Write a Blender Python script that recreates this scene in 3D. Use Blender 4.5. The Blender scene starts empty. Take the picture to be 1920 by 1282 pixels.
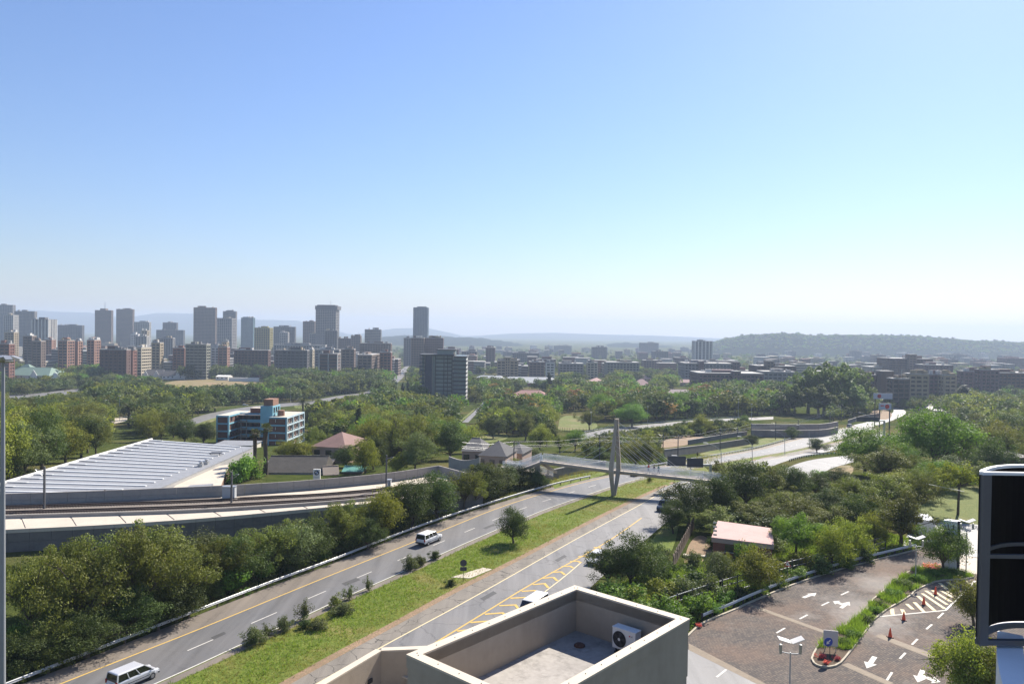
import bpy, math, random
import numpy as np
from mathutils import Vector, Matrix
from math import sin, cos, pi, radians, sqrt, atan2, tan

sc = bpy.context.scene
COL = sc.collection
rnd = random.Random(11)

# ------------------------------------------------------------------ camera
PITCH, ROLL, FPX = radians(0.777), radians(0.8), 1400.0
CAM = Vector((0.0, 0.0, 30.5))
MR = Matrix.Rotation(pi / 2 - PITCH, 3, 'X') @ Matrix.Rotation(ROLL, 3, 'Z')
cd = bpy.data.cameras.new('camera')
cam = bpy.data.objects.new('camera', cd)
COL.objects.link(cam)
cd.sensor_width = 36.0
cd.lens = 36.0 * FPX / 1920.0
cd.clip_start = 0.1
cd.clip_end = 60000
cam.matrix_world = Matrix.Translation(CAM) @ MR.to_4x4()
sc.camera = cam

# ------------------------------------------------------------------ sky, sun, exposure
SUN_AZ, SUN_EL = radians(35), radians(39)      # azimuth: clockwise from the view direction
SUN = Vector((sin(SUN_AZ) * cos(SUN_EL), cos(SUN_AZ) * cos(SUN_EL), sin(SUN_EL)))
world = bpy.data.worlds.new('World')
sc.world = world
world.use_nodes = True
wn = world.node_tree
for n in list(wn.nodes):
    wn.nodes.remove(n)
sky = wn.nodes.new('ShaderNodeTexSky')
sky.sky_type = 'NISHITA'
sky.sun_disc = False
sky.sun_elevation = SUN_EL
sky.sun_rotation = SUN_AZ
sky.altitude = 1300
sky.air_density = 1.6
sky.dust_density = 1.0
sky.ozone_density = 6.0
bg = wn.nodes.new('ShaderNodeBackground')
bg.inputs['Strength'].default_value = 0.064
wo = wn.nodes.new('ShaderNodeOutputWorld')
wb = wn.nodes.new('ShaderNodeMix')      # white balance of the whole sky
wb.data_type = 'RGBA'
wb.blend_type = 'MULTIPLY'
wb.inputs[0].default_value = 1.0
wb.inputs[7].default_value = (0.945, 0.93, 1.09, 1.0)
wn.links.new(sky.outputs[0], wb.inputs[6])
wn.links.new(wb.outputs[2], bg.inputs[0])
wn.links.new(bg.outputs[0], wo.inputs[0])
sl = bpy.data.lights.new('sun', 'SUN')
sl.energy = 4.9
sl.angle = radians(0.53)
sl.color = (1.0, 0.93, 0.83)
so = bpy.data.objects.new('sun', sl)
COL.objects.link(so)
so.rotation_euler = SUN.to_track_quat('Z', 'Y').to_euler()
so.location = (60, 90, 200)
sc.view_settings.view_transform = 'Standard'
sc.view_settings.look = 'None'
sc.view_settings.exposure = 1.1
sc.view_settings.gamma = 1.0
try:
    sc.cycles.use_denoising = True
    sc.cycles.max_bounces = 6
    sc.cycles.diffuse_bounces = 3
    sc.cycles.glossy_bounces = 3
    sc.cycles.transmission_bounces = 4
    sc.cycles.transparent_max_bounces = 6
    sc.cycles.volume_bounces = 0
    sc.cycles.caustics_reflective = False
    sc.cycles.caustics_refractive = False
except Exception:
    pass

# ------------------------------------------------------------------ terrain and pixel helpers
TT = [(-200, 0), (60, 0), (145, 0), (200, -4.2), (290, -12.6), (450, -19.5), (600, -24), (1000, -28.5), (1900, -38), (3200, -46), (40000, -50)]


def _tan(i):
    a = TT[max(0, i - 1)]; b = TT[min(len(TT) - 1, i + 1)]
    return (b[1] - a[1]) / (b[0] - a[0])


_TS = [0, 0, 0] + [_tan(i) for i in range(3, len(TT) - 2)] + [0, 0]


def T(y):
    """ground height: level by the road, then falling gently into the valley"""
    if y <= TT[0][0]:
        return TT[0][1]
    for i in range(len(TT) - 1):
        if y <= TT[i + 1][0]:
            x0, a = TT[i]; x1, b = TT[i + 1]
            h = x1 - x0; t = (y - x0) / h
            return (a * (1 + 2 * t) * (1 - t) ** 2 + _TS[i] * h * t * (1 - t) ** 2 + b * t * t * (3 - 2 * t) + _TS[i + 1] * h * t * t * (t - 1))
    return TT[-1][1]


def ray(u, v):
    d = MR @ Vector(((u - 960) / FPX, -(v - 641) / FPX, -1.0))
    return d / d.y


def W(u, v, D):
    """the point seen at photo pixel (u, v) at D metres"""
    return CAM + ray(u, v) * D


def G(u, v, off=0.0, z=None):
    """where the line of sight through (u, v) meets the ground (or the level z)"""
    d = ray(u, v)
    if z is not None:
        t = (z - CAM.z) / d.z
        return CAM + d * t
    if d.z > -1e-4:
        return CAM + d * 4000
    lo, hi = 5.0, 12000.0
    f = lambda D: CAM.z + d.z * D - T(D) - off
    for _ in range(50):
        m = (lo + hi) / 2
        if f(m) > 0:
            lo = m
        else:
            hi = m
    p = CAM + d * lo
    return p


def px(p):
    q = MR.transposed() @ (Vector(p) - CAM)
    return (960 - FPX * q.x / q.z, 641 + FPX * q.y / q.z)


def gz(x, y, off=0.0):
    return Vector((x, y, T(y) + off))


# ------------------------------------------------------------------ materials
def nt_new(name):
    m = bpy.data.materials.new(name)
    m.use_nodes = True
    nt = m.node_tree
    for n in list(nt.nodes):
        nt.nodes.remove(n)
    return m, nt


class N:
    def __init__(s, nt):
        s.nt = nt

    def __call__(s, typ, ins=None, **props):
        n = s.nt.nodes.new('ShaderNode' + typ)
        for k, v in props.items():
            setattr(n, k, v)
        if ins:
            for k, v in ins.items():
                if isinstance(v, bpy.types.NodeSocket):
                    s.nt.links.new(v, n.inputs[k])
                else:
                    n.inputs[k].default_value = v
        return n


def c4(c):
    return (c[0], c[1], c[2], 1.0)


def mixc(n, f, a, b, blend='MIX'):
    m = n('Mix', data_type='RGBA', blend_type=blend)
    for k, v in ((0, f), (6, a), (7, b)):
        if isinstance(v, bpy.types.NodeSocket):
            n.nt.links.new(v, m.inputs[k])
        else:
            m.inputs[k].default_value = c4(v) if k > 0 else v
    return m.outputs[2]


def ramp(n, f, a, b):
    r = n('MapRange', {0: f, 1: a, 2: b, 3: 0.0, 4: 1.0})
    return r.outputs[0]


MATS = {}


def mk(name, col, rough=0.8, var=0.15, scale=0.6, bump=0.0, bscale=None, metal=0.0, spec=0.4, col2=None, dirt=0.0, coat=0.0, obj=False, streak=0.0):
    """a procedural surface: base colour broken up by two noises, optional second colour, dirt and bump"""
    if name in MATS:
        return MATS[name]
    m, nt = nt_new(name)
    n = N(nt)
    pos = n('TexCoord').outputs['Object'] if obj else n('NewGeometry').outputs['Position']
    n1 = n('TexNoise', {'Vector': pos, 'Scale': scale, 'Detail': 4.0, 'Roughness': 0.6})
    n2 = n('TexNoise', {'Vector': pos, 'Scale': scale * 9, 'Detail': 3.0, 'Roughness': 0.6})
    lo = [c * (1 - var) for c in col]; hi = [min(1, c * (1 + var)) for c in col]
    base = mixc(n, ramp(n, n1.outputs[0], 0.3, 0.7), lo, hi)
    if col2:
        base = mixc(n, ramp(n, n2.outputs[0], 0.42, 0.62), base, col2)
    else:
        base = mixc(n, 0.35, base, mixc(n, ramp(n, n2.outputs[0], 0.3, 0.7), lo, hi))
    if dirt:
        n3 = n('TexNoise', {'Vector': pos, 'Scale': scale * 2.7, 'Detail': 6.0, 'Roughness': 0.7})
        base = mixc(n, n('Math', {0: ramp(n, n3.outputs[0], 0.5, 0.75), 1: dirt}, operation='MULTIPLY').outputs[0], base, [c * 0.45 for c in col])
    if streak:
        sp_ = n('Mapping', {'Vector': pos, 'Scale': (.8, .8, .12)})
        n5 = n('TexNoise', {'Vector': sp_.outputs[0], 'Scale': 1.3, 'Detail': 5.0, 'Roughness': 0.65})
        base = mixc(n, n('Math', {0: ramp(n, n5.outputs[0], 0.45, 0.72), 1: streak}, operation='MULTIPLY').outputs[0], base, [c * 0.5 for c in col])
    b = n('BsdfPrincipled', {'Base Color': base, 'Roughness': rough, 'Metallic': metal, 'Specular IOR Level': spec, 'Coat Weight': coat, 'Coat Roughness': 0.08})
    if bump:
        n4 = n('TexNoise', {'Vector': pos, 'Scale': bscale or scale * 12, 'Detail': 4.0})
        bp = n('Bump', {'Strength': bump, 'Distance': 0.05, 'Height': n4.outputs[0]})
        nt.links.new(bp.outputs[0], b.inputs['Normal'])
    o = n('OutputMaterial', {'Surface': b.outputs[0]})
    MATS[name] = m
    return m


def leaf_mat(name, ca, cb, trans=0.3, gloss=0.12):
    if name in MATS:
        return MATS[name]
    m, nt = nt_new(name)
    n = N(nt)
    at = n('Attribute', attribute_name='lv')
    oi = n('ObjectInfo')
    base = mixc(n, at.outputs['Fac'], [x * 1.4 for x in ca], [x * 1.5 for x in cb])
    hs = n('HueSaturation', {'Hue': n('MapRange', {0: oi.outputs['Random'], 1: 0.0, 2: 1.0, 3: 0.486, 4: 0.518}).outputs[0], 'Saturation': 0.95,
                             'Value': n('MapRange', {0: oi.outputs['Random'], 1: 0.0, 2: 1.0, 3: 0.68, 4: 1.32}).outputs[0], 'Color': base})
    b = n('BsdfPrincipled', {'Base Color': hs.outputs[0], 'Roughness': 0.6, 'Specular IOR Level': gloss})
    t = n('BsdfTranslucent', {'Color': mixc(n, 1.0, hs.outputs[0], (1.15, 1.2, 0.55), 'MULTIPLY')})
    ms = n('MixShader', {0: trans, 1: b.outputs[0], 2: t.outputs[0]})
    n('OutputMaterial', {'Surface': ms.outputs[0]})
    MATS[name] = m
    return m


# ------------------------------------------------------------------ mesh builder
class MB:
    def __init__(s):
        s.v = []; s.f = []

    def face(s, *pts):
        k = len(s.v)
        s.v += [tuple(p) for p in pts]
        s.f.append(tuple(range(k, k + len(pts))))
        return s

    def hexa(s, p):
        """8 points: 4 bottom counter-clockwise, 4 top"""
        k = len(s.v)
        s.v += [tuple(q) for q in p]
        for a in ((3, 2, 1, 0), (4, 5, 6, 7), (0, 1, 5, 4), (1, 2, 6, 5), (2, 3, 7, 6), (3, 0, 4, 7)):
            s.f.append(tuple(k + i for i in a))
        return s

    def box(s, cx, cy, z0, sx, sy, sz, rz=0.0):
        c, d = cos(rz), sin(rz)
        P = []
        for z in (z0, z0 + sz):
            for a, b in ((-1, -1), (1, -1), (1, 1), (-1, 1)):
                x, y = a * sx / 2, b * sy / 2
                P.append((cx + x * c - y * d, cy + x * d + y * c, z))
        return s.hexa(P)

    def bar(s, a, b, w, h):
        """a beam from a to b, w wide, h tall, hung with its top centre on the line"""
        a, b = Vector(a), Vector(b)
        d = b - a
        n = Vector((-d.y, d.x, 0))
        n = n.normalized() * (w / 2) if n.length > 1e-6 else Vector((w / 2, 0, 0))
        u = Vector((0, 0, h))
        return s.hexa([a + n - u, a - n - u, b - n - u, b + n - u, a + n, a - n, b - n, b + n])

    def prism(s, poly, z0, z1):
        k = len(s.v); n = len(poly)
        f0 = z0 if callable(z0) else (lambda p: z0)
        f1 = z1 if callable(z1) else (lambda p: z1)
        s.v += [(p[0], p[1], f0(p)) for p in poly] + [(p[0], p[1], f1(p)) for p in poly]
        area = sum(poly[i][0] * poly[(i + 1) % n][1] - poly[(i + 1) % n][0] * poly[i][1] for i in range(n))
        o = range(n) if area > 0 else range(n - 1, -1, -1)
        o = list(o)
        s.f.append(tuple(k + n + i for i in o))
        s.f.append(tuple(k + i for i in reversed(o)))
        for j in range(n):
            a, b = o[j], o[(j + 1) % n]
            s.f.append((k + a, k + b, k + n + b, k + n + a))
        return s

    def tube(s, pts, r, n=6, cap=True):
        pts = [Vector(p) for p in pts]
        rs = r if isinstance(r, (list, tuple)) else [r] * len(pts)
        rings = []
        for i, p in enumerate(pts):
            d = (pts[min(i + 1, len(pts) - 1)] - pts[max(i - 1, 0)])
            d = d.normalized() if d.length > 1e-9 else Vector((0, 0, 1))
            a = d.cross(Vector((0, 0, 1)))
            a = a.normalized() if a.length > 1e-3 else Vector((1, 0, 0))
            b = d.cross(a)
            k = len(s.v)
            for j in range(n):
                t = 2 * pi * j / n
                s.v.append(tuple(p + (a * cos(t) + b * sin(t)) * rs[i]))
            rings.append(k)
        for q in range(len(rings) - 1):
            for j in range(n):
                s.f.append((rings[q] + j, rings[q] + (j + 1) % n, rings[q + 1] + (j + 1) % n, rings[q + 1] + j))
        if cap:
            s.f.append(tuple(rings[0] + j for j in reversed(range(n))))
            s.f.append(tuple(rings[-1] + j for j in range(n)))
        return s

    def lathe(s, cx, cy, prof, n=12):
        rings = []
        for r, z in prof:
            k = len(s.v)
            for j in range(n):
                t = 2 * pi * j / n
                s.v.append((cx + r * cos(t), cy + r * sin(t), z))
            rings.append(k)
        for q in range(len(rings) - 1):
            for j in range(n):
                s.f.append((rings[q] + j, rings[q] + (j + 1) % n, rings[q + 1] + (j + 1) % n, rings[q + 1] + j))
        s.f.append(tuple(rings[0] + j for j in reversed(range(n))))
        s.f.append(tuple(rings[-1] + j for j in range(n)))
        return s

    def loft(s, secs, cap=True):
        """sections: equal-length closed loops of points"""
        n = len(secs[0]); ks = []
        for sec in secs:
            ks.append(len(s.v))
            s.v += [tuple(p) for p in sec]
        for q in range(len(ks) - 1):
            for j in range(n):
                s.f.append((ks[q] + j, ks[q] + (j + 1) % n, ks[q + 1] + (j + 1) % n, ks[q + 1] + j))
        if cap:
            s.f.append(tuple(ks[0] + j for j in reversed(range(n))))
            s.f.append(tuple(ks[-1] + j for j in range(n)))
        return s

    def strip(s, L, R):
        k = len(s.v); n = len(L)
        for a, b in zip(L, R):
            s.v += [tuple(a), tuple(b)]
        for i in range(n - 1):
            s.f.append((k + 2 * i, k + 2 * i + 1, k + 2 * i + 3, k + 2 * i + 2))
        return s

    def build(s, name, mat, parent=None, loc=None, smooth=False):
        me = bpy.data.meshes.new(name)
        me.from_pydata(s.v, [], s.f)
        if mat:
            me.materials.append(mat)
        if smooth:
            me.polygons.foreach_set('use_smooth', [True] * len(me.polygons))
        me.update()
        return link(name, me, parent, loc)


def link(name, me, parent=None, loc=None):
    o = bpy.data.objects.new(name, me)
    COL.objects.link(o)
    if parent is not None:
        o.parent = parent
    if loc is not None:
        o.location = loc
    return o


def empty(name, loc=(0, 0, 0), rz=0.0):
    o = bpy.data.objects.new(name, None)
    COL.objects.link(o)
    o.location = loc
    o.rotation_euler = (0, 0, rz)
    o.empty_display_size = 0.3
    return o


def tag(o, label=None, cat=None, group=None, kind=None):
    for k, v in (('label', label), ('category', cat), ('group', group), ('kind', kind)):
        if v:
            o[k] = v
    return o


def copy_tree(o, parent=None):
    c = o.copy()
    COL.objects.link(c)
    if parent is not None:
        c.parent = parent
    for ch in o.children:
        copy_tree(ch, c)
    return c


ORD = 'first second third fourth fifth sixth seventh eighth ninth tenth eleventh twelfth thirteenth fourteenth fifteenth sixteenth seventeenth eighteenth nineteenth twentieth'.split()


def ordw(i):
    if i < 20:
        return ORD[i]
    t = {2: 'twenty', 3: 'thirty', 4: 'forty', 5: 'fifty', 6: 'sixty', 7: 'seventy', 8: 'eighty', 9: 'ninety'}
    a, b = divmod(i + 1, 10)
    if b == 0:
        return {3: 'thirtieth', 4: 'fortieth', 5: 'fiftieth', 6: 'sixtieth', 7: 'seventieth', 8: 'eightieth', 9: 'ninetieth'}.get(a, 'last')
    return t[a] + '-' + ORD[b - 1]


def name_row(objs, look, where, cat, group):
    """labels for things that only their order tells apart, counted from the left of the photo"""
    objs = sorted(objs, key=lambda o: px(o.location)[0])
    for i, o in enumerate(objs):
        w = 'leftmost' if i == 0 else ('rightmost' if i == len(objs) - 1 else ordw(i) + ' from left')
        tag(o, f'{look}, {w} {where}' if len(objs) > 1 else f'{look} {where}', cat, group)


def resample(P, n):
    P = [Vector(p) for p in P]
    d = [0.0]
    for a, b in zip(P, P[1:]):
        d.append(d[-1] + (b - a).length)
    out = []
    for i in range(n):
        t = d[-1] * i / (n - 1)
        j = 0
        while j < len(d) - 2 and d[j + 1] < t:
            j += 1
        f = (t - d[j]) / max(1e-9, d[j + 1] - d[j])
        out.append(P[j].lerp(P[j + 1], min(1, max(0, f))))
    return out


def smooth(P, it=2):
    P = [Vector(p) for p in P]
    for _ in range(it):
        Q = [P[0]]
        for a, b in zip(P, P[1:]):
            Q += [a.lerp(b, 0.25), a.lerp(b, 0.75)]
        Q.append(P[-1])
        P = Q
    return P


def ground_line(pix, off=0.0, n=None, it=2):
    P = smooth([G(u, v) for u, v in pix], it)
    if n:
        P = resample(P, n)
    return [Vector((p.x, p.y, T(p.y) + off)) for p in P]


def offset(P, d):
    """shift a ground polyline sideways (positive: to the left of its direction)"""
    out = []
    for i, p in enumerate(P):
        t = P[min(i + 1, len(P) - 1)] - P[max(i - 1, 0)]
        n = Vector((-t.y, t.x, 0)).normalized()
        q = p + n * d
        out.append(q)
    return out


def lift(P, z):
    return [Vector((p.x, p.y, T(p.y) + z)) for p in P]

# ------------------------------------------------------------------ ground materials
def ground_material():
    m, nt = nt_new('ground')
    n = N(nt)
    pos = n('NewGeometry').outputs['Position']
    a = n('TexNoise', {'Vector': pos, 'Scale': 0.02, 'Detail': 5.0}).outputs[0]
    b = n('TexNoise', {'Vector': pos, 'Scale': 0.35, 'Detail': 6.0, 'Roughness': 0.7}).outputs[0]
    c = n('TexNoise', {'Vector': pos, 'Scale': 3.0, 'Detail': 4.0, 'Roughness': 0.7}).outputs[0]
    g = mixc(n, ramp(n, b, 0.35, 0.65), (0.035, 0.052, 0.014), (0.085, 0.098, 0.028))
    g = mixc(n, ramp(n, a, 0.48, 0.62), g, (0.13, 0.112, 0.05))
    g = mixc(n, ramp(n, c, 0.5, 0.75), g, (0.035, 0.05, 0.015))
    bp = n('Bump', {'Strength': 0.8, 'Distance': 0.3, 'Height': c})
    s = n('BsdfPrincipled', {'Base Color': g, 'Roughness': 0.95, 'Specular IOR Level': 0.0, 'Normal': bp.outputs[0]})
    n('OutputMaterial', {'Surface': s.outputs[0]})
    return m


def asphalt(name, col, warm, crack=0.0, cscale=0.35, rough=0.62):
    m, nt = nt_new(name)
    n = N(nt)
    pos = n('NewGeometry').outputs['Position']
    # stretch the tyre wear along the driving direction (the road runs 32 degrees right of the view)
    mp = n('Mapping', {'Vector': pos, 'Rotation': (0, 0, radians(32)), 'Scale': (1.0, 0.06, 1.0)})
    wear = n('TexNoise', {'Vector': mp.outputs[0], 'Scale': 0.7, 'Detail': 4.0, 'Roughness': 0.6}).outputs[0]
    big = n('TexNoise', {'Vector': pos, 'Scale': 0.12, 'Detail': 5.0, 'Roughness': 0.65}).outputs[0]
    fine = n('TexNoise', {'Vector': pos, 'Scale': 14.0, 'Detail': 3.0}).outputs[0]
    base = mixc(n, ramp(n, wear, 0.3, 0.7), [c * 0.62 for c in col], [c * 1.28 for c in col])
    base = mixc(n, n('Math', {0: ramp(n, big, 0.4, 0.7), 1: 0.6}, operation='MULTIPLY').outputs[0], base, warm)
    base = mixc(n, n('Math', {0: ramp(n, fine, 0.35, 0.7), 1: 0.35}, operation='MULTIPLY').outputs[0], base, [c * 1.5 for c in col])
    if crack:
        wn_ = n('TexNoise', {'Vector': pos, 'Scale': 0.5, 'Detail': 3.0})
        wp = n('VectorMath', {0: pos, 1: n('VectorMath', {0: wn_.outputs[1], 3: 2.2}, operation='SCALE').outputs[0]}, operation='ADD')
        vo = n('TexVoronoi', {'Vector': wp.outputs[0], 'Scale': cscale}, feature='DISTANCE_TO_EDGE')
        k = n('MapRange', {0: vo.outputs[0], 1: 0.0, 2: 0.022, 3: crack, 4: 0.0})
        base = mixc(n, k.outputs[0], base, (0.018, 0.017, 0.016))
    bp = n('Bump', {'Strength': 0.25, 'Distance': 0.02, 'Height': fine})
    s = n('BsdfPrincipled', {'Base Color': base, 'Roughness': rough, 'Specular IOR Level': 0.35, 'Normal': bp.outputs[0]})
    n('OutputMaterial', {'Surface': s.outputs[0]})
    return m


def paving_material():
    m, nt = nt_new('brick_paving')
    n = N(nt)
    pos = n('NewGeometry').outputs['Position']
    mp = n('Mapping', {'Vector': pos, 'Rotation': (0, 0, radians(-38))})
    br = n('TexBrick', {'Vector': mp.outputs[0], 'Color1': c4((0.15, 0.122, 0.10)), 'Color2': c4((0.085, 0.075, 0.069)), 'Mortar': c4((0.05, 0.047, 0.045)), 'Scale': 1.0,
                        'Mortar Size': 0.018, 'Brick Width': 0.42, 'Row Height': 0.21, 'Bias': -0.1})
    a = n('TexNoise', {'Vector': pos, 'Scale': 0.13, 'Detail': 5.0, 'Roughness': 0.6}).outputs[0]
    b = n('TexNoise', {'Vector': pos, 'Scale': 0.22, 'Detail': 6.0, 'Roughness': 0.7, 'W': 3.0}, noise_dimensions='4D').outputs[0]
    base = mixc(n, n('Math', {0: ramp(n, a, 0.44, 0.62), 1: 0.4}, operation='MULTIPLY').outputs[0], br.outputs[0], (0.205, 0.13, 0.09))
    base = mixc(n, n('Math', {0: ramp(n, b, 0.57, 0.74), 1: 0.75}, operation='MULTIPLY').outputs[0], base, (0.24, 0.215, 0.185))
    # pale lime bloom washed out of the joints beside the planted island
    for (su, sv, sr) in ((1618, 1140, 4.2), (1660, 1096, 3.6), (1640, 1172, 3.2)):
        g_ = G(su, sv)
        dv = n('VectorMath', {0: pos, 1: (g_.x, g_.y, 0.05)}, operation='DISTANCE')
        k_ = n('MapRange', {0: n('Math', {0: dv.outputs['Value'], 1: n('Math', {0: b, 1: 12.0}, operation='MULTIPLY').outputs[0]}, operation='ADD').outputs[0], 1: sr + 3.5, 2: sr + 7.5, 3: 0.4, 4: 0.0})
        base = mixc(n, k_.outputs[0], base, (0.40, 0.37, 0.33))
    bp = n('Bump', {'Strength': 0.5, 'Distance': 0.02, 'Height': br.outputs[1]})
    bp.invert = True
    s = n('BsdfPrincipled', {'Base Color': base, 'Roughness': 0.85, 'Specular IOR Level': 0.12, 'Normal': bp.outputs[0]})
    n('OutputMaterial', {'Surface': s.outputs[0]})
    return m


def grass_material(name, a, b, dry, dscale=0.18, d0=0.5, d1=0.68):
    m, nt = nt_new(name)
    n = N(nt)
    pos = n('NewGeometry').outputs['Position']
    x = n('TexNoise', {'Vector': pos, 'Scale': 0.9, 'Detail': 7.0, 'Roughness': 0.7}).outputs[0]
    y = n('TexNoise', {'Vector': pos, 'Scale': dscale, 'Detail': 6.0, 'Roughness': 0.65}).outputs[0]
    z = n('TexNoise', {'Vector': pos, 'Scale': 6.0, 'Detail': 4.0, 'Roughness': 0.7}).outputs[0]
    g = mixc(n, ramp(n, x, 0.35, 0.65), a, b)
    g = mixc(n, ramp(n, y, d0, d1), g, dry)
    g = mixc(n, n('Math', {0: ramp(n, z, 0.5, 0.7), 1: 0.6}, operation='MULTIPLY').outputs[0], g, [c * 0.4 for c in a])
    bp = n('Bump', {'Strength': 0.9, 'Distance': 0.15, 'Height': z})
    s = n('BsdfPrincipled', {'Base Color': g, 'Roughness': 0.9, 'Specular IOR Level': 0.15, 'Normal': bp.outputs[0]})
    n('OutputMaterial', {'Surface': s.outputs[0]})
    return m


M_GROUND = ground_material()
M_ASPH = asphalt('asphalt', (0.115, 0.113, 0.112), (0.15, 0.138, 0.125), 0.1, 0.12)
M_ASPH2 = asphalt('asphalt_cracked', (0.15, 0.145, 0.14), (0.185, 0.168, 0.15), 0.4, 0.2)
M_SHOULD = asphalt('shoulder', (0.155, 0.132, 0.108), (0.19, 0.155, 0.12), 0.2, 0.3, 0.85)
M_SHOULD2 = asphalt('shoulder_cracked', (0.175, 0.155, 0.128), (0.2, 0.17, 0.135), 1.0, 0.42, 0.85)
M_PAVE = paving_material()
M_MEDIAN = grass_material('median_grass', (0.095, 0.14, 0.018), (0.165, 0.195, 0.033), (0.24, 0.2, 0.07), 0.15, 0.52, 0.7)
M_LAWN = grass_material('lawn', (0.10, 0.135, 0.03), (0.17, 0.18, 0.05), (0.23, 0.19, 0.09), 0.05)
M_DRY = grass_material('dry_field', (0.24, 0.18, 0.09), (0.2, 0.17, 0.07), (0.30, 0.21, 0.13), 0.05)
M_SOIL = mk('bare_soil', (0.26, 0.165, 0.10), 0.95, 0.25, 0.5, 0.6, col2=(0.17, 0.13, 0.07))
M_CONC = mk('concrete', (0.33, 0.30, 0.265), 0.85, 0.12, 0.25, 0.15, dirt=0.35)
M_CONCP = mk('pale_concrete', (0.50, 0.435, 0.35), 0.85, 0.1, 0.3, 0.1, dirt=0.2)
M_WHITE = mk('white_paint', (0.72, 0.69, 0.63), 0.7, 0.08, 1.2, dirt=0.15)
M_ROADW = mk('road_paint_white', (0.55, 0.52, 0.46), 0.75, 0.15, 3.0, dirt=0.5)
M_ROADY = mk('road_paint_yellow', (0.56, 0.36, 0.08), 0.75, 0.15, 3.0, dirt=0.4)
M_PALEY = mk('road_paint_cream', (0.62, 0.52, 0.30), 0.75, 0.12, 3.0, dirt=0.4)
M_GRAIL = mk('guardrail_zinc', (0.52, 0.52, 0.50), 0.4, 0.1, 1.5, metal=0.25)
M_STEEL = mk('galvanised_steel', (0.46, 0.46, 0.45), 0.42, 0.12, 1.5, metal=0.75)
M_DARKSTEEL = mk('dark_steel', (0.055, 0.055, 0.06), 0.5, 0.2, 1.0, metal=0.4)
M_WOODPOST = mk('weathered_timber', (0.14, 0.105, 0.075), 0.9, 0.3, 2.0, 0.4)
M_BALLAST = mk('ballast', (0.24, 0.195, 0.155), 0.95, 0.25, 2.5, 1.0, 9.0, col2=(0.15, 0.135, 0.12))
M_RAIL = mk('rusty_rail', (0.075, 0.05, 0.038), 0.6, 0.2, 1.0, metal=0.3)

# ------------------------------------------------------------------ ground sheet, one mesh to the horizon
ys = [-60, -20, 10, 30, 45]
y = 50.0
while y < 700:
    ys.append(y); y += 5 if y < 320 else 10
while y < 12950:
    ys.append(y); y *= 1.06
ys.append(12950)
xs = [-8900, -5200, -3000, -1800, -1200, -800, -600, -450, -340, -260, -200, -150, -110, -80, -50, -25, 0, 25, 50, 80, 110, 150, 200, 260, 340, 450, 600, 800, 1200, 1800, 3000, 5200, 8900]
V = [(x, yy, T(yy)) for yy in ys for x in xs]
nx = len(xs)
Fc = [(j * nx + i, j * nx + i + 1, (j + 1) * nx + i + 1, (j + 1) * nx + i) for j in range(len(ys) - 1) for i in range(nx - 1)]
me = bpy.data.meshes.new('ground')
me.from_pydata(V, [], Fc)
me.materials.append(M_GROUND)
me.polygons.foreach_set('use_smooth', [True] * len(me.polygons))
tag(link('ground', me), 'grassy ground falling gently into the valley', None, None, 'structure')

# ------------------------------------------------------------------ roads
LC_RAIL = [(-190, 1372), (-60, 1322), (40, 1283), (250, 1200), (400, 1141), (520, 1094), (620, 1058), (700, 1025), (815, 981), (920, 947), (1016, 918), (1082, 902), (1143, 890.5), (1190, 881), (1237, 873), (1310, 861), (1400, 844), (1480, 824), (1516, 814), (1562, 805), (1600, 798), (1640, 788)]
LC_YEL = [(-190, 1400), (-60, 1352), (113, 1282), (250, 1228), (380, 1177), (588, 1091), (763, 1021), (865, 980), (920, 957), (997, 931), (1073, 910), (1117, 899), (1190, 885), (1250, 874), (1310, 864), (1400, 847), (1516, 817), (1600, 800)]
LC_WHITE = [(-60, 1440), (150, 1346), (290, 1283), (380, 1243), (453, 1208), (545, 1168), (642, 1122), (759, 1071), (869, 1020), (1012, 959), (1060, 942), (1139, 915), (1211, 895), (1292, 879), (1349, 867), (1443, 851), (1511, 837), (1580, 821), (1640, 803)]
RC_L = [(340, 1400), (455, 1333), (549, 1280), (640, 1228), (740, 1175), (865, 1105), (942, 1067), (1032, 1020), (1130, 969), (1204, 932), (1270, 904), (1350, 881), (1445, 855), (1515, 841), (1600, 822), (1660, 808)]
RC_W1 = [(370, 1412), (597, 1280), (713, 1214), (780, 1178), (886, 1121), (1063, 1020), (1120, 989), (1203, 945), (1237, 925), (1310, 897), (1400, 872), (1515, 846)]
RC_Y2 = [(640, 1312), (798, 1216), (913, 1146), (1000, 1092), (1136, 1019), (1203, 971)]
RC_R = [(700, 1450), (860, 1330), (1000, 1216), (1110, 1095), (1207, 1015), (1262, 968), (1330, 925), (1400, 893), (1450, 872), (1515, 853), (1600, 834), (1660, 820)]


def sheet(name, pl, pr, off, mat, label, n=90, kind='structure', it=2, parent=None):
    a = ground_line(pl, off, n, it); b = ground_line(pr, off, n, it)
    rows = []
    for i in range(n):
        rows.append([Vector((p.x, p.y, T(p.y) + off)) for p in (a[i].lerp(b[i], k / 4) for k in range(5))])
    mb = MB()
    for k in range(4):
        mb.strip([r[k] for r in rows], [r[k + 1] for r in rows])
    o = mb.build(name, mat, parent)
    if parent is None:
        tag(o, label, None, None, kind)
    # keep faces looking up
    return o


def ribbon(name, pts, w, off, mat, parent=None, label=None, kind='structure'):
    P = lift(pts, off)
    o = MB().strip(lift(offset(P, w / 2), off), lift(offset(P, -w / 2), off)).build(name, mat, parent)
    if parent is None:
        tag(o, label, None, None, kind)
    return o


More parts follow.
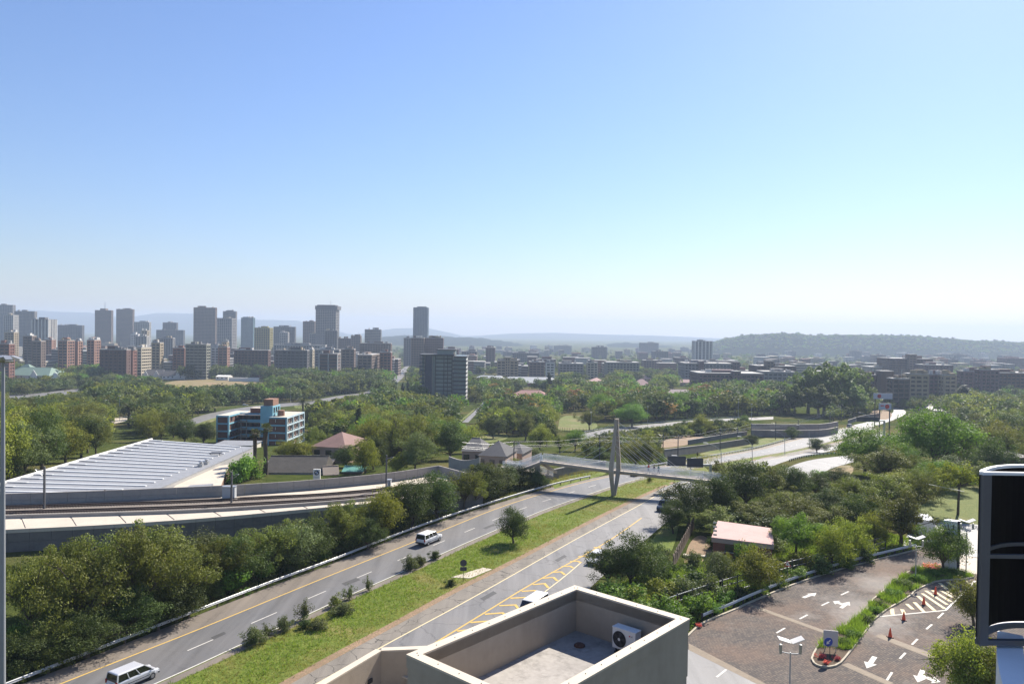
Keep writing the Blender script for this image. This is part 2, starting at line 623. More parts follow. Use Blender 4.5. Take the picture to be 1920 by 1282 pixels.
road_l = sheet('road', LC_YEL, LC_WHITE, 0.03, M_ASPH, 'grey two-lane carriageway sweeping from lower left under the footbridge')
shoulder_l = sheet('road_shoulder', LC_RAIL, LC_YEL, 0.024, M_SHOULD, 'brown gravelly road shoulder beside the steel guardrail')
road_r = sheet('road', RC_L, RC_R, 0.03, M_ASPH2, 'cracked pale carriageway with yellow chevrons behind the roof parapet')
sh_r = sheet('road_shoulder', RC_L, RC_W1, 0.038, M_SHOULD2, 'crazed brown shoulder along the grassy median', n=80)
med = sheet('median', LC_WHITE, RC_L, 0.016, M_MEDIAN, 'lush green grass median between the two carriageways', n=110)
# soil edge of the median near the right carriageway
soil_edge = [(G(*p)) for p in RC_L]
ribbon('soil_strip', offset(smooth(soil_edge, 2), 0.5), 0.95, 0.022, M_SOIL, None, 'bare brown soil strip along the edge of the median')
LCW = lift(smooth([G(*p) for p in LC_WHITE], 2), 0)
ribbon('road_shoulder', offset(LCW, -0.62), 1.0, 0.026, M_SHOULD, None, 'narrow asphalt edge between white line and median grass')
ribbon('lane_line', lift(smooth([G(*p) for p in LC_YEL], 2), 0), 0.17, 0.036, M_ROADY, road_l)
ribbon('lane_line', offset(LCW, 0.1), 0.15, 0.036, M_ROADW, road_l)
ribbon('lane_line', lift(smooth([G(*p) for p in RC_W1], 2), 0), 0.16, 0.045, M_PALEY, road_r)
ribbon('lane_line', lift(smooth([G(*p) for p in RC_Y2], 2), 0), 0.2, 0.045, M_ROADY, road_r)


def line_px(name, pix, w, off, mat, parent):
    return ribbon(name, smooth([G(*p) for p in pix], 1), w, off, mat, parent)


# lane dashes of the left carriageway: halfway between the two edge lines
ya = ground_line(LC_YEL, 0, 400); wa = ground_line(LC_WHITE, 0, 400)


def nearest_mid(p):
    q = min(wa, key=lambda w_: (w_ - p).length)
    return (p + q) / 2


mids = [nearest_mid(p) for p in ya]
mids = resample(mids, 700)
acc = 0.0; seg = []
start = None
dash_len, gap = 3.6, 4.6
# phase so that a dash lies at photo pixel (500, 1160)
ref = G(500, 1157)
tot = [0.0]
for a, b in zip(mids, mids[1:]):
    tot.append(tot[-1] + (b - a).length)
iref = min(range(len(mids)), key=lambda i: (mids[i] - ref).length)
ph = tot[iref]
d = (ph % (dash_len + gap)) - dash_len / 2
while d < tot[-1] - dash_len:
    pts = [mids[i] for i in range(len(mids)) if d <= tot[i] <= d + dash_len]
    if len(pts) >= 2 and pts[0].y > 40 and pts[-1].y < 330:
        pts = resample(pts, 3)
        ribbon('lane_dash', pts, 0.13, 0.037, M_ROADW, road_l)
    d += dash_len + gap
# tar patches and repairs
M_TAR = mk('tar_repair', (0.06, 0.058, 0.056), 0.7, 0.2, 1.0, 0.2)
for rd, pix in ((road_l, [(640, 1094), (668, 1083), (676, 1087), (648, 1098)]), (road_l, [(905, 990), (925, 982), (930, 984), (911, 992)]), (road_r, [(900, 1122), (925, 1108), (932, 1112), (907, 1126)]), (road_r, [(1040, 1050), (1058, 1040), (1063, 1043), (1046, 1053)]), (road_l, [(395, 1195), (420, 1184), (424, 1188), (401, 1199)])):
    MB().face(*[Vector((g_.x, g_.y, 0.041)) for g_ in (G(*q) for q in pix)]).build('tar_patch', M_TAR, rd)
# chevrons of the right carriageway
line_px('lane_line', [(880, 1240), (1013, 1116), (1061, 1079), (1090, 1054)], 0.15, 0.046, M_PALEY, road_r)
chev = [((790, 1224), (830, 1222), None), ((828, 1201), (857, 1199), None), ((857, 1183), (898, 1179), (912, 1184)),
        ((882, 1167), (921, 1164), (930, 1172)), ((909, 1151.5), (942, 1149), (953, 1157)), ((936, 1135.5), (966, 1134), (974, 1143)),
        ((957, 1121.5), (985, 1120), (993, 1131)), ((978, 1108.5), (1003, 1107), (1011, 1115)), ((999, 1096), (1021, 1094), (1028, 1102)),
        ((1017, 1084), (1038, 1082.5), (1045, 1089)), ((1034, 1073), (1052, 1072), (1059, 1077.5)), ((1053, 1062), (1069, 1061.5), (1075, 1065)),
        ((1069, 1052.5), (1083, 1052), (1090, 1055)), ((1084, 1043.5), (1097, 1043), (1104, 1046)), ((1099, 1035), (1110, 1034.5), (1116, 1037)), ((1113, 1026.5), (1122, 1026), (1128, 1028.5))]
for a, b, c in chev:
    P = [G(*a), G(*b)] + ([G(*c)] if c else [])
    w = 0.34
    mb = MB()
    for i in range(len(P) - 1):
        t = (P[i + 1] - P[i]).normalized()
        e = 0.12 if i else 0.0
        nrm = Vector((-t.y, t.x, 0)) * w * 0.5
        A, B = P[i] - t * e, P[i + 1]
        mb.face(*[Vector((q.x, q.y, 0.048 + 0.004 * i)) for q in (A + nrm, A - nrm, B - nrm, B + nrm)])
    mb.build('chevron', M_ROADY, road_r)

# ramp at the right, ring road beyond the railway, far streets
ramp_r = sheet('road', [(1440, 905), (1462, 886), (1482, 873), (1524, 861), (1567, 856), (1600, 853)], [(1470, 912), (1495, 903), (1512, 895), (1538, 892), (1556, 878), (1600, 866)], 0.035, M_ASPH2, 'curving slip road between guardrail and big green tree', n=40)
ring = sheet('road', [(1060, 823), (1094, 812), (1140, 803), (1200, 797), (1270, 790), (1330, 786), (1400, 783), (1450, 781)], [(1085, 834), (1110, 823), (1150, 813), (1210, 804), (1270, 797), (1330, 791), (1400, 788), (1450, 786)], 0.05, M_ASPH2, 'pale ring road curving past the park lawn', n=60)
ribbon('lane_line', lift(smooth([G(*p) for p in [(1085, 833), (1110, 822), (1150, 812), (1210, 803), (1270, 796.5), (1330, 790.5), (1400, 787.5)]], 2), 0), 0.35, 0.08, M_CONCP, ring)
sheet('road', [(1600, 797), (1635, 789), (1664, 780), (1677, 772), (1673, 766), (1650, 761), (1610, 756), (1570, 753)], [(1615, 806), (1650, 796), (1682, 785), (1699, 776), (1698, 769), (1680, 763.5), (1625, 754), (1575, 751)], 0.07, M_ASPH2, 'bright road bending round the grassy island near the billboards', n=60)
sheet('road', [(1718, 760), (1733, 757), (1752, 756), (1764, 754)], [(1735, 764), (1748, 769), (1762, 772), (1775, 768)], 0.07, M_ASPH2, 'short stretch of bright street beyond the green trees', n=16)
sheet('road', [(330, 796), (380, 777), (450, 764), (520, 757), (590, 751)], [(345, 803), (400, 783), (460, 770), (525, 763), (590, 757)], 0.09, M_ASPH2, 'grey street behind the blue and brick apartment block', n=40)
sheet('road', [(600, 748), (640, 741), (680, 737), (695, 731), (690, 724)], [(610, 753), (650, 745), (690, 741), (703, 737), (697, 722)], 0.11, M_ASPH2, 'grey street junction in the wooded park', n=30)
sheet('road', [(732, 716), (741, 707), (745, 700), (752, 693), (762, 686)], [(745, 718), (756, 708), (762, 700), (763, 692), (768, 686)], 0.2, M_ASPH2, 'wide avenue running towards the towers between trees', n=30)
sheet('road', [(866, 792), (884, 776), (893, 768), (902, 758), (908, 750)], [(878, 792), (893, 776), (900, 768), (908, 758), (914, 750)], 0.1, M_ASPH2, 'narrow street lined with trees and parked cars', n=24)
sheet('path', [(858, 792), (878, 776), (890, 766)], [(864, 792), (883, 776), (892, 766)], 0.12, M_LAWN, 'grass verge along the narrow tree-lined street', n=12)
sheet('road', [(0, 741), (60, 738), (110, 733), (150, 728), (200, 722)], [(0, 752), (60, 748), (120, 741), (160, 734), (210, 727)], 0.1, M_ASPH2, 'street by the green-roofed hall at far left', n=24)
sheet('road', [(205, 786), (245, 778), (300, 771), (380, 764)], [(212, 795), (250, 786), (305, 777), (385, 768)], 0.1, M_CONCP, 'pale yard with parked vehicles among the trees', n=24)


def patch(name, pix, off, mat, label):
    P = [G(u, v) for u, v in pix]
    # a fan of small rings so the patch follows the ground
    c = sum(P, Vector()) / len(P)
    mb = MB()
    R = 6
    P2 = resample(smooth(P + [P[0]], 2), 48)
    for r in range(R):
        a = [c.lerp(p, r / R) for p in P2]; b = [c.lerp(p, (r + 1) / R) for p in P2]
        mb.strip(lift(b, off), lift(a, off))
    return tag(mb.build(name, mat), label, None, None, 'structure')


patch('sports_field', [(290, 728), (360, 733), (470, 727), (520, 718), (510, 711), (400, 709), (320, 713)], 0.12, M_DRY, 'dry brown sports field among the park trees')
patch('lawn', [(1046, 806), (1095, 809), (1128, 800), (1100, 780), (1050, 778)], 0.06, M_LAWN, 'yellow-green park lawn beyond the ring road')
patch('lawn', [(890, 832), (950, 826), (955, 812), (900, 815)], 0.06, M_LAWN, 'small lawn beside the white ribbed house')
patch('lawn', [(560, 752), (610, 757), (620, 764), (545, 768)], 0.07, M_LAWN, 'yellow lawn behind the blue apartment tower')
patch('lawn', [(360, 800), (405, 790), (412, 775), (370, 778)], 0.07, M_LAWN, 'bright lawn left of the blue apartment block')
patch('soil_yard', [(1240, 840), (1300, 833), (1330, 820), (1290, 814), (1235, 826)], 0.05, M_SOIL, 'bare orange earth between the railway and ring road')
patch('soil_yard', [(1283, 1055), (1333, 1052), (1335, 1012), (1310, 1000), (1290, 1020)], 0.03, M_SOIL, 'bare brown yard beside the pink-roofed gatehouse')
patch('soil_yard', [(1630, 775), (1655, 790), (1675, 781), (1668, 770), (1645, 766)], 0.12, M_SOIL, 'orange earth island inside the road bend')
patch('lawn', [(1700, 990), (1850, 1000), (1850, 910), (1790, 912), (1720, 945)], 0.04, M_LAWN, 'dry golden grass bank behind the totem sign')
patch('verge', [(1040, 916), (1142, 890), (1130, 880), (1060, 893), (1030, 903)], 0.03, M_MEDIAN, 'bright grass bank behind the guardrail by the footbridge')
patch('verge', [(1330, 857), (1420, 838), (1520, 812), (1500, 806), (1400, 828), (1300, 850)], 0.03, M_LAWN, 'dry grass strip between the road and railway wall')
patch('verge', [(1445, 853), (1515, 839), (1560, 829), (1540, 836), (1450, 858)], 0.045, M_LAWN, 'thin yellow grass median beyond the footbridge')
patch('verge', [(1190, 1060), (1250, 1060), (1275, 990), (1262, 972), (1230, 1000)], 0.045, M_MEDIAN, 'grass verge under the dark roadside trees')
patch('verge', [(1560, 900), (1600, 890), (1600, 872), (1575, 872), (1552, 884)], 0.045, M_DRY, 'dry verge at the bend of the slip road')

# ------------------------------------------------------------------ car park
K_PIX = [(1200, 1290), (1262, 1222), (1292, 1193), (1318, 1168), (1376, 1146), (1402, 1133), (1484, 1098), (1572, 1069), (1645, 1050), (1703, 1036), (1760, 1022)]
KERB = smooth([G(*p) for p in K_PIX], 2)
pk = MB()
poly = [Vector((p.x, p.y, 0.05)) for p in KERB] + [Vector((g.x, g.y, 0.05)) for g in (G(1850, 1020), G(1960, 1040), G(2000, 1400), G(1150, 1400))]
pk.face(*poly)
parking = tag(pk.build('car_park_pavement', M_PAVE), 'brown brick paved car park with white arrows', None, None, 'structure')


def flat(name, pix, z, mat, parent):
    return MB().face(*[Vector((g.x, g.y, z)) for g in (G(u, v) for u, v in pix)]).build(name, mat, parent)


M_ASPH3 = asphalt('grey_asphalt_apron', (0.17, 0.165, 0.16), (0.19, 0.18, 0.165), 0.1, 0.3)
M_BAND = mk('beige_paving_band', (0.20, 0.155, 0.105), 0.8, 0.2, 1.5, dirt=0.4)
flat('asphalt_apron', [(1230, 1222), (1292, 1218), (1425, 1285), (1500, 1340), (1200, 1400)], 0.054, M_ASPH3, parking)
for pix in ([(1291, 1206), (1292, 1219), (1420, 1283), (1445, 1300), (1462, 1300), (1436, 1282)], [(1578, 1247), (1590, 1243), (1676, 1281), (1664, 1285)],
            [(1640, 1193), (1652, 1189), (1765, 1232), (1755, 1238)], [(1395, 1133), (1404, 1131), (1560, 1187), (1552, 1190)]):
    flat('paving_band', pix, 0.058, M_BAND, parking)
flat('concrete_walk', [(1762, 1068), (1845, 1078), (1850, 1050), (1790, 1038), (1770, 1046)], 0.058, M_CONCP, parking)
flat('street_surface', [(1690, 1022), (1850, 1048), (1850, 985), (1720, 975)], 0.056, M_ASPH2, parking)


def dash_px(a, b, w=0.16, parent=None):
    A, B = G(*a), G(*b)
    t = (B - A).normalized(); nn = Vector((-t.y, t.x, 0)) * w / 2
    z = 0.064
    MB().face(*[Vector((q.x, q.y, z)) for q in (A + nn, A - nn, B - nn, B + nn)]).build('lane_dash', M_ROADW, parking)


def zz(x, y):
    return (1280 + x / 3.4286, 1020 + y / 3.4286)


for a, b in (((1018, 328), (1067, 305)), ((893, 396), (940, 373)), ((752, 482), (803, 455)), ((603, 572), (657, 541)), ((218, 857), (280, 807)), ((1640, 477), (1676, 443)), ((1566, 548), (1603, 517)),
             ((1474, 647), (1510, 611)), ((1396, 738), (1432, 700)), ((1313, 876), (1346, 825))):
    dash_px(zz(*a), zz(*b), 0.2)


def arrow(tail, tip, w=0.55, branch=None):
    A, B = G(*zz(*tail)), G(*zz(*tip))
    t = (B - A).normalized(); nn = Vector((-t.y, t.x, 0)); L = (B - A).length
    z = 0.066
    mb = MB()
    P = lambda a, s_: Vector((A.x + t.x * a + nn.x * s_, A.y + t.y * a + nn.y * s_, z))
    h = min(1.6, L * 0.45)
    mb.face(P(0, w * .5), P(0, -w * .5), P(L - h, -w * .5), P(L - h, w * .5))
    mb.face(P(L - h, w * 1.25), P(L - h, -w * 1.25), P(L, 0))
    if branch:
        s_ = branch
        q = L * 0.45
        mb.face(P(q - .3, s_ * w * .5), P(q + .3, s_ * w * .5), P(q + .6, s_ * w * 2.2), P(q, s_ * w * 2.2))
        mb.face(P(q - .5, s_ * w * 2.2), P(q + 1.1, s_ * w * 2.2), P(q + .3, s_ * w * 3.6))
    return mb.build('lane_arrow', M_ROADW, parking)


arrow((775, 345), (860, 315), .42); arrow((1018, 412), (1072, 372), 0.4, 1); arrow((1235, 725), (1183, 800), 0.45); arrow((1545, 812), (1510, 890), 0.45, 1)
# hatched area
for a, b in (((1345, 415), (1350, 455)), ((1410, 420), (1425, 450)), ((1440, 385), (1480, 420)), ((1490, 375), (1552, 438)), ((1512, 335), (1620, 428)), ((1540, 318), (1685, 416)), ((1562, 300), (1700, 390)), ((1605, 298), (1725, 372)), ((1660, 300), (1750, 350)), ((1705, 305), (1760, 335)), ((1650, 250), (1700, 290)), ((1700, 245), (1770, 285)), ((1755, 240), (1810, 265)), ((1815, 237), (1850, 255))):
    A, B = G(*zz(*a)), G(*zz(*b))
    t = (B - A).normalized(); nn = Vector((-t.y, t.x, 0)) * 0.2
    MB().face(*[Vector((q.x, q.y, 0.064)) for q in (A + nn, A - nn, B - nn, B + nn)]).build('hatch_stripe', M_PALEY, parking)
for a, b in (((1255, 468), (1690, 427)), ((1690, 427), (1880, 238))):
    A, B = G(*zz(*a)), G(*zz(*b))
    t = (B - A).normalized(); nn = Vector((-t.y, t.x, 0)) * 0.11
    MB().face(*[Vector((q.x, q.y, 0.069)) for q in (A + nn, A - nn, B - nn, B + nn)]).build('lane_line', M_ROADW, parking)

# planted island with kerb
ISL = [(1522, 1237), (1528, 1248), (1548, 1253.5), (1572, 1249), (1589, 1230), (1615, 1195), (1645, 1154), (1709, 1118), (1714, 1109), (1736, 1099), (1758, 1089), (1826, 1086), (1822, 1075), (1736, 1063), (1717, 1066), (1691, 1081), (1659, 1107), (1630, 1131), (1627, 1145), (1572, 1183), (1545, 1198), (1528, 1222)]
isl = [G(*p) for p in ISL]
isl_s = smooth(isl + [isl[0]], 1)[:-1]
ic = sum(isl_s, Vector()) / len(isl_s)
M_KERB = mk('kerb_concrete', (0.40, 0.35, 0.26), 0.85, 0.15, 1.0, 0.2, dirt=0.5)
island = tag(MB().prism([(p.x, p.y) for p in isl_s], 0.0, 0.16).build('traffic_island', mk('planting_soil', (0.09, 0.06, 0.035), 0.95, 0.3, 1.5, 0.8)), 'long planted traffic island with grass in the car park', None, None, 'structure')
for i in range(len(isl_s)):
    a, b = isl_s[i], isl_s[(i + 1) % len(isl_s)]
    if (b - a).length > 0.05:
        MB().bar((a.x, a.y, 0.22), (b.x, b.y, 0.22), 0.17, 0.2).build('kerb_stone', M_KERB, island)
# kerb at the edge under the guardrail
kk = resample(KERB, 60)
kerb = tag(MB().strip([Vector((p.x, p.y, 0.17)) for p in offset(kk, 0.0)], [Vector((p.x, p.y, 0.17)) for p in offset(kk, 0.22)])
           .strip([Vector((p.x, p.y, 0.0)) for p in kk], [Vector((p.x, p.y, 0.17)) for p in kk])
           .strip([Vector((p.x, p.y, 0.17)) for p in offset(kk, 0.22)], [Vector((p.x, p.y, 0.0)) for p in offset(kk, 0.22)]).build('kerb', M_KERB), 'concrete kerb along the car park guardrail', None, None, 'structure')


# ------------------------------------------------------------------ guardrails
def guardrail(name, P, label, step=3.6, h=0.74, beam=0.31, post_mat=None, side=1, group=None, posts=True):
    """W-beam on posts along the ground line P"""
    L = sum((b - a).length for a, b in zip(P, P[1:]))
    n = max(2, int(L / step))
    Q = resample(P, n * 2 + 1)
    root = empty(name, Q[0])
    tag(root, label, 'guardrail', group)
    o = root.location
    prof = [(0.0, 0.0), (0.05, 0.05), (0.05, 0.10), (0.0, 0.155), (0.05, 0.21), (0.05, 0.26), (0.0, beam)]
    secs = []
    for i, q in enumerate(Q):
        t = Q[min(i + 1, len(Q) - 1)] - Q[max(0, i - 1)]
        nn = Vector((-t.y, t.x, 0)).normalized() * side
        secs.append([q - o + nn * (a + 0.09) + Vector((0, 0, h - beam + b)) for a, b in prof])
    mb = MB()
    for a, b in zip(secs, secs[1:]):
        for j in range(len(prof) - 1):
            mb.face(a[j], b[j], b[j + 1], a[j + 1])
        nb = [p + (Vector((0, 0, 0))) for p in a]
    # back plate gives the sheet a thickness
    for i in range(len(secs) - 1):
        a0, a1, b0, b1 = secs[i][0], secs[i][-1], secs[i + 1][0], secs[i + 1][-1]
        mb.face(a1, b1, b1 - Vector((0, 0, .012)), a1 - Vector((0, 0, .012)))
    mb.build('beam', M_GRAIL, root)
    if posts:
        pm = MB().box(0, 0, -0.2, 0.16, 0.16, h + 0.2)
        me_ = None
        for i in range(0, len(Q), 2):
            q = Q[i]
            if me_ is None:
                ob = pm.build('post', post_mat or M_WOODPOST, root, q - o)
                me_ = ob.data
            else:
                link('post', me_, root, q - o)
    return root


rail_pts = ground_line(LC_RAIL, 0, None)
ra = [p for p in rail_pts if 45 < p.y < 158]
guardrail('guardrail', ra, 'long steel guardrail along the near edge of the left carriageway', side=-1)
rb = [p for p in rail_pts if 166 < p.y < 330]
guardrail('guardrail', rb, 'pale guardrail running away beyond the footbridge', side=-1)
kr = [p for p in resample(KERB, 80) if p.x > G(1318, 1166).x - 0.2 and p.x < G(1706, 1034).x + 8]
kr = [Vector((p.x, p.y, 0.0)) for p in offset(kr, 0.55)]
guardrail('guardrail', kr, 'grey guardrail on posts along the edge of the paved car park', 2.0, 0.85, 0.36, M_DARKSTEEL, -1)
rr = ground_line([(1480, 866), (1500, 860), (1524, 855.5), (1545, 853), (1567, 851.5)], 0)
guardrail('guardrail', rr, 'curved rusty guardrail on the outside of the slip road', 3.0)
rr2 = ground_line([(1095, 811.5), (1140, 802.5), (1200, 796.5), (1270, 789.5), (1330, 785.5), (1400, 782.5)], 0)
guardrail('guardrail', rr2, 'far guardrail along the ring road by the park', 6.0)

# ------------------------------------------------------------------ roof of the building below the camera
M_RENDER = mk('painted_render', (0.38, 0.318, 0.245), 0.85, 0.08, 0.5, 0.08, 8.0, dirt=0.18, streak=.28)
M_COPING = mk('coping_paint', (0.55, 0.475, 0.37), 0.75, 0.06, 1.0, dirt=0.15)
M_SCREED = mk('roof_screed', (0.33, 0.305, 0.275), 0.85, 0.25, 0.7, 0.1, dirt=0.9)
ZP = 22.3
A_, B_, C_ = G(1078, 1097, z=ZP), G(1291, 1159, z=ZP), G(763, 1244, z=ZP)
ab = Vector((B_.x - A_.x, B_.y - A_.y, 0)); W1 = ab.length; ab.normalize()
ac = Vector((-ab.y, ab.x, 0))
if ac.dot(C_ - A_) < 0:
    ac = -ac
L1 = (C_ - A_).dot(ac)
while px(Vector((A_.x, A_.y, ZP)) + ac * L1)[0] < 764:
    L1 -= .02
Lq = 11.0


def RP(a, c, z):
    return Vector((A_.x, A_.y, 0)) + ab * a + ac * c + Vector((0, 0, z))


bld = empty('roof_building', RP(W1 / 2, L1 / 2, 0))
tag(bld, 'beige flat-roofed building wing below with open parapet and air conditioner', 'building')
o_ = bld.location


def rbox(mb, a0, a1, c0, c1, z0, z1):
    q = [RP(a0, c0, 0), RP(a1, c0, 0), RP(a1, c1, 0), RP(a0, c1, 0)]
    if (q[1] - q[0]).cross(q[2] - q[1]).z < 0:
        q = [q[0], q[3], q[2], q[1]]
    mb.hexa([Vector((p.x - o_.x, p.y - o_.y, z0)) for p in q] + [Vector((p.x - o_.x, p.y - o_.y, z1)) for p in q])


th = 0.26
ZF = 20.95
mb = MB()
rbox(mb, 0.02, W1 - .02, 0.02, L1 - .02, 0.0, ZF - 0.002)
mb.build('wall', M_RENDER, bld)
mb = MB(); rbox(mb, th, W1 - th, th, L1 - th, ZF, ZF + 0.03); mb.build('roof_floor', M_SCREED, bld)
for nm, q in (('parapet', (0, W1, 0, th)), ('parapet', (W1 - th, W1, th, L1 - th)), ('parapet', (0, W1, L1 - th, L1)), ('parapet', (0, th, th, L1 - th))):
    mb = MB(); rbox(mb, *q, ZF - 0.32, ZP - 0.05); p_ = mb.build(nm, M_RENDER, bld)
    mb = MB()
    e = 0.03
    a0, a1, c0, c1 = q
    rbox(mb, a0 - (e if a0 == 0 else 0), a1 + (e if a1 == W1 else 0), c0 - (e if c0 == 0 else 0), c1 + (e if c1 == L1 else 0), ZP - 0.05, ZP)
    mb.build('coping', M_COPING, bld)
    f_ = 0.022
    mb = MB(); rbox(mb, a0 - (f_ if a0 == 0 else 0), a1 + (f_ if a1 == W1 else 0), c0 - (f_ if c0 == 0 else 0), c1 + (f_ if c1 == L1 else 0), ZP - 0.34, ZP - 0.052)
    mb.build('fascia', M_RENDER, p_)
# coping screws
for q, dr, ln in ((RP(th / 2, 0.2, ZP), ac, L1 - .4), (RP(0.2, th / 2, ZP), ab, W1 - .4), (RP(0.25, L1 - th / 2, ZP), ab, W1 - .4), (RP(W1 - th / 2, 0.2, ZP), ac, L1 - .4)):
    k = int(ln / 0.62)
    for i in range(k + 1):
        p = q + dr * (ln * i / k)
        MB().lathe(0, 0, [(0.014, 0.0), (0.012, 0.016)], 6).build('coping_screw', M_DARKSTEEL, bld, p - o_)
# drain cover
p = RP(1.05, 1.15, ZF + 0.03)
MB().lathe(0, 0, [(0.17, 0), (0.17, 0.04), (0.12, 0.075), (0.03, 0.08)], 14).build('roof_drain', mk('rusty_drain', (0.10, 0.05, 0.035), 0.8), bld, p - o_)
# lower wing to the left, its inner wall face and lights
ZL = 19.6
P1, P2, P3, P4 = G(560, 1312, z=ZL), G(715, 1219, z=ZL), G(800, 1216, z=ZL), G(840, 1214, z=ZL)
low = empty('roof_terrace', Vector((P2.x, P2.y, 0)))
tag(low, 'lower pale terrace parapet with two wall lights beside the roof box', 'terrace')
lo_ = low.location


def wall_seg(a, b, w, z0, z1, nm, mat, ext=0.0):
    a = Vector((a.x, a.y, 0)); b = Vector((b.x, b.y, 0))
    t = (b - a).normalized()
    nn = Vector((-t.y, t.x, 0)) * w
    a, b = a - t * ext, b + t * ext
    q = [a, b, b + nn, a + nn]
    if (q[1] - q[0]).cross(q[2] - q[1]).z < 0:
        q = [q[0], q[3], q[2], q[1]]
    return MB().hexa([Vector((p.x - lo_.x, p.y - lo_.y, z0)) for p in q] + [Vector((p.x - lo_.x, p.y - lo_.y, z1)) for p in q]).build(nm, mat, low)


wall_seg(P1, P2, 0.24, 0, ZL - .05, 'parapet', M_RENDER)
wall_seg(P2, P4, 0.24, 0, ZL - .06, 'parapet', M_RENDER)
wall_seg(P1, P2, 0.25, ZL - .05, ZL, 'coping', M_COPING, 0.02)
wall_seg(P2, P4, 0.25, ZL - .055, ZL + .003, 'coping', M_COPING, 0.0)
fl = [P1, P2, P4, G(840, 1400, z=ZL), G(600, 1420, z=ZL)]
MB().prism([(p.x - lo_.x, p.y - lo_.y) for p in fl], ZL - 2.1, ZL - 1.55).build('terrace_floor', M_COPING, low)
dn = (P2 - P1).normalized(); nin = Vector((dn.y, -dn.x, 0))
for uv in ((703, 1262),):
    pass
for k in (0.62, 1.25):
    a = Vector((P2.x, P2.y, 0)) - Vector((dn.x, dn.y, 0)) * k + nin * 0.03
    MB().box(0, 0, -0.07, 0.05, 0.2, 0.14, atan2(nin.y, nin.x)).build('wall_light', M_DARKSTEEL, low, Vector((a.x, a.y, ZL - 0.78)) - lo_)
# small white-edged balcony box at the left of the roof box
q1, q2 = G(733, 1257, z=ZL - .9), G(772, 1236, z=ZL - .9)
tr = empty('rain_hopper_box', Vector((q1.x, q1.y, 0)))
tag(tr, 'small pale parapet box tucked against the dark side of the roof', 'parapet')
t = (q2 - q1).normalized(); nn = Vector((-t.y, t.x, 0))
if nn.y > 0:
    nn = -nn
MB().hexa([Vector((0, 0, 0)), nn * 2.2, nn * 2.2 + t * 1.2, t * 1.2, Vector((0, 0, ZL - .95)), nn * 2.2 + Vector((0, 0, ZL - .95)), nn * 2.2 + t * 1.2 + Vector((0, 0, ZL - .95)), t * 1.2 + Vector((0, 0, ZL - .95))]).build('wall', M_RENDER, tr)
for a, b in ((Vector((0, 0, ZL - .9)), t * 1.2), (Vector((0, 0, ZL - .9)), nn * 2.2)):
    MB().bar(a + b.normalized() * 0.07, a + b, 0.14, 0.05).build('coping', M_COPING, tr)

# air conditioner condenser, standing off the far-right parapet
M_ACW = mk('ac_casing', (0.66, 0.65, 0.62), 0.45, 0.03, 2.0, obj=True)
ac_c = RP(2.42, 0.26 + 0.42, ZF + 0.2)
acr = empty('air_conditioner', ac_c, atan2(ab.y, ab.x))
acr.scale = (.86, .86, .9)
tag(acr, 'white air conditioning condenser with round fan on the roof', 'air conditioner')
sgn = 1 if Vector((-ab.y, ab.x, 0)).dot(ac) > 0 else -1
fy = 0.19 * sgn
MB().box(0, 0, 0, 0.92, 0.36, 0.66).build('casing', M_ACW, acr)
mbx = MB().box(0, 0, 0.66, 0.94, 0.38, 0.03); mbx.build('lid', M_ACW, acr)


def disc(mb, cx, cz, r, y, n=28, r0=0.0):
    k = len(mb.v)
    if r0 > 0:
        for rr in (r0, r):
            for j in range(n):
                mb.v.append((cx + rr * cos(2 * pi * j / n), y, cz + rr * sin(2 * pi * j / n)))
        for j in range(n):
            mb.f.append((k + j, k + (j + 1) % n, k + n + (j + 1) % n, k + n + j))
    else:
        for j in range(n):
            mb.v.append((cx + r * cos(2 * pi * j / n), y, cz + r * sin(2 * pi * j / n)))
        mb.f.append(tuple(range(k, k + n)))
    return mb


M_BLACK = mk('black_plastic', (0.018, 0.018, 0.02), 0.5, 0.2, 3.0)
fx = -0.17 * sgn * -1 if False else -0.17
# which side is left as the camera sees it: the far-left end of the box
disc(MB(), fx, 0.33, 0.265, fy + 0.004 * sgn).build('fan_opening', M_BLACK, acr)
for r in (0.09, 0.14, 0.19, 0.235):
    mb = MB(); mb.tube([(fx + r * cos(2 * pi * j / 24), fy + 0.02 * sgn, 0.33 + r * sin(2 * pi * j / 24)) for j in range(25)], 0.006, 4, False)
    mb.build('grille_ring', M_DARKSTEEL, acr)
mb = MB()
for j in range(5):
    t0 = 2 * pi * j / 5
    mb.face(*[(fx + r * cos(t0 + w_), fy + 0.009 * sgn, 0.33 + r * sin(t0 + w_)) for r, w_ in ((0.05, 0), (0.23, -0.25), (0.23, 0.35), (0.05, 0.6))])
mb.build('fan_blade_set', mk('fan_grey', (0.06, 0.06, 0.062), 0.5), acr)
disc(MB(), fx, 0.33, 0.05, fy + 0.027 * sgn, 16).build('fan_hub', M_ACW, acr)
# logo: red disc with letters
lx = 0.24
disc(MB(), lx, 0.53, 0.026, fy + 0.004 * sgn, 16).build('logo_disc', mk('logo_red', (0.45, 0.02, 0.05), 0.4), acr)


def text_mesh(name, s, size, mat, parent, loc, rot, extrude=0.002):
    cu = bpy.data.curves.new(name, 'FONT')
    cu.body = s; cu.size = size; cu.extrude = extrude; cu.align_x = 'CENTER'; cu.align_y = 'CENTER'
    o = bpy.data.objects.new(name, cu)
    dg = bpy.context.evaluated_depsgraph_get()
    COL.objects.link(o)
    dg.update()
    me_ = bpy.data.meshes.new_from_object(o.evaluated_get(bpy.context.evaluated_depsgraph_get()))
    COL.objects.unlink(o); bpy.data.objects.remove(o)
    me_.materials.clear(); me_.materials.append(mat)
    r = link(name, me_, parent, loc)
    r.rotation_euler = rot
    return r


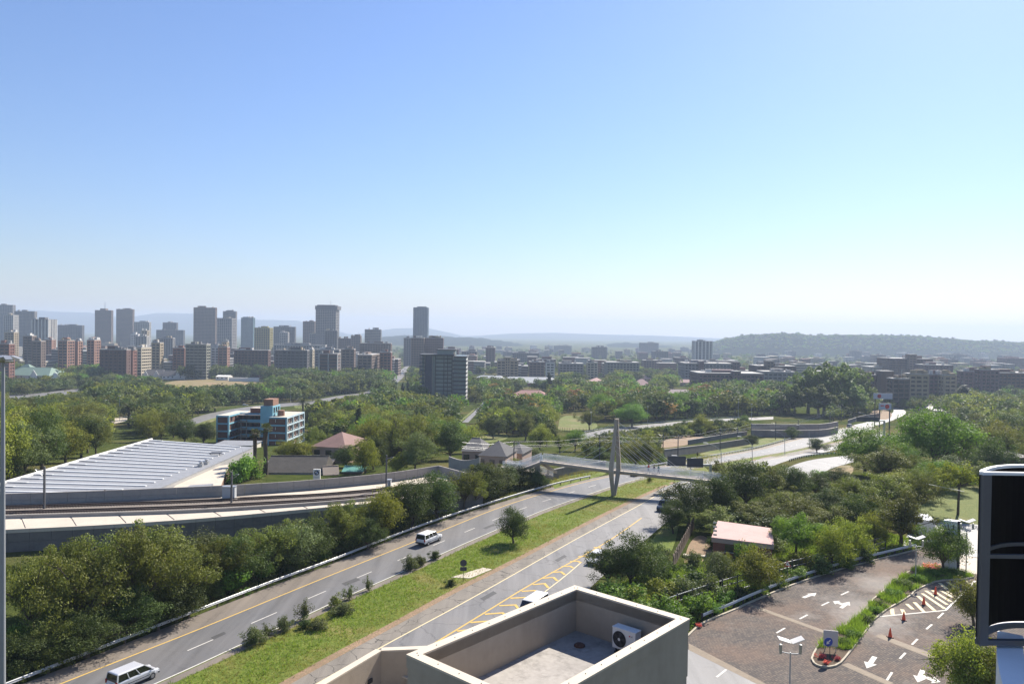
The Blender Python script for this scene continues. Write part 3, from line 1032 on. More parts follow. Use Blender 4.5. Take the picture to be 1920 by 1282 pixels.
text_mesh('logo_letters', 'LG', 0.062, mk('logo_grey', (0.12, 0.12, 0.13), 0.5), acr, (lx + 0.085, fy + 0.003 * sgn, 0.53), (pi / 2, 0, 0) if sgn < 0 else (pi / 2, 0, pi))
for a in (-0.36, 0.36):
    MB().box(a, 0, -0.17, 0.05, 0.34, 0.05).box(a, 0.1, -0.12, 0.04, 0.04, 0.12).box(a, -0.1, -0.12, 0.04, 0.04, 0.12).build('stand_leg', M_DARKSTEEL, acr)
MB().box(0.5, 0, 0.1, 0.08, 0.2, 0.24).build('valve_cover', M_BLACK, acr)
MB().tube([(0.53, 0, 0.15), (0.62, 0.0, 0.1), (0.66, -0.1 * sgn, -0.1), (0.66, -0.2 * sgn, -0.15)], 0.022, 6).build('pipe', M_BLACK, acr)

# ------------------------------------------------------------------ curved dark screen at the right
M_ALU = mk('grey_aluminium', (0.13, 0.13, 0.14), 0.45, 0.06, 1.5, metal=0.3, obj=True)
M_ALUW = mk('white_aluminium', (0.8, 0.8, 0.8), 0.4, 0.04, 1.5, obj=True)
M_DARKP = mk('dark_screen', (0.008, 0.007, 0.009), 0.5, 0.1, 1.0, spec=0.1, obj=True)
DS = 10.0
q0 = W(1841, 884, DS); qb = W(1824, 1203, DS)
ztop, zbot = q0.z, qb.z - 0.03
scr = empty('curved_screen', Vector((q0.x, q0.y, zbot)))
tag(scr, 'dark curved screen in grey metal frame at the right edge', 'screen')
Hs = ztop - zbot; wS = 2.0; dS = 0.62
arc = []
for i in range(25):
    t = i / 24
    x_ = 0.0 + wS * t
    # D-shape: quick rounding at the left end, then nearly flat back
    y_ = dS * (1 - (1 - min(1, x_ / 0.6)) ** 2.4) ** 0.5 if x_ < 0.6 else dS
    arc.append((x_, y_))
arc = [(0, 0)] + [(a + .68 * b, b) for a, b in [(0.0, 0.12)] + arc[1:]]


def ring(mb, z, h, w):
    mb.box(wS / 2, 0, z, wS, w, h)
    for a, b in zip(arc, arc[1:]):
        mb.bar((a[0], a[1], z + h), (b[0] + 0.004, b[1], z + h), w, h)


zm = Hs - (1046 - 884) / 1400 * DS
for z_, h_, w_, m_, nm in ((Hs - 0.04, 0.04, 0.055, M_ALUW, 'top_rim'), (zm, 0.05, 0.05, M_ALU, 'middle_rail'), (0.0, 0.07, 0.07, M_ALU, 'bottom_rail')):
    mb = MB(); ring(mb, z_, h_, w_); mb.build(nm, m_, scr)
mb = MB()
mb.strip([(a, b, 0.09) for a, b in arc], [(a, b, Hs - 0.05) for a, b in arc])
mb.strip([(a - .02, b + .025, Hs - 0.05) for a, b in arc], [(a - .02, b + .025, 0.09) for a, b in arc])
mb.build('curved_panel', M_DARKP, scr)
MB().box(0.05, 0.0, 0.0, 0.11, 0.1, Hs - 0.04).build('corner_post', M_ALU, scr)
MB().box(wS, 0.0, -zbot, 0.16, 0.16, Hs + zbot).build('corner_post', M_ALU, scr)
# white curved gutter below it
gt = empty('curved_ledge', W(1905, 1240, 8.4))
tag(gt, 'white curved metal ledge under the dark screen', 'ledge')
P = [W(u, v, D_) - gt.location for u, v, D_ in ((1893, 1188, 10.6), (1893, 1215, 9.9), (1896, 1245, 9.2), (1905, 1282, 8.4), (1925, 1330, 7.6), (1960, 1390, 6.9))]
P = smooth(P, 2)
zc = P[0].z
P = [Vector((p.x, p.y, zc)) for p in [W(u, v, 1) for u, v in ()]] or P
z0 = 26.35
P = smooth([G(u, v, z=z0) - gt.location for u, v in ((1894, 1186), (1893, 1215), (1897, 1248), (1908, 1290), (1935, 1345), (1980, 1400))], 2)
mb = MB()
wl = 0.15
Lp, Rp = offset(P, wl), offset(P, -wl)
mb.strip(Lp, Rp)
dn_ = Vector((0, 0, -0.55))
mb.strip([p + dn_ for p in Lp], Lp); mb.strip(Rp, [p + dn_ for p in Rp]); mb.strip([p + dn_ for p in Rp], [p + dn_ for p in Lp])
mb.face(Lp[0], Rp[0], Rp[0] + dn_, Lp[0] + dn_)
mb.build('ledge_band', M_ALUW, gt)
for k, p in enumerate((P[2], P[len(P) // 2])):
    MB().tube([p + Vector((0.1, 0, -.05)), p + Vector((0.75, 0.05, -.05))], 0.025, 8).build('bracket', M_ALUW, gt)

# ------------------------------------------------------------------ tall floodlight mast at the left edge
mast = empty('floodlight_mast', gz(-34.2, 50.0))
tag(mast, 'tall grey floodlight mast standing at the left edge', 'lamp mast')
topz = W(6, 672, 50).z
pts = [(0, 0, 0), (0, 0, topz)]
MB().tube([(0, 0, 0), (0, 0, topz * .5), (0, 0, topz)], [0.27, 0.19, 0.095], 14).build('pole', mk('mast_paint', (0.30, 0.31, 0.33), 0.45, 0.06, 1.0, metal=0.3), mast)
mastc = Vector((W(5, 900, 50).x, 50, 0))
mast.location = (mastc.x, 50, 0)
MB().lathe(0, 0, [(0.2, topz - .25), (0.62, topz - .12), (0.66, topz + .1), (0.5, topz + .16), (0.1, topz + .22)], 16).build('lamp_ring', M_STEEL, mast)
for a in (0.1, 1.2, 2.3, 3.4, 4.5, 5.6):
    o = MB().box(0, 0, -0.08, 0.62, 0.42, 0.16).box(0.36, 0, -0.12, 0.14, 0.46, 0.1).build('floodlight', M_STEEL, mast, (0.85 * cos(a), 0.85 * sin(a), topz + .02))
    o.rotation_euler = (0, 0.35, a)

# ------------------------------------------------------------------ cable-stayed footbridge
M_BRIDGE = mk('bridge_concrete', (0.43, 0.37, 0.30), 0.85, 0.12, 0.4, 0.15, dirt=0.4)
M_PYLON = mk('pylon_concrete', (0.36, 0.31, 0.25), 0.8, 0.1, 0.4, 0.1, dirt=0.3)
M_RAILW = mk('white_railing', (0.78, 0.79, 0.79), 0.5, 0.05, 2.0)
M_CABLE = mk('stay_cable', (0.55, 0.55, 0.54), 0.4, 0.05, 2.0, metal=0.4)
pb = G(1151, 929)
br = empty('footbridge', pb)
tag(br, 'concrete cable-stayed footbridge with white railings crossing the highway', 'bridge')
DK_L = W(1016, 862, 148.0); DK_M = W(1147, 879, 142.5); DK_R = W(1318, 897, 137.5); DK_R2 = W(1420, 909, 134.5)
W_B = 2.3


def rel(p):
    return Vector(p) - pb


def deck(a, b, nm='deck', w=W_B, th=0.55):
    MB().bar(rel(a), rel(b), w, 0.34).bar(rel(a) - Vector((0, 0, .34)), rel(b) - Vector((0, 0, .34)), w * 0.62, th - .2).build(nm, M_BRIDGE, br)
    d_ = Vector(b) - Vector(a)
    nn = Vector((-d_.y, d_.x, 0)).normalized()
    for s_ in (-1, 1):
        o1 = nn * (w / 2 - 0.08) * s_
        A, B = rel(a) + o1, rel(b) + o1
        L = (B - A).length
        mb = MB()
        mb.tube([A + Vector((0, 0, 1.15)), B + Vector((0, 0, 1.15))], 0.035, 5)
        mb.tube([A + Vector((0, 0, .12)), B + Vector((0, 0, .12))], 0.025, 4)
        k = int(L / 0.15)
        for i in range(k + 1):
            p = A.lerp(B, i / k)
            mb.box(p.x, p.y, p.z + .1, 0.058, 0.058, 1.05)
        mb.build('railing', M_RAILW, br)
        for i in range(int(L / 2.4) + 1):
            p = A.lerp(B, i / max(1, int(L / 2.4)))
            MB().box(0, 0, 0, 0.08, 0.08, 1.2).build('railing_post', M_RAILW, br, p)


deck(DK_L, DK_M); deck(DK_M, DK_R); deck(DK_R, DK_R2)
LD = W(953, 879.5, 147.5)
LD = Vector((LD.x, DK_L.y - 0.4, LD.z))
deck(DK_L, LD + Vector((2.2, 0, .25)), 'ramp')
LD2 = LD + Vector((-0.6, 0.9, 0))
deck(LD + Vector((2.2, 0.0, .24)), LD + Vector((-1.1, 0.0, .2)), 'landing')
deck(LD + Vector((-0.2, 2.55, .12)), LD + Vector((9.0, 2.4, -1.6)), 'ramp')
MB().box(0, 0, 0, 3.6, 4.9, 0.3).build('landing_slab', M_BRIDGE, br, rel(LD + Vector((0.2, 1.2, -0.15))))
for p, w_, d_, ztop in ((W(1008, 880, 148), 1.0, 0.7, DK_L.z - .6), (W(1028, 885, 150.5), 0.5, 0.5, 3.0), (W(950, 880, 149), 0.7, 0.7, LD.z - .2)):
    z0 = T(p.y) - 0.3
    MB().box(0, 0, 0, w_, d_, ztop - z0).build('pier', M_BRIDGE, br, rel((p.x, p.y, z0)))
mp_ = MB()
a, b = rel(W(1018, 867, 148.2)), rel(W(1041, 882, 150.4))
mp_.bar(a, b, 1.2, 0.5).build('brace', M_BRIDGE, br)
# the pylon: two legs that spread at deck level and meet at head and foot
ptop = W(1158.5, 785, 139.5)
HP = ptop.z - pb.z
dk = DK_M.z - pb.z
tdir = Vector((DK_R.x - DK_L.x, DK_R.y - DK_L.y, 0)).normalized()
ndir = Vector((-tdir.y, tdir.x, 0))          # across the deck, away from the camera
lean = rel(ptop); lean.z = 0
for s_ in (-1, 1):
    secs = []
    for z_, sp, w_, d_ in ((-0.5, 0.32, 0.5, 0.6), (0.0, 0.32, 0.52, 0.6), (dk * .55, 0.95, 0.66, 0.58), (dk + 0.3, 1.5, 0.84, 0.56), (dk + 2.0, 1.32, 0.78, 0.52), (HP * .72, 0.72, 0.6, 0.5), (HP * .86, 0.42, 0.5, 0.48), (HP, 0.3, 0.46, 0.44)):
        c = lean * (z_ / HP) * 0.6 + ndir * sp * s_ + tdir * (0.4 * s_ * sp / 1.5) + Vector((0, 0, z_))
        secs.append([c + tdir * w_ / 2 * i + ndir * d_ / 2 * j for i, j in ((-1, -1), (1, -1), (1, 1), (-1, 1))])
    MB().loft(secs).build('pylon_leg', M_PYLON, br)
for z_ in (HP * .76, HP * .84, HP * .92):
    MB().box(0, 0, 0, 0.6, 0.6, 0.25, atan2(tdir.y, tdir.x)).build('anchor_block', M_PYLON, br, lean * (z_ / HP) * 0.6 + Vector((0, 0, z_)))
for s_ in (-1, 1):
    for i in range(6):
        zt = HP * (0.97 - 0.075 * i)
        f = 0.98 - 0.135 * i
        tp = lean * (zt / HP) * 0.6 + ndir * (0.3 + 0.05 * i) * s_ + Vector((0, 0, zt))
        for end, gn in ((DK_R, 1), (DK_L, -1)):
            if gn < 0 and i > 4:
                continue
            e = rel(DK_M).lerp(rel(end), f * (0.86 if gn > 0 else 0.95)) + ndir * (W_B / 2 - .02) * s_
            MB().tube([tp, e], 0.022, 4).build('stay_cable', M_CABLE, br)

# ------------------------------------------------------------------ sign gantry, road signs, lamps
M_SIGNB = mk('sign_back', (0.05, 0.055, 0.065), 0.55, 0.15, 1.0)
g0 = W(1332, 880, 146.5)
gan = empty('sign_gantry', gz(g0.x, g0.y))
tag(gan, 'grey gantry carrying the dark backs of two road signs', 'sign gantry')
GR = lambda u, v, D_=146.5: W(u, v, D_) - gan.location
zt_ = GR(1332, 870).z
MB().box(0, 0, 0, 0.42, 0.42, zt_).build('post', M_STEEL, gan)
pA = GR(1250, 861); pA.z = zt_
MB().bar((0.2, 0, zt_), (pA.x, 0, zt_), 0.35, 0.4).build('beam', M_STEEL, gan)
for u0, u1, v0, v1 in ((1251, 1285, 854, 873), (1287.5, 1317.5, 858, 875.5)):
    a, b = GR(u0, v0), GR(u1, v1)
    sb = MB().box(0, 0, 0, b.x - a.x, 0.08, a.z - b.z).build('sign_panel', M_SIGNB, gan, ((a.x + b.x) / 2, -0.32, b.z))
    for zf in (0.25, 0.75):
        MB().box(0, -0.07, (a.z - b.z) * zf, (b.x - a.x) * .98, 0.05, 0.1).build('stiffener', M_DARKSTEEL, sb)
g0 = W(1658, 790, 300)
gan2 = empty('sign_gantry', gz(g0.x, 300))
tag(gan2, 'distant grey gantry with a dark sign back near the billboards', 'sign gantry')
zt_ = W(1658, 788, 300).z - gan2.location.z
MB().box(0, 0, 0, 0.6, 0.6, zt_).build('post', M_STEEL, gan2)
a, b = W(1605, 781, 300) - gan2.location, W(1647, 790.5, 300) - gan2.location
MB().bar((0.2, 0, zt_), (a.x, 0, zt_), 0.4, 0.45).build('beam', M_STEEL, gan2)
MB().box((a.x + b.x) / 2, -.4, b.z, b.x - a.x, 0.1, a.z - b.z).build('sign_panel', M_SIGNB, gan2)

M_POLE = mk('lamp_pole', (0.40, 0.41, 0.41), 0.5, 0.08, 1.0, metal=0.4)


def road_lamp(u, vb, vt, ua, va, D_, label):
    """curved-arm street lamp: foot seen at (u, vb), neck at vt, head at (ua, va)"""
    ft = W(u, vb, D_); r = empty('street_lamp', gz(ft.x, D_))
    tag(r, label, 'street lamp', 'curved-arm street lamps along the highway')
    a = W(u - 1, vt, D_) - r.location; h = W(ua, va, D_) - r.location
    mid = a.lerp(h, 0.35) + Vector((0, 0, (h.z - a.z) * 0.22))
    MB().tube([(0, 0, 0), a, a.lerp(mid, .6), mid, h], [0.1, 0.075, 0.065, 0.06, 0.05], 6).build('pole', M_POLE, r)
    MB().bar(h + Vector((0.4, 0, .05)), h + Vector((-0.7, 0, .12)), 0.28, 0.16).build('lamp_head', M_WHITE, r)
    return r


road_lamp(1296, 882, 866, 1266, 854, 150, 'curved street lamp just behind the first sign gantry panel')
road_lamp(1353, 864, 845, 1324, 830, 178, 'curved street lamp above the bushes right of the gantry')
road_lamp(1411, 853, 834, 1387, 818, 208, 'curved street lamp between road and railway, third along the highway')
road_lamp(1472, 838, 818, 1449, 807, 245, 'curved street lamp in front of the concrete overpass wall')
road_lamp(1518, 826, 808, 1497, 797, 285, 'small curved street lamp at the end of the overpass wall')
road_lamp(1636, 802, 785, 1612, 773, 330, 'small curved street lamp beside the distant gantry')


def tall_lamp(u, vb, vt, label, D_=None):
    p = G(u, vb)
    r = empty('street_lamp', gz(p.x, p.y))
    tag(r, label, 'street lamp', 'straight street lamps among the park trees')
    h = (vb - vt) * p.y / FPX
    MB().tube([(0, 0, 0), (0, 0, h)], [0.11, 0.06], 5).build('pole', M_POLE, r)
    MB().bar((-.5, 0, h + .12), (.5, 0, h + .12), 0.3, 0.16).build('lamp_head', M_WHITE, r)
    return r


for i, (u, vb, vt, lb) in enumerate(((1108, 811, 773, 'slim street lamp at the edge of the park lawn'), (1214, 799, 762, 'slim street lamp behind the footbridge pylon top'), (1384, 787, 748, 'slim tall street lamp left of the overpass wall'),
                                     (1409, 787, 757, 'slim street lamp just right of a taller twin'), (198, 790, 750, 'slim street lamp left of the dark palms'), (224, 788, 742, 'tall slim street lamp beside the dark palms'), (299, 762, 732, 'slim street lamp below the dry field'),
                                     (379, 762, 730, 'slim street lamp left of the blue apartment tower'), (545, 756, 722, 'slim street lamp right of the brick rooftop tank'), (471, 756, 730, 'short street lamp behind the blue apartment roof'), (584, 842, 803, 'slim lamp post right of the blue apartment block'))):
    tall_lamp(u, vb, vt, lb)


# ------------------------------------------------------------------ car park furniture
def twin_lamp(u, v_head, D_, label, panel=0.85):
    h = W(u, v_head, D_)
    r = empty('car_park_lamp', gz(h.x, D_))
    tag(r, label, 'lamp post', 'twin-headed lamp posts in the car park')
    z = h.z - T(D_)
    MB().tube([(0, 0, 0), (0, 0, z)], [0.075, 0.05], 8).build('pole', M_POLE, r)
    MB().tube([(-0.82, 0, z + .05), (0, 0, z - .12), (0.82, -.05, z - .1)], 0.035, 6).build('crossarm', M_POLE, r)
    for s_ in (-1, 1):
        MB().lathe(0.8 * s_, 0, [(0.11, z - .12), (0.13, z + .25), (0.13, z + .62), (0.05, z + .66)], 10).build('lamp', M_STEEL, r)
        o = MB().box(0, 0, -0.02, 1.05, 0.55, 0.05).build('reflector', M_WHITE, r, (0.52 * s_, 0, z + 1.0))
        o.rotation_euler = (0.2, -0.32 * s_, 0.1)
        MB().tube([(0.75 * s_, 0, z + .6), (0.5 * s_, 0, z + 1.0)], 0.02, 5).build('stay', M_POLE, r)
    return r


twin_lamp(1482, 1222, 60, 'white twin-headed lamp post standing in the near paved car park')
twin_lamp(1718, 1022, 93, 'twin-headed lamp post in front of the tree by the totem sign')
twin_lamp(1813, 990, 97, 'twin-headed lamp post right of the white totem sign')

M_CONE = mk('cone_orange', (0.80, 0.09, 0.03), 0.5, 0.08, 4.0, obj=True)
cone0 = empty('traffic_cone', (0, 0, 0))
MB().lathe(0, 0, [(0.20, 0.07), (0.185, 0.12), (0.045, 0.93), (0.02, 0.95)], 14).build('body', M_CONE, cone0)
MB().box(0, 0, 0, 0.52, 0.52, 0.07).build('base', mk('cone_base', (0.10, 0.03, 0.02), 0.7), cone0)
cl = ['orange traffic cone nearest the blank signboard, first of four', 'orange traffic cone beside the white boundary line, second of four', 'orange traffic cone standing in the middle of the hatched stripes', 'orange traffic cone at the shaded end of the hatched stripes']
for i, (u, v) in enumerate(((1669, 1195), (1694.5, 1163), (1732, 1134), (1754, 1115))):
    c = cone0 if i == 0 else copy_tree(cone0)
    g = G(u, v); c.location = (g.x, g.y, 0.065); c.rotation_euler = (0, 0, i * 1.3)
    tag(c, cl[i], 'traffic cone', 'orange cones in the car park')

# blank board
g = G(1557, 1224)
s = empty('sign_board', Vector((g.x, g.y, 0.16)), radians(-12))
tag(s, 'blank pale rectangular board on the planted island', 'sign')
MB().box(0, 0, 0.55, 1.32, 0.07, 1.5).build('board', mk('board_back', (0.50, 0.47, 0.43), 0.6, 0.04, 1.0), s)
for a in (-.5, .5):
    MB().box(a, 0.07, 0, 0.07, 0.06, 1.9).build('post', M_STEEL, s)
# blue keep-left disc with a white arrow
g = G(1556, 1240)
s = empty('road_sign', Vector((g.x, g.y, 0.16)), radians(6))
tag(s, 'round blue arrow sign on a post at the island tip', 'road sign')
MB().tube([(0, 0.04, 0), (0, 0.04, 2.0)], 0.035, 6).build('post', M_DARKSTEEL, s)
mb = MB(); disc(mb, 0, 0, 0.42, -0.012, 24); disc(mb, 0, 0, 0.42, 0.012, 24)
for j in range(24):
    a0, a1 = 2 * pi * j / 24, 2 * pi * (j + 1) / 24
    mb.face((.42 * cos(a0), -.012, .42 * sin(a0)), (.42 * cos(a1), -.012, .42 * sin(a1)), (.42 * cos(a1), .012, .42 * sin(a1)), (.42 * cos(a0), .012, .42 * sin(a0)))
dd = mb.build('disc', mk('sign_blue', (0.02, 0.06, 0.33), 0.45, 0.05, 2.0), s, (-0.18, 0, 1.72))
mb = MB()
ct, st_ = cos(radians(225)), sin(radians(225))
AR = lambda a, b: (a * ct - b * st_, -0.02, a * st_ + b * ct)
mb.face(AR(-.26, .055), AR(-.26, -.055), AR(.06, -.055), AR(.06, .055)); mb.face(AR(.03, .19), AR(.03, -.19), AR(.29, 0))
mb.build('arrow', M_WHITE, dd)
# totem sign with letter
g = G(1772, 1066); g2 = G(1800, 1068)
s = empty('totem_sign', Vector((g.x + 0.6, g.y, 0.05)), radians(-33))
tag(s, 'tall white and navy totem sign with a letter beside the tree', 'sign')
zt_ = W(1780, 976, g.y).z
MB().box(0.0, 0, 0, 1.55, 0.5, zt_).build('face_panel', mk('totem_white', (0.60, 0.62, 0.64), 0.4, 0.03, 1.0), s)
MB().box(0.31, 0.62, 0, 1.6, 0.7, zt_ - .02).build('navy_slab', mk('totem_navy', (0.012, 0.016, 0.045), 0.45, 0.1, 1.0), s)
text_mesh('letter', 'U', 1.25, mk('sign_ink', (0.01, 0.015, 0.06), 0.5), s, (0.05, -0.256, zt_ - 0.95), (pi / 2, 0, 0))
text_mesh('letter', 'N', 1.25, MATS['sign_ink'], s, (0.0, -0.256, zt_ - 2.0), (pi / 2, 0, 0))


# triangular warning signs
def tri_sign(u, vb, vt, label, inv=False, sz=0.85):
    g = G(u, vb); r = empty('warning_sign', gz(g.x, g.y), radians(-8))
    tag(r, label, 'road sign')
    z = (vb - vt) * g.y / FPX - sz
    MB().tube([(0, 0.03, 0), (0, 0.03, z + sz * .6)], 0.04, 6).build('post', M_DARKSTEEL, r)
    f = -1 if inv else 1
    zc = z + sz * .5
    T3 = lambda k, y: [(-sz * .55 * k, y, zc - f * sz * .45 * k), (sz * .55 * k, y, zc - f * sz * .45 * k), (0, y, zc + f * sz * .5 * k)]
    MB().loft([T3(1, -.01), T3(1, .015)]).build('plate', mk('sign_red', (0.42, 0.04, 0.03), 0.5), r)
    MB().face(*T3(.66, -.016)).build('face', M_WHITE, r)
    if not inv:
        MB().face((-.03, -.022, zc - .2), (.03, -.022, zc - .2), (.03, -.022, zc + .02), (-.03, -.022, zc + .02)).face((-.16, -.022, zc - .2), (-.1, -.022, zc - .2), (-.03, -.022, zc), (-.03, -.022, zc - .06)).build('symbol', M_BLACK, r)
    return r


tri_sign(1271, 1150, 1122, 'red-edged triangular warning sign in the bushes by the parapet')
tri_sign(1476, 1094, 1049, 'triangular warning sign beside the palisade fence and guardrail')
tri_sign(1690, 1011, 987, 'inverted red triangular yield sign under the trees', True, 1.0)
# round dark sign back in the median
g = G(868.5, 1089)
s = empty('road_sign', gz(g.x, g.y), radians(8))
tag(s, 'dark back of a round road sign on a thin post in the median', 'road sign')
hz = (1089 - 1048) * g.y / FPX
MB().tube([(0, 0, 0), (0, 0, hz)], 0.03, 5).build('post', M_DARKSTEEL, s)
mb = MB(); disc(mb, 0, hz - .42, 0.42, -.03, 20); disc(mb, 0, hz - .42, 0.42, -.055, 20)
mb.build('disc', M_SIGNB, s)
MB().box(0, -.04, hz - 1.38, .8, .04, .48).build('plate', M_SIGNB, s)
flatpad = MB().prism([(g.x + a, g.y + b) for a, b in ((-1.6, 1.2), (0.8, 1.0), (3.4, 4.6), (2.2, 5.2))], 0.0, 0.06).build('concrete_slab', M_CONCP)
tag(flatpad, 'worn concrete slab in the median grass behind the round sign', 'slab')

# ------------------------------------------------------------------ elevated railway
ZR = 3.0
# lines on the level of the track bed
def RL(pix, z=ZR, n=40):
    return [Vector((p.x, p.y, z)) for p in resample(smooth([G(u, v, z=z) for u, v in pix], 2), n)]


EDGE_N = RL([(-160, 1004), (0, 993), (187, 985), (396, 971), (588, 953), (700, 943), (800, 931), (880, 920), (905, 916)])       # near edge of walkway
WALK_N = RL([(-160, 980), (0, 972), (200, 967), (380, 961), (588, 948), (700, 938), (800, 926), (880, 915), (905, 911)])        # ballast near edge
BAL_F = RL([(-160, 951), (0, 946), (187, 940), (396, 930), (442, 928), (588, 918), (722, 905), (780, 896), (822, 889)])           # foot of far wall
TRK1 = RL([(-160, 967), (0, 961.5), (200, 956), (380, 950), (588, 939), (682, 932), (800, 919), (880, 908), (905, 904)])
TRK2 = RL([(-160, 957), (0, 952), (200, 946), (380, 940), (588, 929), (692, 921), (800, 909), (880, 899), (905, 895)])
viad = empty('railway_viaduct', (EDGE_N[0].x, EDGE_N[0].y, 0))
tag(viad, 'elevated railway bed with concrete walls running behind the roadside trees', 'railway')
vo = viad.location
R_ = lambda P, dz=0.0: [p - vo + Vector((0, 0, dz)) for p in P]
BAL_F2 = RL([(-160, 951), (0, 946), (187, 940), (396, 930), (588, 918), (722, 905), (800, 896), (880, 886), (905, 882)])
MB().strip(R_(BAL_F2), R_(WALK_N)).build('ballast', M_BALLAST, viad)
MB().strip(R_(WALK_N, -.02), R_(EDGE_N, -.02)).build('walkway_base', M_CONCP, viad)
# walkway slabs with joints
for i in range(0, 39, 3):
    a, b = i, min(39, i + 3)
    A0, A1, B0, B1 = WALK_N[a] - vo, WALK_N[b] - vo, EDGE_N[a] - vo, EDGE_N[b] - vo
    e = 0.02
    q = [B0.lerp(B1, e), B0.lerp(B1, 1 - e), A0.lerp(A1, 1 - e), A0.lerp(A1, e)]
    MB().hexa([p + Vector((0, 0, -.015)) for p in q] + [p + Vector((0, 0, .06)) for p in q]).build('walkway_slab', M_CONCP, viad)
# kerb wall between walkway and ballast
mb = MB()
for a, b in zip(R_(WALK_N), R_(WALK_N)[1:]):
    mb.bar(a + Vector((0, 0, .55)), b + Vector((0, 0, .55)), 0.3, 0.6)
mb.build('kerb_wall', M_CONC, viad)
# near retaining wall: panels
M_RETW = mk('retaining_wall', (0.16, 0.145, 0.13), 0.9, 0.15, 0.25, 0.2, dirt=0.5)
EN = resample(EDGE_N, 32)
for i in range(31):
    a, b = EN[i] - vo, EN[i + 1] - vo
    a, b = a.lerp(b, .006), b.lerp(a, .006)
    MB().bar(a + Vector((0, 0, .08)), b + Vector((0, 0, .08)), 0.35, 0.5).build('coping', M_CONCP, viad)
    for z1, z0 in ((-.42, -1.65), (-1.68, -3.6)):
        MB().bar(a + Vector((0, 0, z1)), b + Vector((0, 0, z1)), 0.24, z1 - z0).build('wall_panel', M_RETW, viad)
# far parapet wall: panels in two courses
FW = resample(BAL_F, 33)
for i in range(32):
    a, b = FW[i] - vo, FW[i + 1] - vo
    a, b = a.lerp(b, .006), b.lerp(a, .006)
    MB().bar(a + Vector((0, 0, 1.7)), b + Vector((0, 0, 1.7)), 0.22, 1.02).build('wall_panel', M_CONC, viad)
    MB().bar(a + Vector((0, 0, .66)), b + Vector((0, 0, .66)), 0.3, 0.75).build('wall_panel', M_CONC, viad)
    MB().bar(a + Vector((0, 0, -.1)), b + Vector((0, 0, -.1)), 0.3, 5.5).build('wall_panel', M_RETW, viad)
# pale platform by the far wall at the right, and its end wall
pl = [(430, 932), (588, 920), (722, 907), (815, 892), (868, 905), (800, 905), (692, 917), (588, 926)]
MB().face(*[G(u, v, z=ZR) - vo + Vector((0, 0, 0.05)) for u, v in pl]).build('platform', M_CONCP, viad)
ea, eb = G(822, 889, z=ZR) - vo, G(884, 905, z=ZR) - vo
MB().bar(ea + Vector((0, 0, 1.7)), eb + Vector((0, 0, 1.6)), 0.25, 1.75).build('end_wall', M_CONC, viad)
for trk in (TRK1, TRK2):
    tr_ = R_(trk)
    for s_ in (-.55, .55):
        P = offset(tr_, s_)
        mb = MB()
        for a, b in zip(P, P[1:]):
            mb.bar(a + Vector((0, 0, .2)), b + Vector((0, 0, .2)), 0.12, 0.2)
        mb.build('rail', M_RAIL, viad)
    mb = MB()
    Q = resample(tr_, 220)
    for i, q in enumerate(Q[:-1]):
        t = Q[i + 1] - q
        mb.box(q.x, q.y, q.z - .06, 0.26, 2.2, 0.1, atan2(t.y, t.x))
    tag(mb.build('sleepers', mk('sleeper', (0.10, 0.08, 0.065), 0.9, 0.2, 1.0), viad), None, None, None, 'stuff')
# equipment boxes on the bed
for u, v, w_, h_, lb in ((430, 934, 2.0, 1.9, 'pale grey railway cabinet beside the track wall'), (730, 912, 0.6, 1.2, 'small grey cabinet by the overhead line pole')):
    g = G(u, v, z=ZR)
    e = empty('equipment_cabinet', g); tag(e, lb, 'cabinet')
    MB().box(0, 0, 0, w_, 0.9, h_).build('body', mk('cabinet_grey', (0.42, 0.43, 0.43), 0.5, 0.05, 1.0), e)
    MB().box(0, 0, h_, w_ + .16, 1.05, .1).build('lid', M_STEEL, e)
    MB().box(w_ * .18, -.47, .1, .04, .03, h_ - .2).build('door_seam', M_DARKSTEEL, e)
    MB().box(0, 0, -.1, w_ + 1.0, 1.4, .16).build('plinth', M_CONCP, e)


def catenary(u, vb, vt, label, z=None, arm=0, off=0.0):
    g = G(u, vb, z=z) if z is not None else G(u, vb)
    if z is None:
        g.z = T(g.y)
    r = empty('overhead_line_pole', g)
    tag(r, label, 'pole', 'railway overhead line poles')
    h = (vb - vt) * g.y / FPX
    MB().box(0, 0, 0, 0.24, 0.24, h).build('pole', mk('pole_paint', (0.10, 0.10, 0.105), 0.5, 0.15, 1.0, metal=0.3), r)
    if arm:
        MB().tube([(0, 0, h * .88), (arm, -.3, h * .95)], .04, 5).build('bracket', M_STEEL, r)
        MB().tube([(0, 0, h * .75), (arm, -.3, h * .93)], .03, 5).build('bracket', M_STEEL, r)
    return r


c1 = catenary(83, 953, 874, 'dark overhead line pole in front of the white ribbed roof', ZR, -1.2)
c2 = catenary(434, 942, 884, 'dark overhead line pole beside the pale cabinet', ZR, 1.2)
c3 = catenary(724, 917, 852, 'dark overhead line pole near the end of the platform wall', ZR, 1.2)
catenary(197, 936, 917, 'short thin signal post on the far track wall', ZR)
cats = []
for i, (u, vb, vt, ar) in enumerate(((963, 885, 826, 1.2), (1124, 868, 815, 1.6), (1203, 860, 822, 1.4), (1243, 850, 812, -1.6), (1271, 855, 815, 1.4), (1350, 845, 802, 2.0), (1382, 830, 800, -1.5), (1408, 826, 793, 2.0), (1454, 824, 790, -2.0), (1496, 820, 786, 2.2), (1556, 805, 772, 2.2), (1577, 790, 758, -2.2))):
    cats.append(catenary(u, vb, vt, '', None, ar))
name_row(cats, 'dark railway overhead line pole', 'in the row behind the highway', 'pole', 'railway overhead line poles')
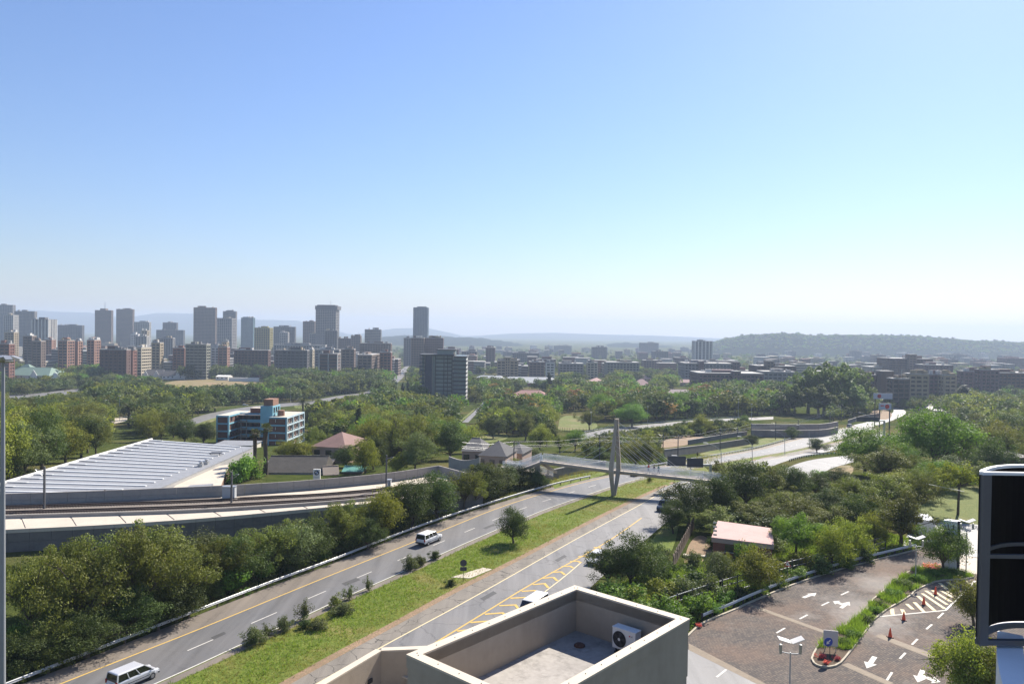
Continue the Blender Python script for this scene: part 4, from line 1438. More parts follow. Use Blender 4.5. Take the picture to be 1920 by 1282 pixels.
# overhead wires
wr = empty('overhead_wires', cats[0].location)
tag(wr, 'thin overhead railway wires strung between poles beyond the footbridge', 'wires')
tops = [W(u, v, D_) for u, v, D_ in ((866, 829, 165), (963, 828, 178), (1124, 818, 195), (1271, 817, 212), (1350, 804, 226), (1408, 795, 245), (1496, 788, 270), (1577, 760, 330))]
for dz in (0.0, -0.9, -1.3):
    for a, b in zip(tops, tops[1:]):
        m_ = a.lerp(b, .5) - Vector((0, 0, .5))
        MB().tube([a + Vector((0, 0, dz)) - wr.location, m_ + Vector((0, 0, dz)) - wr.location, b + Vector((0, 0, dz)) - wr.location], 0.013, 4).build('wire', M_STEEL, wr)
w2 = empty('power_line', W(1570, 868, 190))
tag(w2, 'single pale power line crossing above the green trees at right', 'wire')
for a, b in (((1570, 869, 190), (1655, 884, 170)), ((1655, 884, 170), (1808, 921, 118))):
    A, B = W(*a) - w2.location, W(*b) - w2.location
    MB().tube([A, A.lerp(B, .5) - Vector((0, 0, .35)), B], 0.035, 4).build('wire', M_WHITE, w2)

# ------------------------------------------------------------------ walls along the cutting and the overpass
def wall_line(name, pix, h, mat, label, t=0.3, z_extra=0.0, cat='wall', panel=6.0):
    P = ground_line(pix, 0, None, 1)
    L = sum((b - a).length for a, b in zip(P, P[1:]))
    Q = resample(P, max(2, int(L / panel) + 1))
    r = empty(name, Q[0]); tag(r, label, cat)
    for a, b in zip(Q, Q[1:]):
        a, b = a - Q[0], b - Q[0]
        MB().bar(a.lerp(b, .004) + Vector((0, 0, h)), b.lerp(a, .004) + Vector((0, 0, h)), t, h + 1.0).build('wall_panel', mat, r)
    for a, b in zip(Q, Q[1:]):
        a, b = a - Q[0], b - Q[0]
        MB().bar(a + Vector((0, 0, h + .12)), b + Vector((0, 0, h + .12)), t + .1, .115).build('coping', M_CONC, r)
    return r


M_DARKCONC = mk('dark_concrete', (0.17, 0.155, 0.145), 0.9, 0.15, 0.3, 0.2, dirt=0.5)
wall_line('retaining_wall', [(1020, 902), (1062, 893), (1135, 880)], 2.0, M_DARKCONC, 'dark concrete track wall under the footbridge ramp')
wall_line('retaining_wall', [(1245, 858), (1300, 850), (1360, 840), (1405, 833)], 2.4, M_DARKCONC, 'long grey railway wall right of the footbridge')
wall_line('retaining_wall', [(1290, 834), (1335, 826), (1370, 820), (1400, 816)], 1.8, M_DARKCONC, 'dark wall behind the overhead wires beside the orange earth')
ov = wall_line('overpass', [(1408, 818), (1450, 819), (1500, 819), (1545, 818), (1570, 812)], 5.6, mk('overpass_concrete', (0.27, 0.235, 0.215), 0.9, 0.1, 0.2, 0.15, dirt=0.4), 'broad concrete overpass wall with a pale ledge', 0.6, cat='overpass')
P = ground_line([(1408, 819), (1450, 820), (1500, 820), (1545, 819), (1570, 813)], 0, 20, 1)
mb = MB()
for a, b in zip(P, P[1:]):
    a, b = a - ov.location, b - ov.location
    mb.bar(a + Vector((0, -.35, 3.4)), b + Vector((0, -.35, 3.4)), 0.5, 0.3)
mb.build('ledge', M_CONCP, ov)
wall_line('retaining_wall', [(1590, 795), (1615, 786), (1650, 781)], 2.2, M_DARKCONC, 'dark wall below the billboards by the road bend')
wall_line('retaining_wall', [(1615, 772), (1640, 769), (1668, 768)], 2.5, M_DARKCONC, 'short dark wall behind the lower billboard')

# ------------------------------------------------------------------ warehouse with white ribbed roof
M_ROOFM = mk('white_roof_sheeting', (0.25, 0.255, 0.265), 0.6, 0.08, 0.3, 0.0, spec=0.2, dirt=0.35, streak=.3)
M_SKYL = mk('roof_skylight', (0.62, 0.62, 0.6), 0.35, 0.05, 1.0)
zA = 3.6
c00, c10, c11, c01 = G(-40, 951, z=zA - 0.7), G(250, 934, z=zA - 0.7), G(480, 838, z=zA - .7), G(285, 824, z=zA + .3)
wh = empty('warehouse', Vector((c00.x, c00.y, T(c00.y))))
tag(wh, 'large white metal warehouse roof with long parallel skylights', 'warehouse')
who = wh.location
# regularise to a slightly tilted parallelogram
FL = G(-60, 926, z=zA); BL = G(285, 824, z=zA); BR = G(476, 838, z=zA - 1.0); FR = G(262, 931, z=zA - 1.0)
V4 = [p - who for p in (FL, FR, BR, BL)]
MB().hexa([Vector((p.x, p.y, -3.5)) for p in V4] + [Vector((p.x, p.y, p.z - .25)) for p in V4]).build('wall', mk('warehouse_wall', (0.33, 0.32, 0.3), 0.8, 0.06, 0.5), wh)
MB().hexa([p - Vector((0, 0, .24)) for p in V4] + V4).build('roof', M_ROOFM, wh)
nst = 17
for i in range(nst):
    f = (i + .5) / nst
    L_, R__ = V4[0].lerp(V4[3], f), V4[1].lerp(V4[2], f)
    Lh, Rh = V4[0].lerp(V4[3], f + .17 / nst), V4[1].lerp(V4[2], f + .17 / nst)
    a0, a1 = 0.02, 0.89 if i > 1 else .8
    q = [L_.lerp(R__, a0), L_.lerp(R__, a1), Lh.lerp(Rh, a1), Lh.lerp(Rh, a0)]
    MB().hexa([p + Vector((0, 0, -.02)) for p in q] + [p + Vector((0, 0, .16)) for p in q]).build('skylight', M_SKYL, wh)
    q = [L_.lerp(R__, a0 - .02), L_.lerp(R__, .13), Lh.lerp(Rh, .13), Lh.lerp(Rh, a0 - .02)]
    MB().hexa([p + Vector((0, 0, .0)) for p in q] + [p + Vector((0, 0, .21)) for p in q]).build('skylight_end', M_SKYL, wh)
MB().bar(V4[0] + Vector((0, 0, .35)), V4[3] + Vector((0, 0, .35)), 0.35, 0.6).build('gutter', M_WHITE, wh)
for k, f in enumerate((.42, .52)):
    p = V4[1].lerp(V4[2], .52 + .05 * k) + (V4[0] - V4[1]).normalized() * (1.6)
    MB().box(0, 0, 0, .9, .9, .6).lathe(0, 0, [(.3, .6), (.3, .9), (.5, .95), (.1, 1.1)], 10).build('roof_vent', M_STEEL, wh, p)
p = V4[1].lerp(V4[2], .78) + (V4[0] - V4[1]).normalized() * 4
MB().box(0, 0, 0.4, 2.4, 1.6, .1).box(-1, -.6, 0, .1, .1, .5).box(1, -.6, 0, .1, .1, .5).build('roof_hatch', M_DARKSTEEL, wh, p)
# annex with flat pale roof and brick side wall, right of the warehouse
an = empty('warehouse_annex', gz(G(345, 925, z=2).x, G(345, 925, z=2).y))
tag(an, 'low annex with a pale flat roof and brown side wall', 'building')
q = [G(u, v, z=1.6) - an.location for u, v in ((300, 934), (412, 916), (430, 872), (372, 880))]
MB().hexa([Vector((p.x, p.y, -2)) for p in q] + [p for p in q]).build('wall', mk('brown_brick', (0.20, 0.115, 0.08), 0.9, 0.2, 0.8, 0.2), an)
MB().hexa([p + Vector((0, 0, .003)) for p in q] + [p + Vector((0, 0, .2)) for p in q]).build('roof', M_CONCP, an)
q = [G(u, v, z=2.6) - an.location for u, v in ((335, 921), (384, 917), (400, 906), (357, 909))]
MB().hexa([p + Vector((0, 0, -.6)) for p in q] + q).build('canopy', M_ROOFM, an)

# ------------------------------------------------------------------ houses with pitched roofs
M_BRICKR = mk('red_brick', (0.22, 0.085, 0.055), 0.9, 0.2, 0.8, 0.2)
M_PINKR = mk('pink_roof', (0.50, 0.31, 0.27), 0.8, 0.12, 0.4, 0.1, dirt=0.25)
M_TILE = mk('red_roof_tile', (0.36, 0.15, 0.11), 0.85, 0.15, 0.5, 0.3, dirt=0.3)
M_GREYTILE = mk('grey_roof_tile', (0.13, 0.127, 0.125), 0.9, 0.12, 0.6, 0.3, spec=0.05, dirt=0.3)
M_GREENR = mk('green_roof', (0.15, 0.22, 0.17), 0.7, 0.1, 0.4, dirt=0.25)
M_GREYR = mk('grey_sheet_roof', (0.24, 0.25, 0.25), 0.6, 0.08, 0.2, dirt=0.25)
M_CREAM = mk('cream_plaster', (0.55, 0.50, 0.42), 0.85, 0.08, 0.6, dirt=0.2)
M_PINKW = mk('pinkish_plaster', (0.40, 0.29, 0.23), 0.85, 0.08, 0.6, dirt=0.2)
M_GLASSD = mk('dark_glass', (0.025, 0.03, 0.036), 0.12, 0.2, 0.5, spec=0.6)


def house(name, u0, u1, v_eave, D_, depth, rise, label, wall, roof, rz=0.0, eave=4.0, hip=0.35, cat='house', nwin=3, fix=False):
    """a house with a hipped or gabled roof: eave line seen from (u0) to (u1) at v_eave, D_ metres off"""
    D1 = D_ if fix else G((u0 + u1) / 2, v_eave, eave).y
    depth *= D1 / D_; rise *= D1 / D_; D_ = D1
    a, b = W(u0, v_eave, D_), W(u1, v_eave, D_)
    w = (b.x - a.x)
    cx = (a.x + b.x) / 2
    zb = T(D_) - (4 if fix else 0.8)
    r = empty(name, Vector((cx, D_ + depth / 2, zb)), rz)
    tag(r, label, cat)
    h = a.z - zb
    MB().box(0, 0, 0, w - .6, depth - .6, h).build('wall', wall, r)
    hw, hd = w / 2, depth / 2
    mb = MB()
    g = min(hw * .98, hip * depth) if hip else -0.0
    e = [(-hw, -hd, h), (hw, -hd, h), (hw, hd, h), (-hw, hd, h)]
    rg = [(-hw + g, 0, h + rise), (hw - g, 0, h + rise)]
    mb.face(e[0], e[1], rg[1], rg[0]); mb.face(e[1], e[2], rg[1]); mb.face(e[2], e[3], rg[0], rg[1]); mb.face(e[3], e[0], rg[0]); mb.face(e[3], e[2], e[1], e[0])
    mb.build('roof', roof, r)
    MB().bar((rg[0][0], 0, rg[0][2] + .08), (rg[1][0], 0, rg[1][2] + .08), .35, .16).build('ridge', roof, r)
    for i in range(nwin):
        x = -hw + w * (i + .5) / nwin
        wo_ = MB().box(0, 0, 0, min(1.6, w / nwin * .5), .08, 1.3).build('window', M_GLASSD, r, (x, -hd + .27, h - 2.1))
        MB().box(0, -.06, -.1, min(1.6, w / nwin * .5) + .2, .12, .1).build('sill', M_WHITE, wo_)
    r['fw'] = w; r['fd'] = depth; r['fh'] = h
    return r


house('house', 492, 603, 885, 158, 12, 2.6, 'low grey-roofed house behind the railway wall with a white sign', mk('bluegrey_plaster', (0.36, 0.34, 0.34), 0.85, 0.06, 0.5), mk('old_asbestos_roof', (0.10, 0.093, 0.083), 0.95, 0.2, 0.5, 0.3, spec=0.05, dirt=0.5), 0.06, hip=0.0, nwin=5, fix=True)
gb = house('house', 598, 628, 890, 157, 6, 1.4, 'small lean-to with brown roof at the end of the grey house', M_PINKW, mk('brown_sheet', (0.22, 0.18, 0.145), 0.85, 0.1, 0.5), 0.3, hip=0.0, nwin=1, fix=True)
house('shed', 640, 680, 884, 160, 6, 0.7, 'open shed with a turquoise green roof beside dark trees', M_WOODPOST, mk('turquoise_roof', (0.09, 0.26, 0.215), 0.6, 0.15, 0.6), 0.0, hip=0.0, cat='shed', nwin=2, fix=True)
house('wall_building', 500, 622, 866, 168, 5, 0.3, 'long dark brick shed behind the grey-roofed house', mk('dark_brick', (0.10, 0.055, 0.042), 0.9, 0.2, 0.6), M_DARKCONC, 0.05, hip=0.0, cat='building', nwin=0, fix=True)
house('house', 592, 664, 838, 205, 16, 3.2, 'house with a hipped pinkish red roof right of the blue block', M_PINKW, mk('faded_red_roof', (0.21, 0.125, 0.105), 0.85, 0.15, 0.4, 0.2, dirt=0.4), -0.25, hip=0.4, nwin=3)
house('house', 868, 912, 846, 176, 12, 2.4, 'left wing of the grey tiled house by the bridge ramp', M_PINKW, M_GREYTILE, -0.1, hip=0.15, nwin=2, fix=True)
house('house', 905, 962, 855, 166, 11, 2.7, 'main wing of the grey tiled house with steep hipped roof by the bridge ramp', M_PINKW, M_GREYTILE, -0.25, hip=0.3, nwin=3, fix=True)
house('house', 955, 992, 850, 178, 9, 1.8, 'small grey tiled outbuilding just behind the bridge ramp', M_PINKW, M_GREYTILE, -0.3, hip=0.3, nwin=1, fix=True)
rt = empty('screen_wall', gz(G(842, 888).x, 160))
tag(rt, 'blank grey concrete screen wall with a curved top by the grey house', 'wall')
a, b = W(842, 855, 160) - rt.location, W(900, 857, 157) - rt.location
P = [a.lerp(b, t_) - Vector((0, 0, .75 * sin(pi * t_))) for t_ in [i / 12 for i in range(13)]]
for p, q in zip(P, P[1:]):
    pass
mb = MB()
for p, q in zip(P, P[1:]):
    mb.bar(p, q, .3, p.z + .5)
mb.build('wall', M_CONC, rt)
# gatehouse with pink flat roof
gh = empty('gatehouse', gz(G(1334, 1043).x, G(1334, 1043).y))
tag(gh, 'small red brick gatehouse with a pink sloping roof among bushes', 'house')
go = gh.location
zr1, zr0 = W(1334, 1007, gh.location.y).z, 0
q = [G(u, v, z=z_) for u, v, z_ in ((1334, 1007, zr1), (1451, 1021, zr1), (1447, 990, zr1 + .5), (1346, 976, zr1 + .5))]
q = [p - go for p in q]
cc = sum(q, Vector()) / 4
ins = [p.lerp(cc, .05) for p in q]
MB().hexa([Vector((p.x, p.y, -.2)) for p in ins] + [Vector((p.x, p.y, p.z - .6)) for p in ins]).build('wall', M_BRICKR, gh)
MB().hexa([p - Vector((0, 0, .62)) for p in q] + [p - Vector((0, 0, .04)) for p in q]).build('fascia', M_PINKW, gh)
MB().hexa([p - Vector((0, 0, .038)) for p in q] + [p + Vector((0, 0, .03)) for p in q]).build('roof', M_PINKR, gh)
f0, f1 = ins[0], ins[1]
fd = (f1 - f0).normalized(); fn = Vector((fd.y, -fd.x, 0))
for i in range(4):
    MB().hexa([p + Vector((0, 0, .25 + .55 * i)) for p in (f0 + fn * .04, f0 + fn * .04 + fd * .5, f0 + fd * .5 - fn * .02, f0 - fn * .02)] + [p + Vector((0, 0, .5 + .55 * i)) for p in (f0 + fn * .04, f0 + fn * .04 + fd * .5, f0 + fd * .5 - fn * .02, f0 - fn * .02)]).build('quoin', M_CREAM, gh)
for k, wd in ((.28, 1.1), (.62, 1.4)):
    p = f0.lerp(f1, k) + fn * .03
    wv = MB().box(0, 0, 0, wd, .08, 1.0, atan2(fd.y, fd.x)).build('window', M_GLASSD, gh, Vector((p.x, p.y, .9)))
    MB().box(0, 0, -.1, wd + .2, .16, .1, atan2(fd.y, fd.x)).build('sill', M_CREAM, wv)

# sign pylon with round emblem by the house
sg = empty('sign_pylon', gz(G(594, 900, z=2).x, G(594, 900, z=2).y))
tag(sg, 'white sign pylon with a round dark emblem behind the railway wall', 'sign')
D_ = sg.location.y
zt_ = W(593, 879, D_).z - sg.location.z; wq = 13 * D_ / FPX
MB().box(0, 0, 0, wq, .35, zt_).build('panel', M_WHITE, sg)
MB().box(0, -.19, zt_ * .62, wq, .03, .06).build('seam', M_STEEL, sg)
zc_ = W(593, 885.5, D_).z - sg.location.z
mb = MB(); disc(mb, 0, zc_, .46, -.2, 24, .3); mb.build('emblem_ring', M_BLACK, sg)
mb = MB()
for k in (0, 2):
    mb.face((0, -.2, zc_), *[(.3 * cos(k * pi / 2 + t_ * pi / 2 / 5), -.2, zc_ + .3 * sin(k * pi / 2 + t_ * pi / 2 / 5)) for t_ in range(6)])
mb.build('emblem_quarters', mk('emblem_blue', (0.05, 0.12, 0.3), .5), sg)

# ------------------------------------------------------------------ blue and brick apartment block
M_BLUE = mk('turquoise_frame', (0.19, 0.40, 0.48), 0.7, 0.08, 0.5, dirt=0.2)
M_PANELB = mk('dark_brick_panel', (0.135, 0.068, 0.05), 0.9, 0.18, 1.0, 0.3)
M_ORB = mk('orange_brick', (0.25, 0.135, 0.09), 0.9, 0.18, 0.8, 0.2)
bb = empty('apartment_block', Vector((-91.0, 262.0, -13.0)), radians(-3))
tag(bb, 'four-storey brick apartment block with turquoise frames and stair tower', 'apartment block')
fh = 2.62; zt = 12.6
ZB = lambda k: zt - fh * k


def wing(x0, x1, y0, y1, parent, front=True, right=True):
    MB().box((x0 + x1) / 2, (y0 + y1) / 2, 0, x1 - x0 - .5, y1 - y0 - .5, zt - .05).build('core', M_PANELB, parent)
    for k in range(6):
        z = ZB(k)
        if z < .4:
            break
        MB().box((x0 + x1) / 2, (y0 + y1) / 2, z - .52, x1 - x0, y1 - y0, .52).build('floor_band', M_BLUE, parent)


# left wing, back block, right wing
wing(-12.8, -8.3, 0, 17, bb); wing(-8.3 + .003, 6.2 - .003, 9.5, 17, bb); wing(6.2, 13.0, -1.5, 17, bb)
for x, y_ in ((-12.8, 0), (-8.3, 0), (6.2, -1.5), (13.0, -1.5), (13.0, 17), (-12.8, 17), (13.0, 4.6), (13.0, 10.8)):
    MB().box(x + (.2 if x in (-12.8, 6.2) else -.2), y_ + (.2 if y_ < 16 else -.2), 0, .5, .5, zt + .02).build('column', M_BLUE, bb)
for x0, x1, y_ in ((-12.3, -8.8, 0.25), (6.7, 12.5, -1.25)):
    for k in range(5):
        z1 = ZB(k) - .52; z0 = max(.1, ZB(k + 1))
        if z1 - z0 < .8:
            continue
        MB().box((x0 + x1) / 2, y_, z0, x1 - x0, .2, z1 - z0).build('brick_panel', M_PANELB, bb)
M_SUNPALE = mk('sun_paled_frame', (.46, .55, .57), .7, .08, .5, dirt=.15)  # turquoise frame paled in its colour to imitate sunlight on the right face
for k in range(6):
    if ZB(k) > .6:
        MB().box(13.03, 7.75, ZB(k) - .53, .08, 18.6, .54).build('sun_paled_band', M_SUNPALE, bb)
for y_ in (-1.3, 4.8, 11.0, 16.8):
    MB().box(13.08, y_, 0, .08, .5, zt).build('sun_paled_column', M_SUNPALE, bb)
# windows of the sunlit right side
for k in range(5):
    z0 = max(.1, ZB(k + 1))
    if ZB(k) - .52 - z0 < .8:
        continue
    for y0 in (-.8, 5.2, 11.4):
        for j in range(2):
            wv = MB().box(0, 0, 0, .16, .95, 1.35).build('window', M_GLASSD, bb, (12.78, y0 + 1.4 + 2.6 * j, z0 + .55))
            MB().box(.1, 0, -.1, .2, 1.15, .1).build('sill', M_WHITE, wv)
            MB().box(.1, 0, 0.0, .08, .07, 1.35).build('frame', M_WHITE, wv)
    for j, y0 in enumerate((2.0, 5.5)):
        MB().box(0, 0, 0, .16, .95, 1.35).build('window', M_GLASSD, bb, (-8.52, y0 + .8, z0 + .55))
# small slit windows in the right wing front
for k in range(4):
    wv = MB().box(0, 0, 0, .5, .12, 1.0).build('window', M_GLASSD, bb, (9.0, -1.37, ZB(k) - 1.8))
    MB().box(0, -.08, 0, .12, .1, 1.0).build('frame', M_WHITE, wv)
# access balconies of the recess: parapets in front of dark openings
for k in range(5):
    z = ZB(k)
    if z < 1:
        break
    MB().box(-.9, 8.2, z - .62, 14.2, 2.4, .22).build('balcony_slab', M_CONC, bb)
    if k:
        MB().box(-.6, 7.1, z - .4, 13.2, .18, 1.0).build('balcony_parapet', M_BLUE, bb)
    for x in (-6.5, -3.5, -.5, 2.5, 5):
        MB().box(x, 9.55, z - 2.4, .9, .1, 1.75).build('door', mk('dark_door', (0.05, 0.035, 0.03), .7), bb)
        MB().box(x + 1.45, 9.55, z - 1.8, 1.0, .1, 1.1).build('window', M_GLASSD, bb)
# stair frame in the recess
for x in (-6.6, -4.6):
    MB().box(x, 6.4, 0, .25, .25, zt - 2.0).build('stair_post', M_CONC, bb)
for k in range(1, 5):
    MB().box(-5.6, 6.6, ZB(k), 2.2, 1.6, .2).build('stair_landing', M_CONC, bb)
# roof: surfaces, stair tower, tanks
for x0, x1, y0, y1 in ((-12.5, -8.6, .3, 16.7), (-8.0, 5.9, 9.8, 16.7), (6.5, 12.7, -1.2, 16.7)):
    MB().box((x0 + x1) / 2, (y0 + y1) / 2, zt - .04, x1 - x0, y1 - y0, .06).build('roof', M_CONCP, bb)
tw = MB().box(5.2, 3.6, zt - 6.0, 4.4, 7.2, 9.6).build('stair_tower', M_BLUE, bb)
for k in range(3):
    MB().box(7.44, 1.4 + 2.2 * k, zt + 1.2, .08, 1.2, 1.9).build('tower_window', M_GLASSD, tw)
MB().box(5.4, 3.8, zt + 3.6, 3.3, 5.4, 2.3).build('brick_tank_house', M_ORB, bb)
MB().box(-1.2, 11.5, zt + .02, 6.8, 3.6, 1.7).build('brick_tank_house', M_BRICKR, bb)
MB().box(-1.2, 11.5, zt + 1.72, 6.9, 3.7, .12).build('tank_lid', M_CONCP, bb)
MB().lathe(9.3, 3.0, [(1.25, zt + .02), (1.25, zt + 1.9), (1.1, zt + 2.0)], 14).build('brick_tank', M_ORB, bb)
an2 = empty('garage', gz(-89, 243))
tag(an2, 'low garage roof of pale sheeting in front of the apartment block', 'garage')
MB().box(0, 0, -.5, 12, 10, W(470, 836, 238).z - T(243) + .5).build('wall', M_CREAM, an2)
MB().box(0, 0, W(470, 836, 238).z - T(243) + .003, 12.6, 10.6, .2).build('roof', M_ROOFM, an2)

# ------------------------------------------------------------------ dark glass office block
M_GGLASS = mk('green_glass', (0.17, 0.215, 0.21), 0.3, 0.15, 0.2, spec=0.6)
M_SLABD = mk('dark_slab', (0.045, 0.05, 0.058), 0.7, 0.1, 0.3)
M_SHAFT = mk('dark_blue_shaft', (0.022, 0.03, 0.055), 0.5, 0.2, 0.3)
Dg = 560.0
ob = empty('office_block', gz(W(830, 700, Dg).x, Dg, -1))
tag(ob, 'dark glass office tower with floor slabs rising from the park trees', 'office building')
oo = ob.location
X = lambda u: (u - 829.0) * Dg / FPX
Zp = lambda v: W(829, v, Dg).z - oo.z
zr_l, zr_r = Zp(666), Zp(669)
fl_h = 7.5 * Dg / FPX
MB().box(X(830), 12, 0, X(872) - X(790), 20, zr_l - .3).build('core', M_GGLASS, ob)
MB().box((X(796) + X(808.5)) / 2, 1.2, 0, X(808.5) - X(796), 2.6, zr_l - .2).build('shaft', M_SHAFT, ob)
MB().box((X(786) + X(850)) / 2, 10, zr_l - .3, X(850) - X(784), 22, .9).build('roof_slab', M_SLABD, ob)
MB().box((X(850) + X(875)) / 2, 8, zr_r - .2, X(875.5) - X(850.5), 22, .9).build('roof_slab', M_SLABD, ob)
MB().box((X(817) + X(852)) / 2, 9, zr_l + .6, X(851) - X(817), 12, Zp(657) - zr_l - .6).build('plant_room', M_GGLASS, ob)
MB().box((X(817) + X(852)) / 2, 9, Zp(657), X(852.5) - X(816), 13.5, .7).build('plant_roof', M_SLABD, ob)
MB().box(X(849.8), 0.4, zr_r - 12, 1.2, 1.6, Zp(660) - zr_r + 12).build('fin', M_CONCP, ob)
for k in range(12):
    z = zr_r - fl_h * (k + 1)
    if z < 1:
        break
    MB().box((X(848) + X(874)) / 2, 7, z - .35, X(874.5) - X(848), 19, .95).build('floor_slab', M_SLABD, ob)
    MB().box((X(849) + X(873)) / 2, 0.2, z + .6, X(872.6) - X(849), 4, fl_h - .95).build('glass_band', M_GGLASS, ob)
    # sun fin at the right end of each floor
    x0 = X(872.4)
    MB().prism([(x0, 0.2), (x0 + 1.1, 5.0), (x0, 9.0)], z + .65, z + fl_h - .4).build('sun_fin', M_WHITE, ob)
    zl = zr_l - fl_h * (k + 1)
    MB().box((X(784.5) + X(795.5)) / 2, 6, zl, X(795.5) - X(784.5), 14, .5).build('floor_slab', M_SLABD, ob)
    MB().box((X(814) + X(846)) / 2, 1.7, zl, X(846) - X(814), .7, .7).build('spandrel', M_SLABD, ob)
for u in (795, 809, 815, 831, 838, 846, 848.5):
    MB().box(X(u), 1.3, 0, .45, 1.6, zr_l - .3).build('mullion', M_SLABD if u not in (795, 809) else M_CONC, ob)
for i in range(13):
    MB().box(X(850) + (X(872.5) - X(850)) * i / 12, -1.85, 0, .16, .16, zr_r - .3).build('mullion', M_SLABD, ob)
for u in (787, 790.5):
    MB().box(X(u), -.5, 0, .3, .3, zr_l - .3).build('mullion', M_SLABD, ob)

# ------------------------------------------------------------------ fences
# palisade fence behind the car park
FP = resample(smooth([G(u, v) for u, v in ((1240, 1158), (1300, 1136), (1356, 1117), (1443, 1092), (1476, 1081), (1511, 1073), (1552, 1059), (1610, 1044), (1660, 1030))], 1), 18)
fe = empty('palisade_fence', FP[0]); tag(fe, 'dark steel palisade fence between bushes and car park', 'fence')
for i, p in enumerate(FP):
    MB().box(0, 0, 0, .12, .12, 2.1).build('post', M_DARKSTEEL, fe, p - FP[0])
    if i < len(FP) - 1:
        a, b = p - FP[0], FP[i + 1] - FP[0]
        for z in (.35, 1.25, 1.95):
            MB().bar(a + Vector((0, 0, z)), b + Vector((0, 0, z)), .07, .08).build('rail', M_STEEL, fe)
        k = int((b - a).length / .3)
        mb = MB()
        for j in range(1, k):
            q = a.lerp(b, j / k)
            mb.box(q.x, q.y, .1, .035, .05, 1.9)
        mb.build('pale_set', M_DARKSTEEL, fe)
# old plank fence
a, b = G(1262, 1066), G(1301, 990)
pf = empty('plank_fence', a); tag(pf, 'weathered dark plank fence climbing towards the roadside trees', 'fence')
for i in range(46):
    p = a.lerp(b, i / 45) - a
    o = MB().box(0, 0, 0, .1, .42, 1.75 + .12 * sin(i * 2.1), atan2((b - a).y, (b - a).x) - pi / 2).build('plank', M_WOODPOST, pf, p)
    o.rotation_euler = (0.03 * sin(i * 1.7), 0.04 * cos(i * 2.3), 0)
MB().bar((0, 0, 1.3), b - a + Vector((0, 0, 1.3)), .12, .1).build('rail', M_WOODPOST, pf)
# white low slab by the gatehouse
g = G(1300, 1043)
o = MB().prism([(-1.5, -.3), (1.6, -.8), (1.7, -.2), (-1.3, .4)], 0, .3).build('concrete_block', M_CONCP, None, gz(g.x, g.y)); tag(o, 'long pale concrete block lying in the bare yard', 'block')
# park fence
P = ground_line([(1050, 809), (1075, 812), (1100, 812)], 0, 10, 1)
pf2 = empty('mesh_fence', P[0]); tag(pf2, 'thin brown mesh fence along the park lawn', 'fence')
for i, p in enumerate(P):
    MB().box(0, 0, 0, .12, .12, 2.2).build('post', M_WOODPOST, pf2, p - P[0])
    if i:
        for z in (.5, 1.0, 1.6, 2.1):
            MB().bar(P[i - 1] - P[0] + Vector((0, 0, z)), p - P[0] + Vector((0, 0, z)), .03, .04).build('rail', M_WOODPOST, pf2)

# ------------------------------------------------------------------ billboards
for u0, u1, v0, v1, D_, lb, cm in ((1638, 1673, 737, 748, 390, 'pale billboard high on posts with a dark red disc', (.33, .04, .04)), (1648, 1671, 756, 768, 350, 'blue-grey billboard with a red disc beside the road bend', (.5, .05, .04))):
    a, b = W(u0, v0, D_), W(u1, v1, D_)
    r = empty('billboard', gz((a.x + b.x) / 2, D_)); tag(r, lb, 'billboard')
    w_, h_ = b.x - a.x, a.z - b.z; zb = b.z - r.location.z
    MB().box(0, 0, zb, w_, .3, h_).build('panel', mk('poster_' + lb[:4], (0.40, 0.42, 0.50), .5, .05, .3), r)
    mb = MB(); disc(mb, w_ * .16 if v0 > 750 else -w_ * .2, zb + h_ * .5, h_ * .36, -.17, 20); mb.build('poster_disc', mk('poster_red' + lb[:3], cm, .5), r)
    MB().face((-w_ * .38, -.17, zb + h_ * .55), (-w_ * .1, -.17, zb + h_ * .55), (-w_ * .1, -.17, zb + h_ * .72), (-w_ * .38, -.17, zb + h_ * .72)).build('poster_bar', MATS['poster_red' + lb[:3]], r) if v0 > 750 else None
    for s_ in (-.4, .4):
        MB().box(w_ * s_, .3, 0, .4, .3, zb + h_ * .6).build('post', M_DARKSTEEL, r)

# ------------------------------------------------------------------ white gabled houses and the green-roofed hall
def gable(r, x, w, h, t=.6):
    """a curly white Cape gable on the front wall; x, w, h in fractions of the front"""
    fw = r['fw']; y = -r['fd'] / 2 + .1; x, w = x * fw, w * fw; z = r['fh'] - 2.5; h = h * w
    prof = [(-.5, 0), (-.5, .35), (-.38, .45), (-.34, .62), (-.2, .68), (-.17, .86), (-.08, .9), (0, 1.0), (.08, .9), (.17, .86), (.2, .68), (.34, .62), (.38, .45), (.5, .35), (.5, 0)]
    MB().loft([[(x + a * w, y - t / 2, z + b * h) for a, b in prof], [(x + a * w, y + t / 2, z + b * h) for a, b in prof]]).build('gable', M_WHITE, r)


hl = house('hall', 2, 98, 703, 560, 26, 5.5, 'long hall with a green roof and white curly gables', M_CREAM, M_GREENR, -0.1, hip=0.3, cat='hall', nwin=6)
for x, w_ in ((-.3, .13), (.18, .14)):
    gable(hl, x, w_, 1.1)
h2 = house('hall', 93, 114, 708, 545, 10, 3, 'white hall end with an ornate stepped gable', M_WHITE, M_GREENR, 0.0, hip=0.0, cat='hall', nwin=2)
gable(h2, 0, .95, .75)
h3 = house('hall', 18, 60, 697, 590, 16, 6, 'green pyramid roof behind the long hall', M_CREAM, M_GREENR, 0.0, hip=0.5, cat='hall', nwin=0)
h4 = house('manor_house', 243, 300, 703, 560, 16, 4, 'white manor house with many curly gables and dark roof', M_WHITE, mk('dark_slate', (0.06, 0.06, 0.065), .8, .15, .5), 0.2, hip=0.1, nwin=7)
for x in (-.36, -.05, .28):
    gable(h4, x, .17, 1.3)
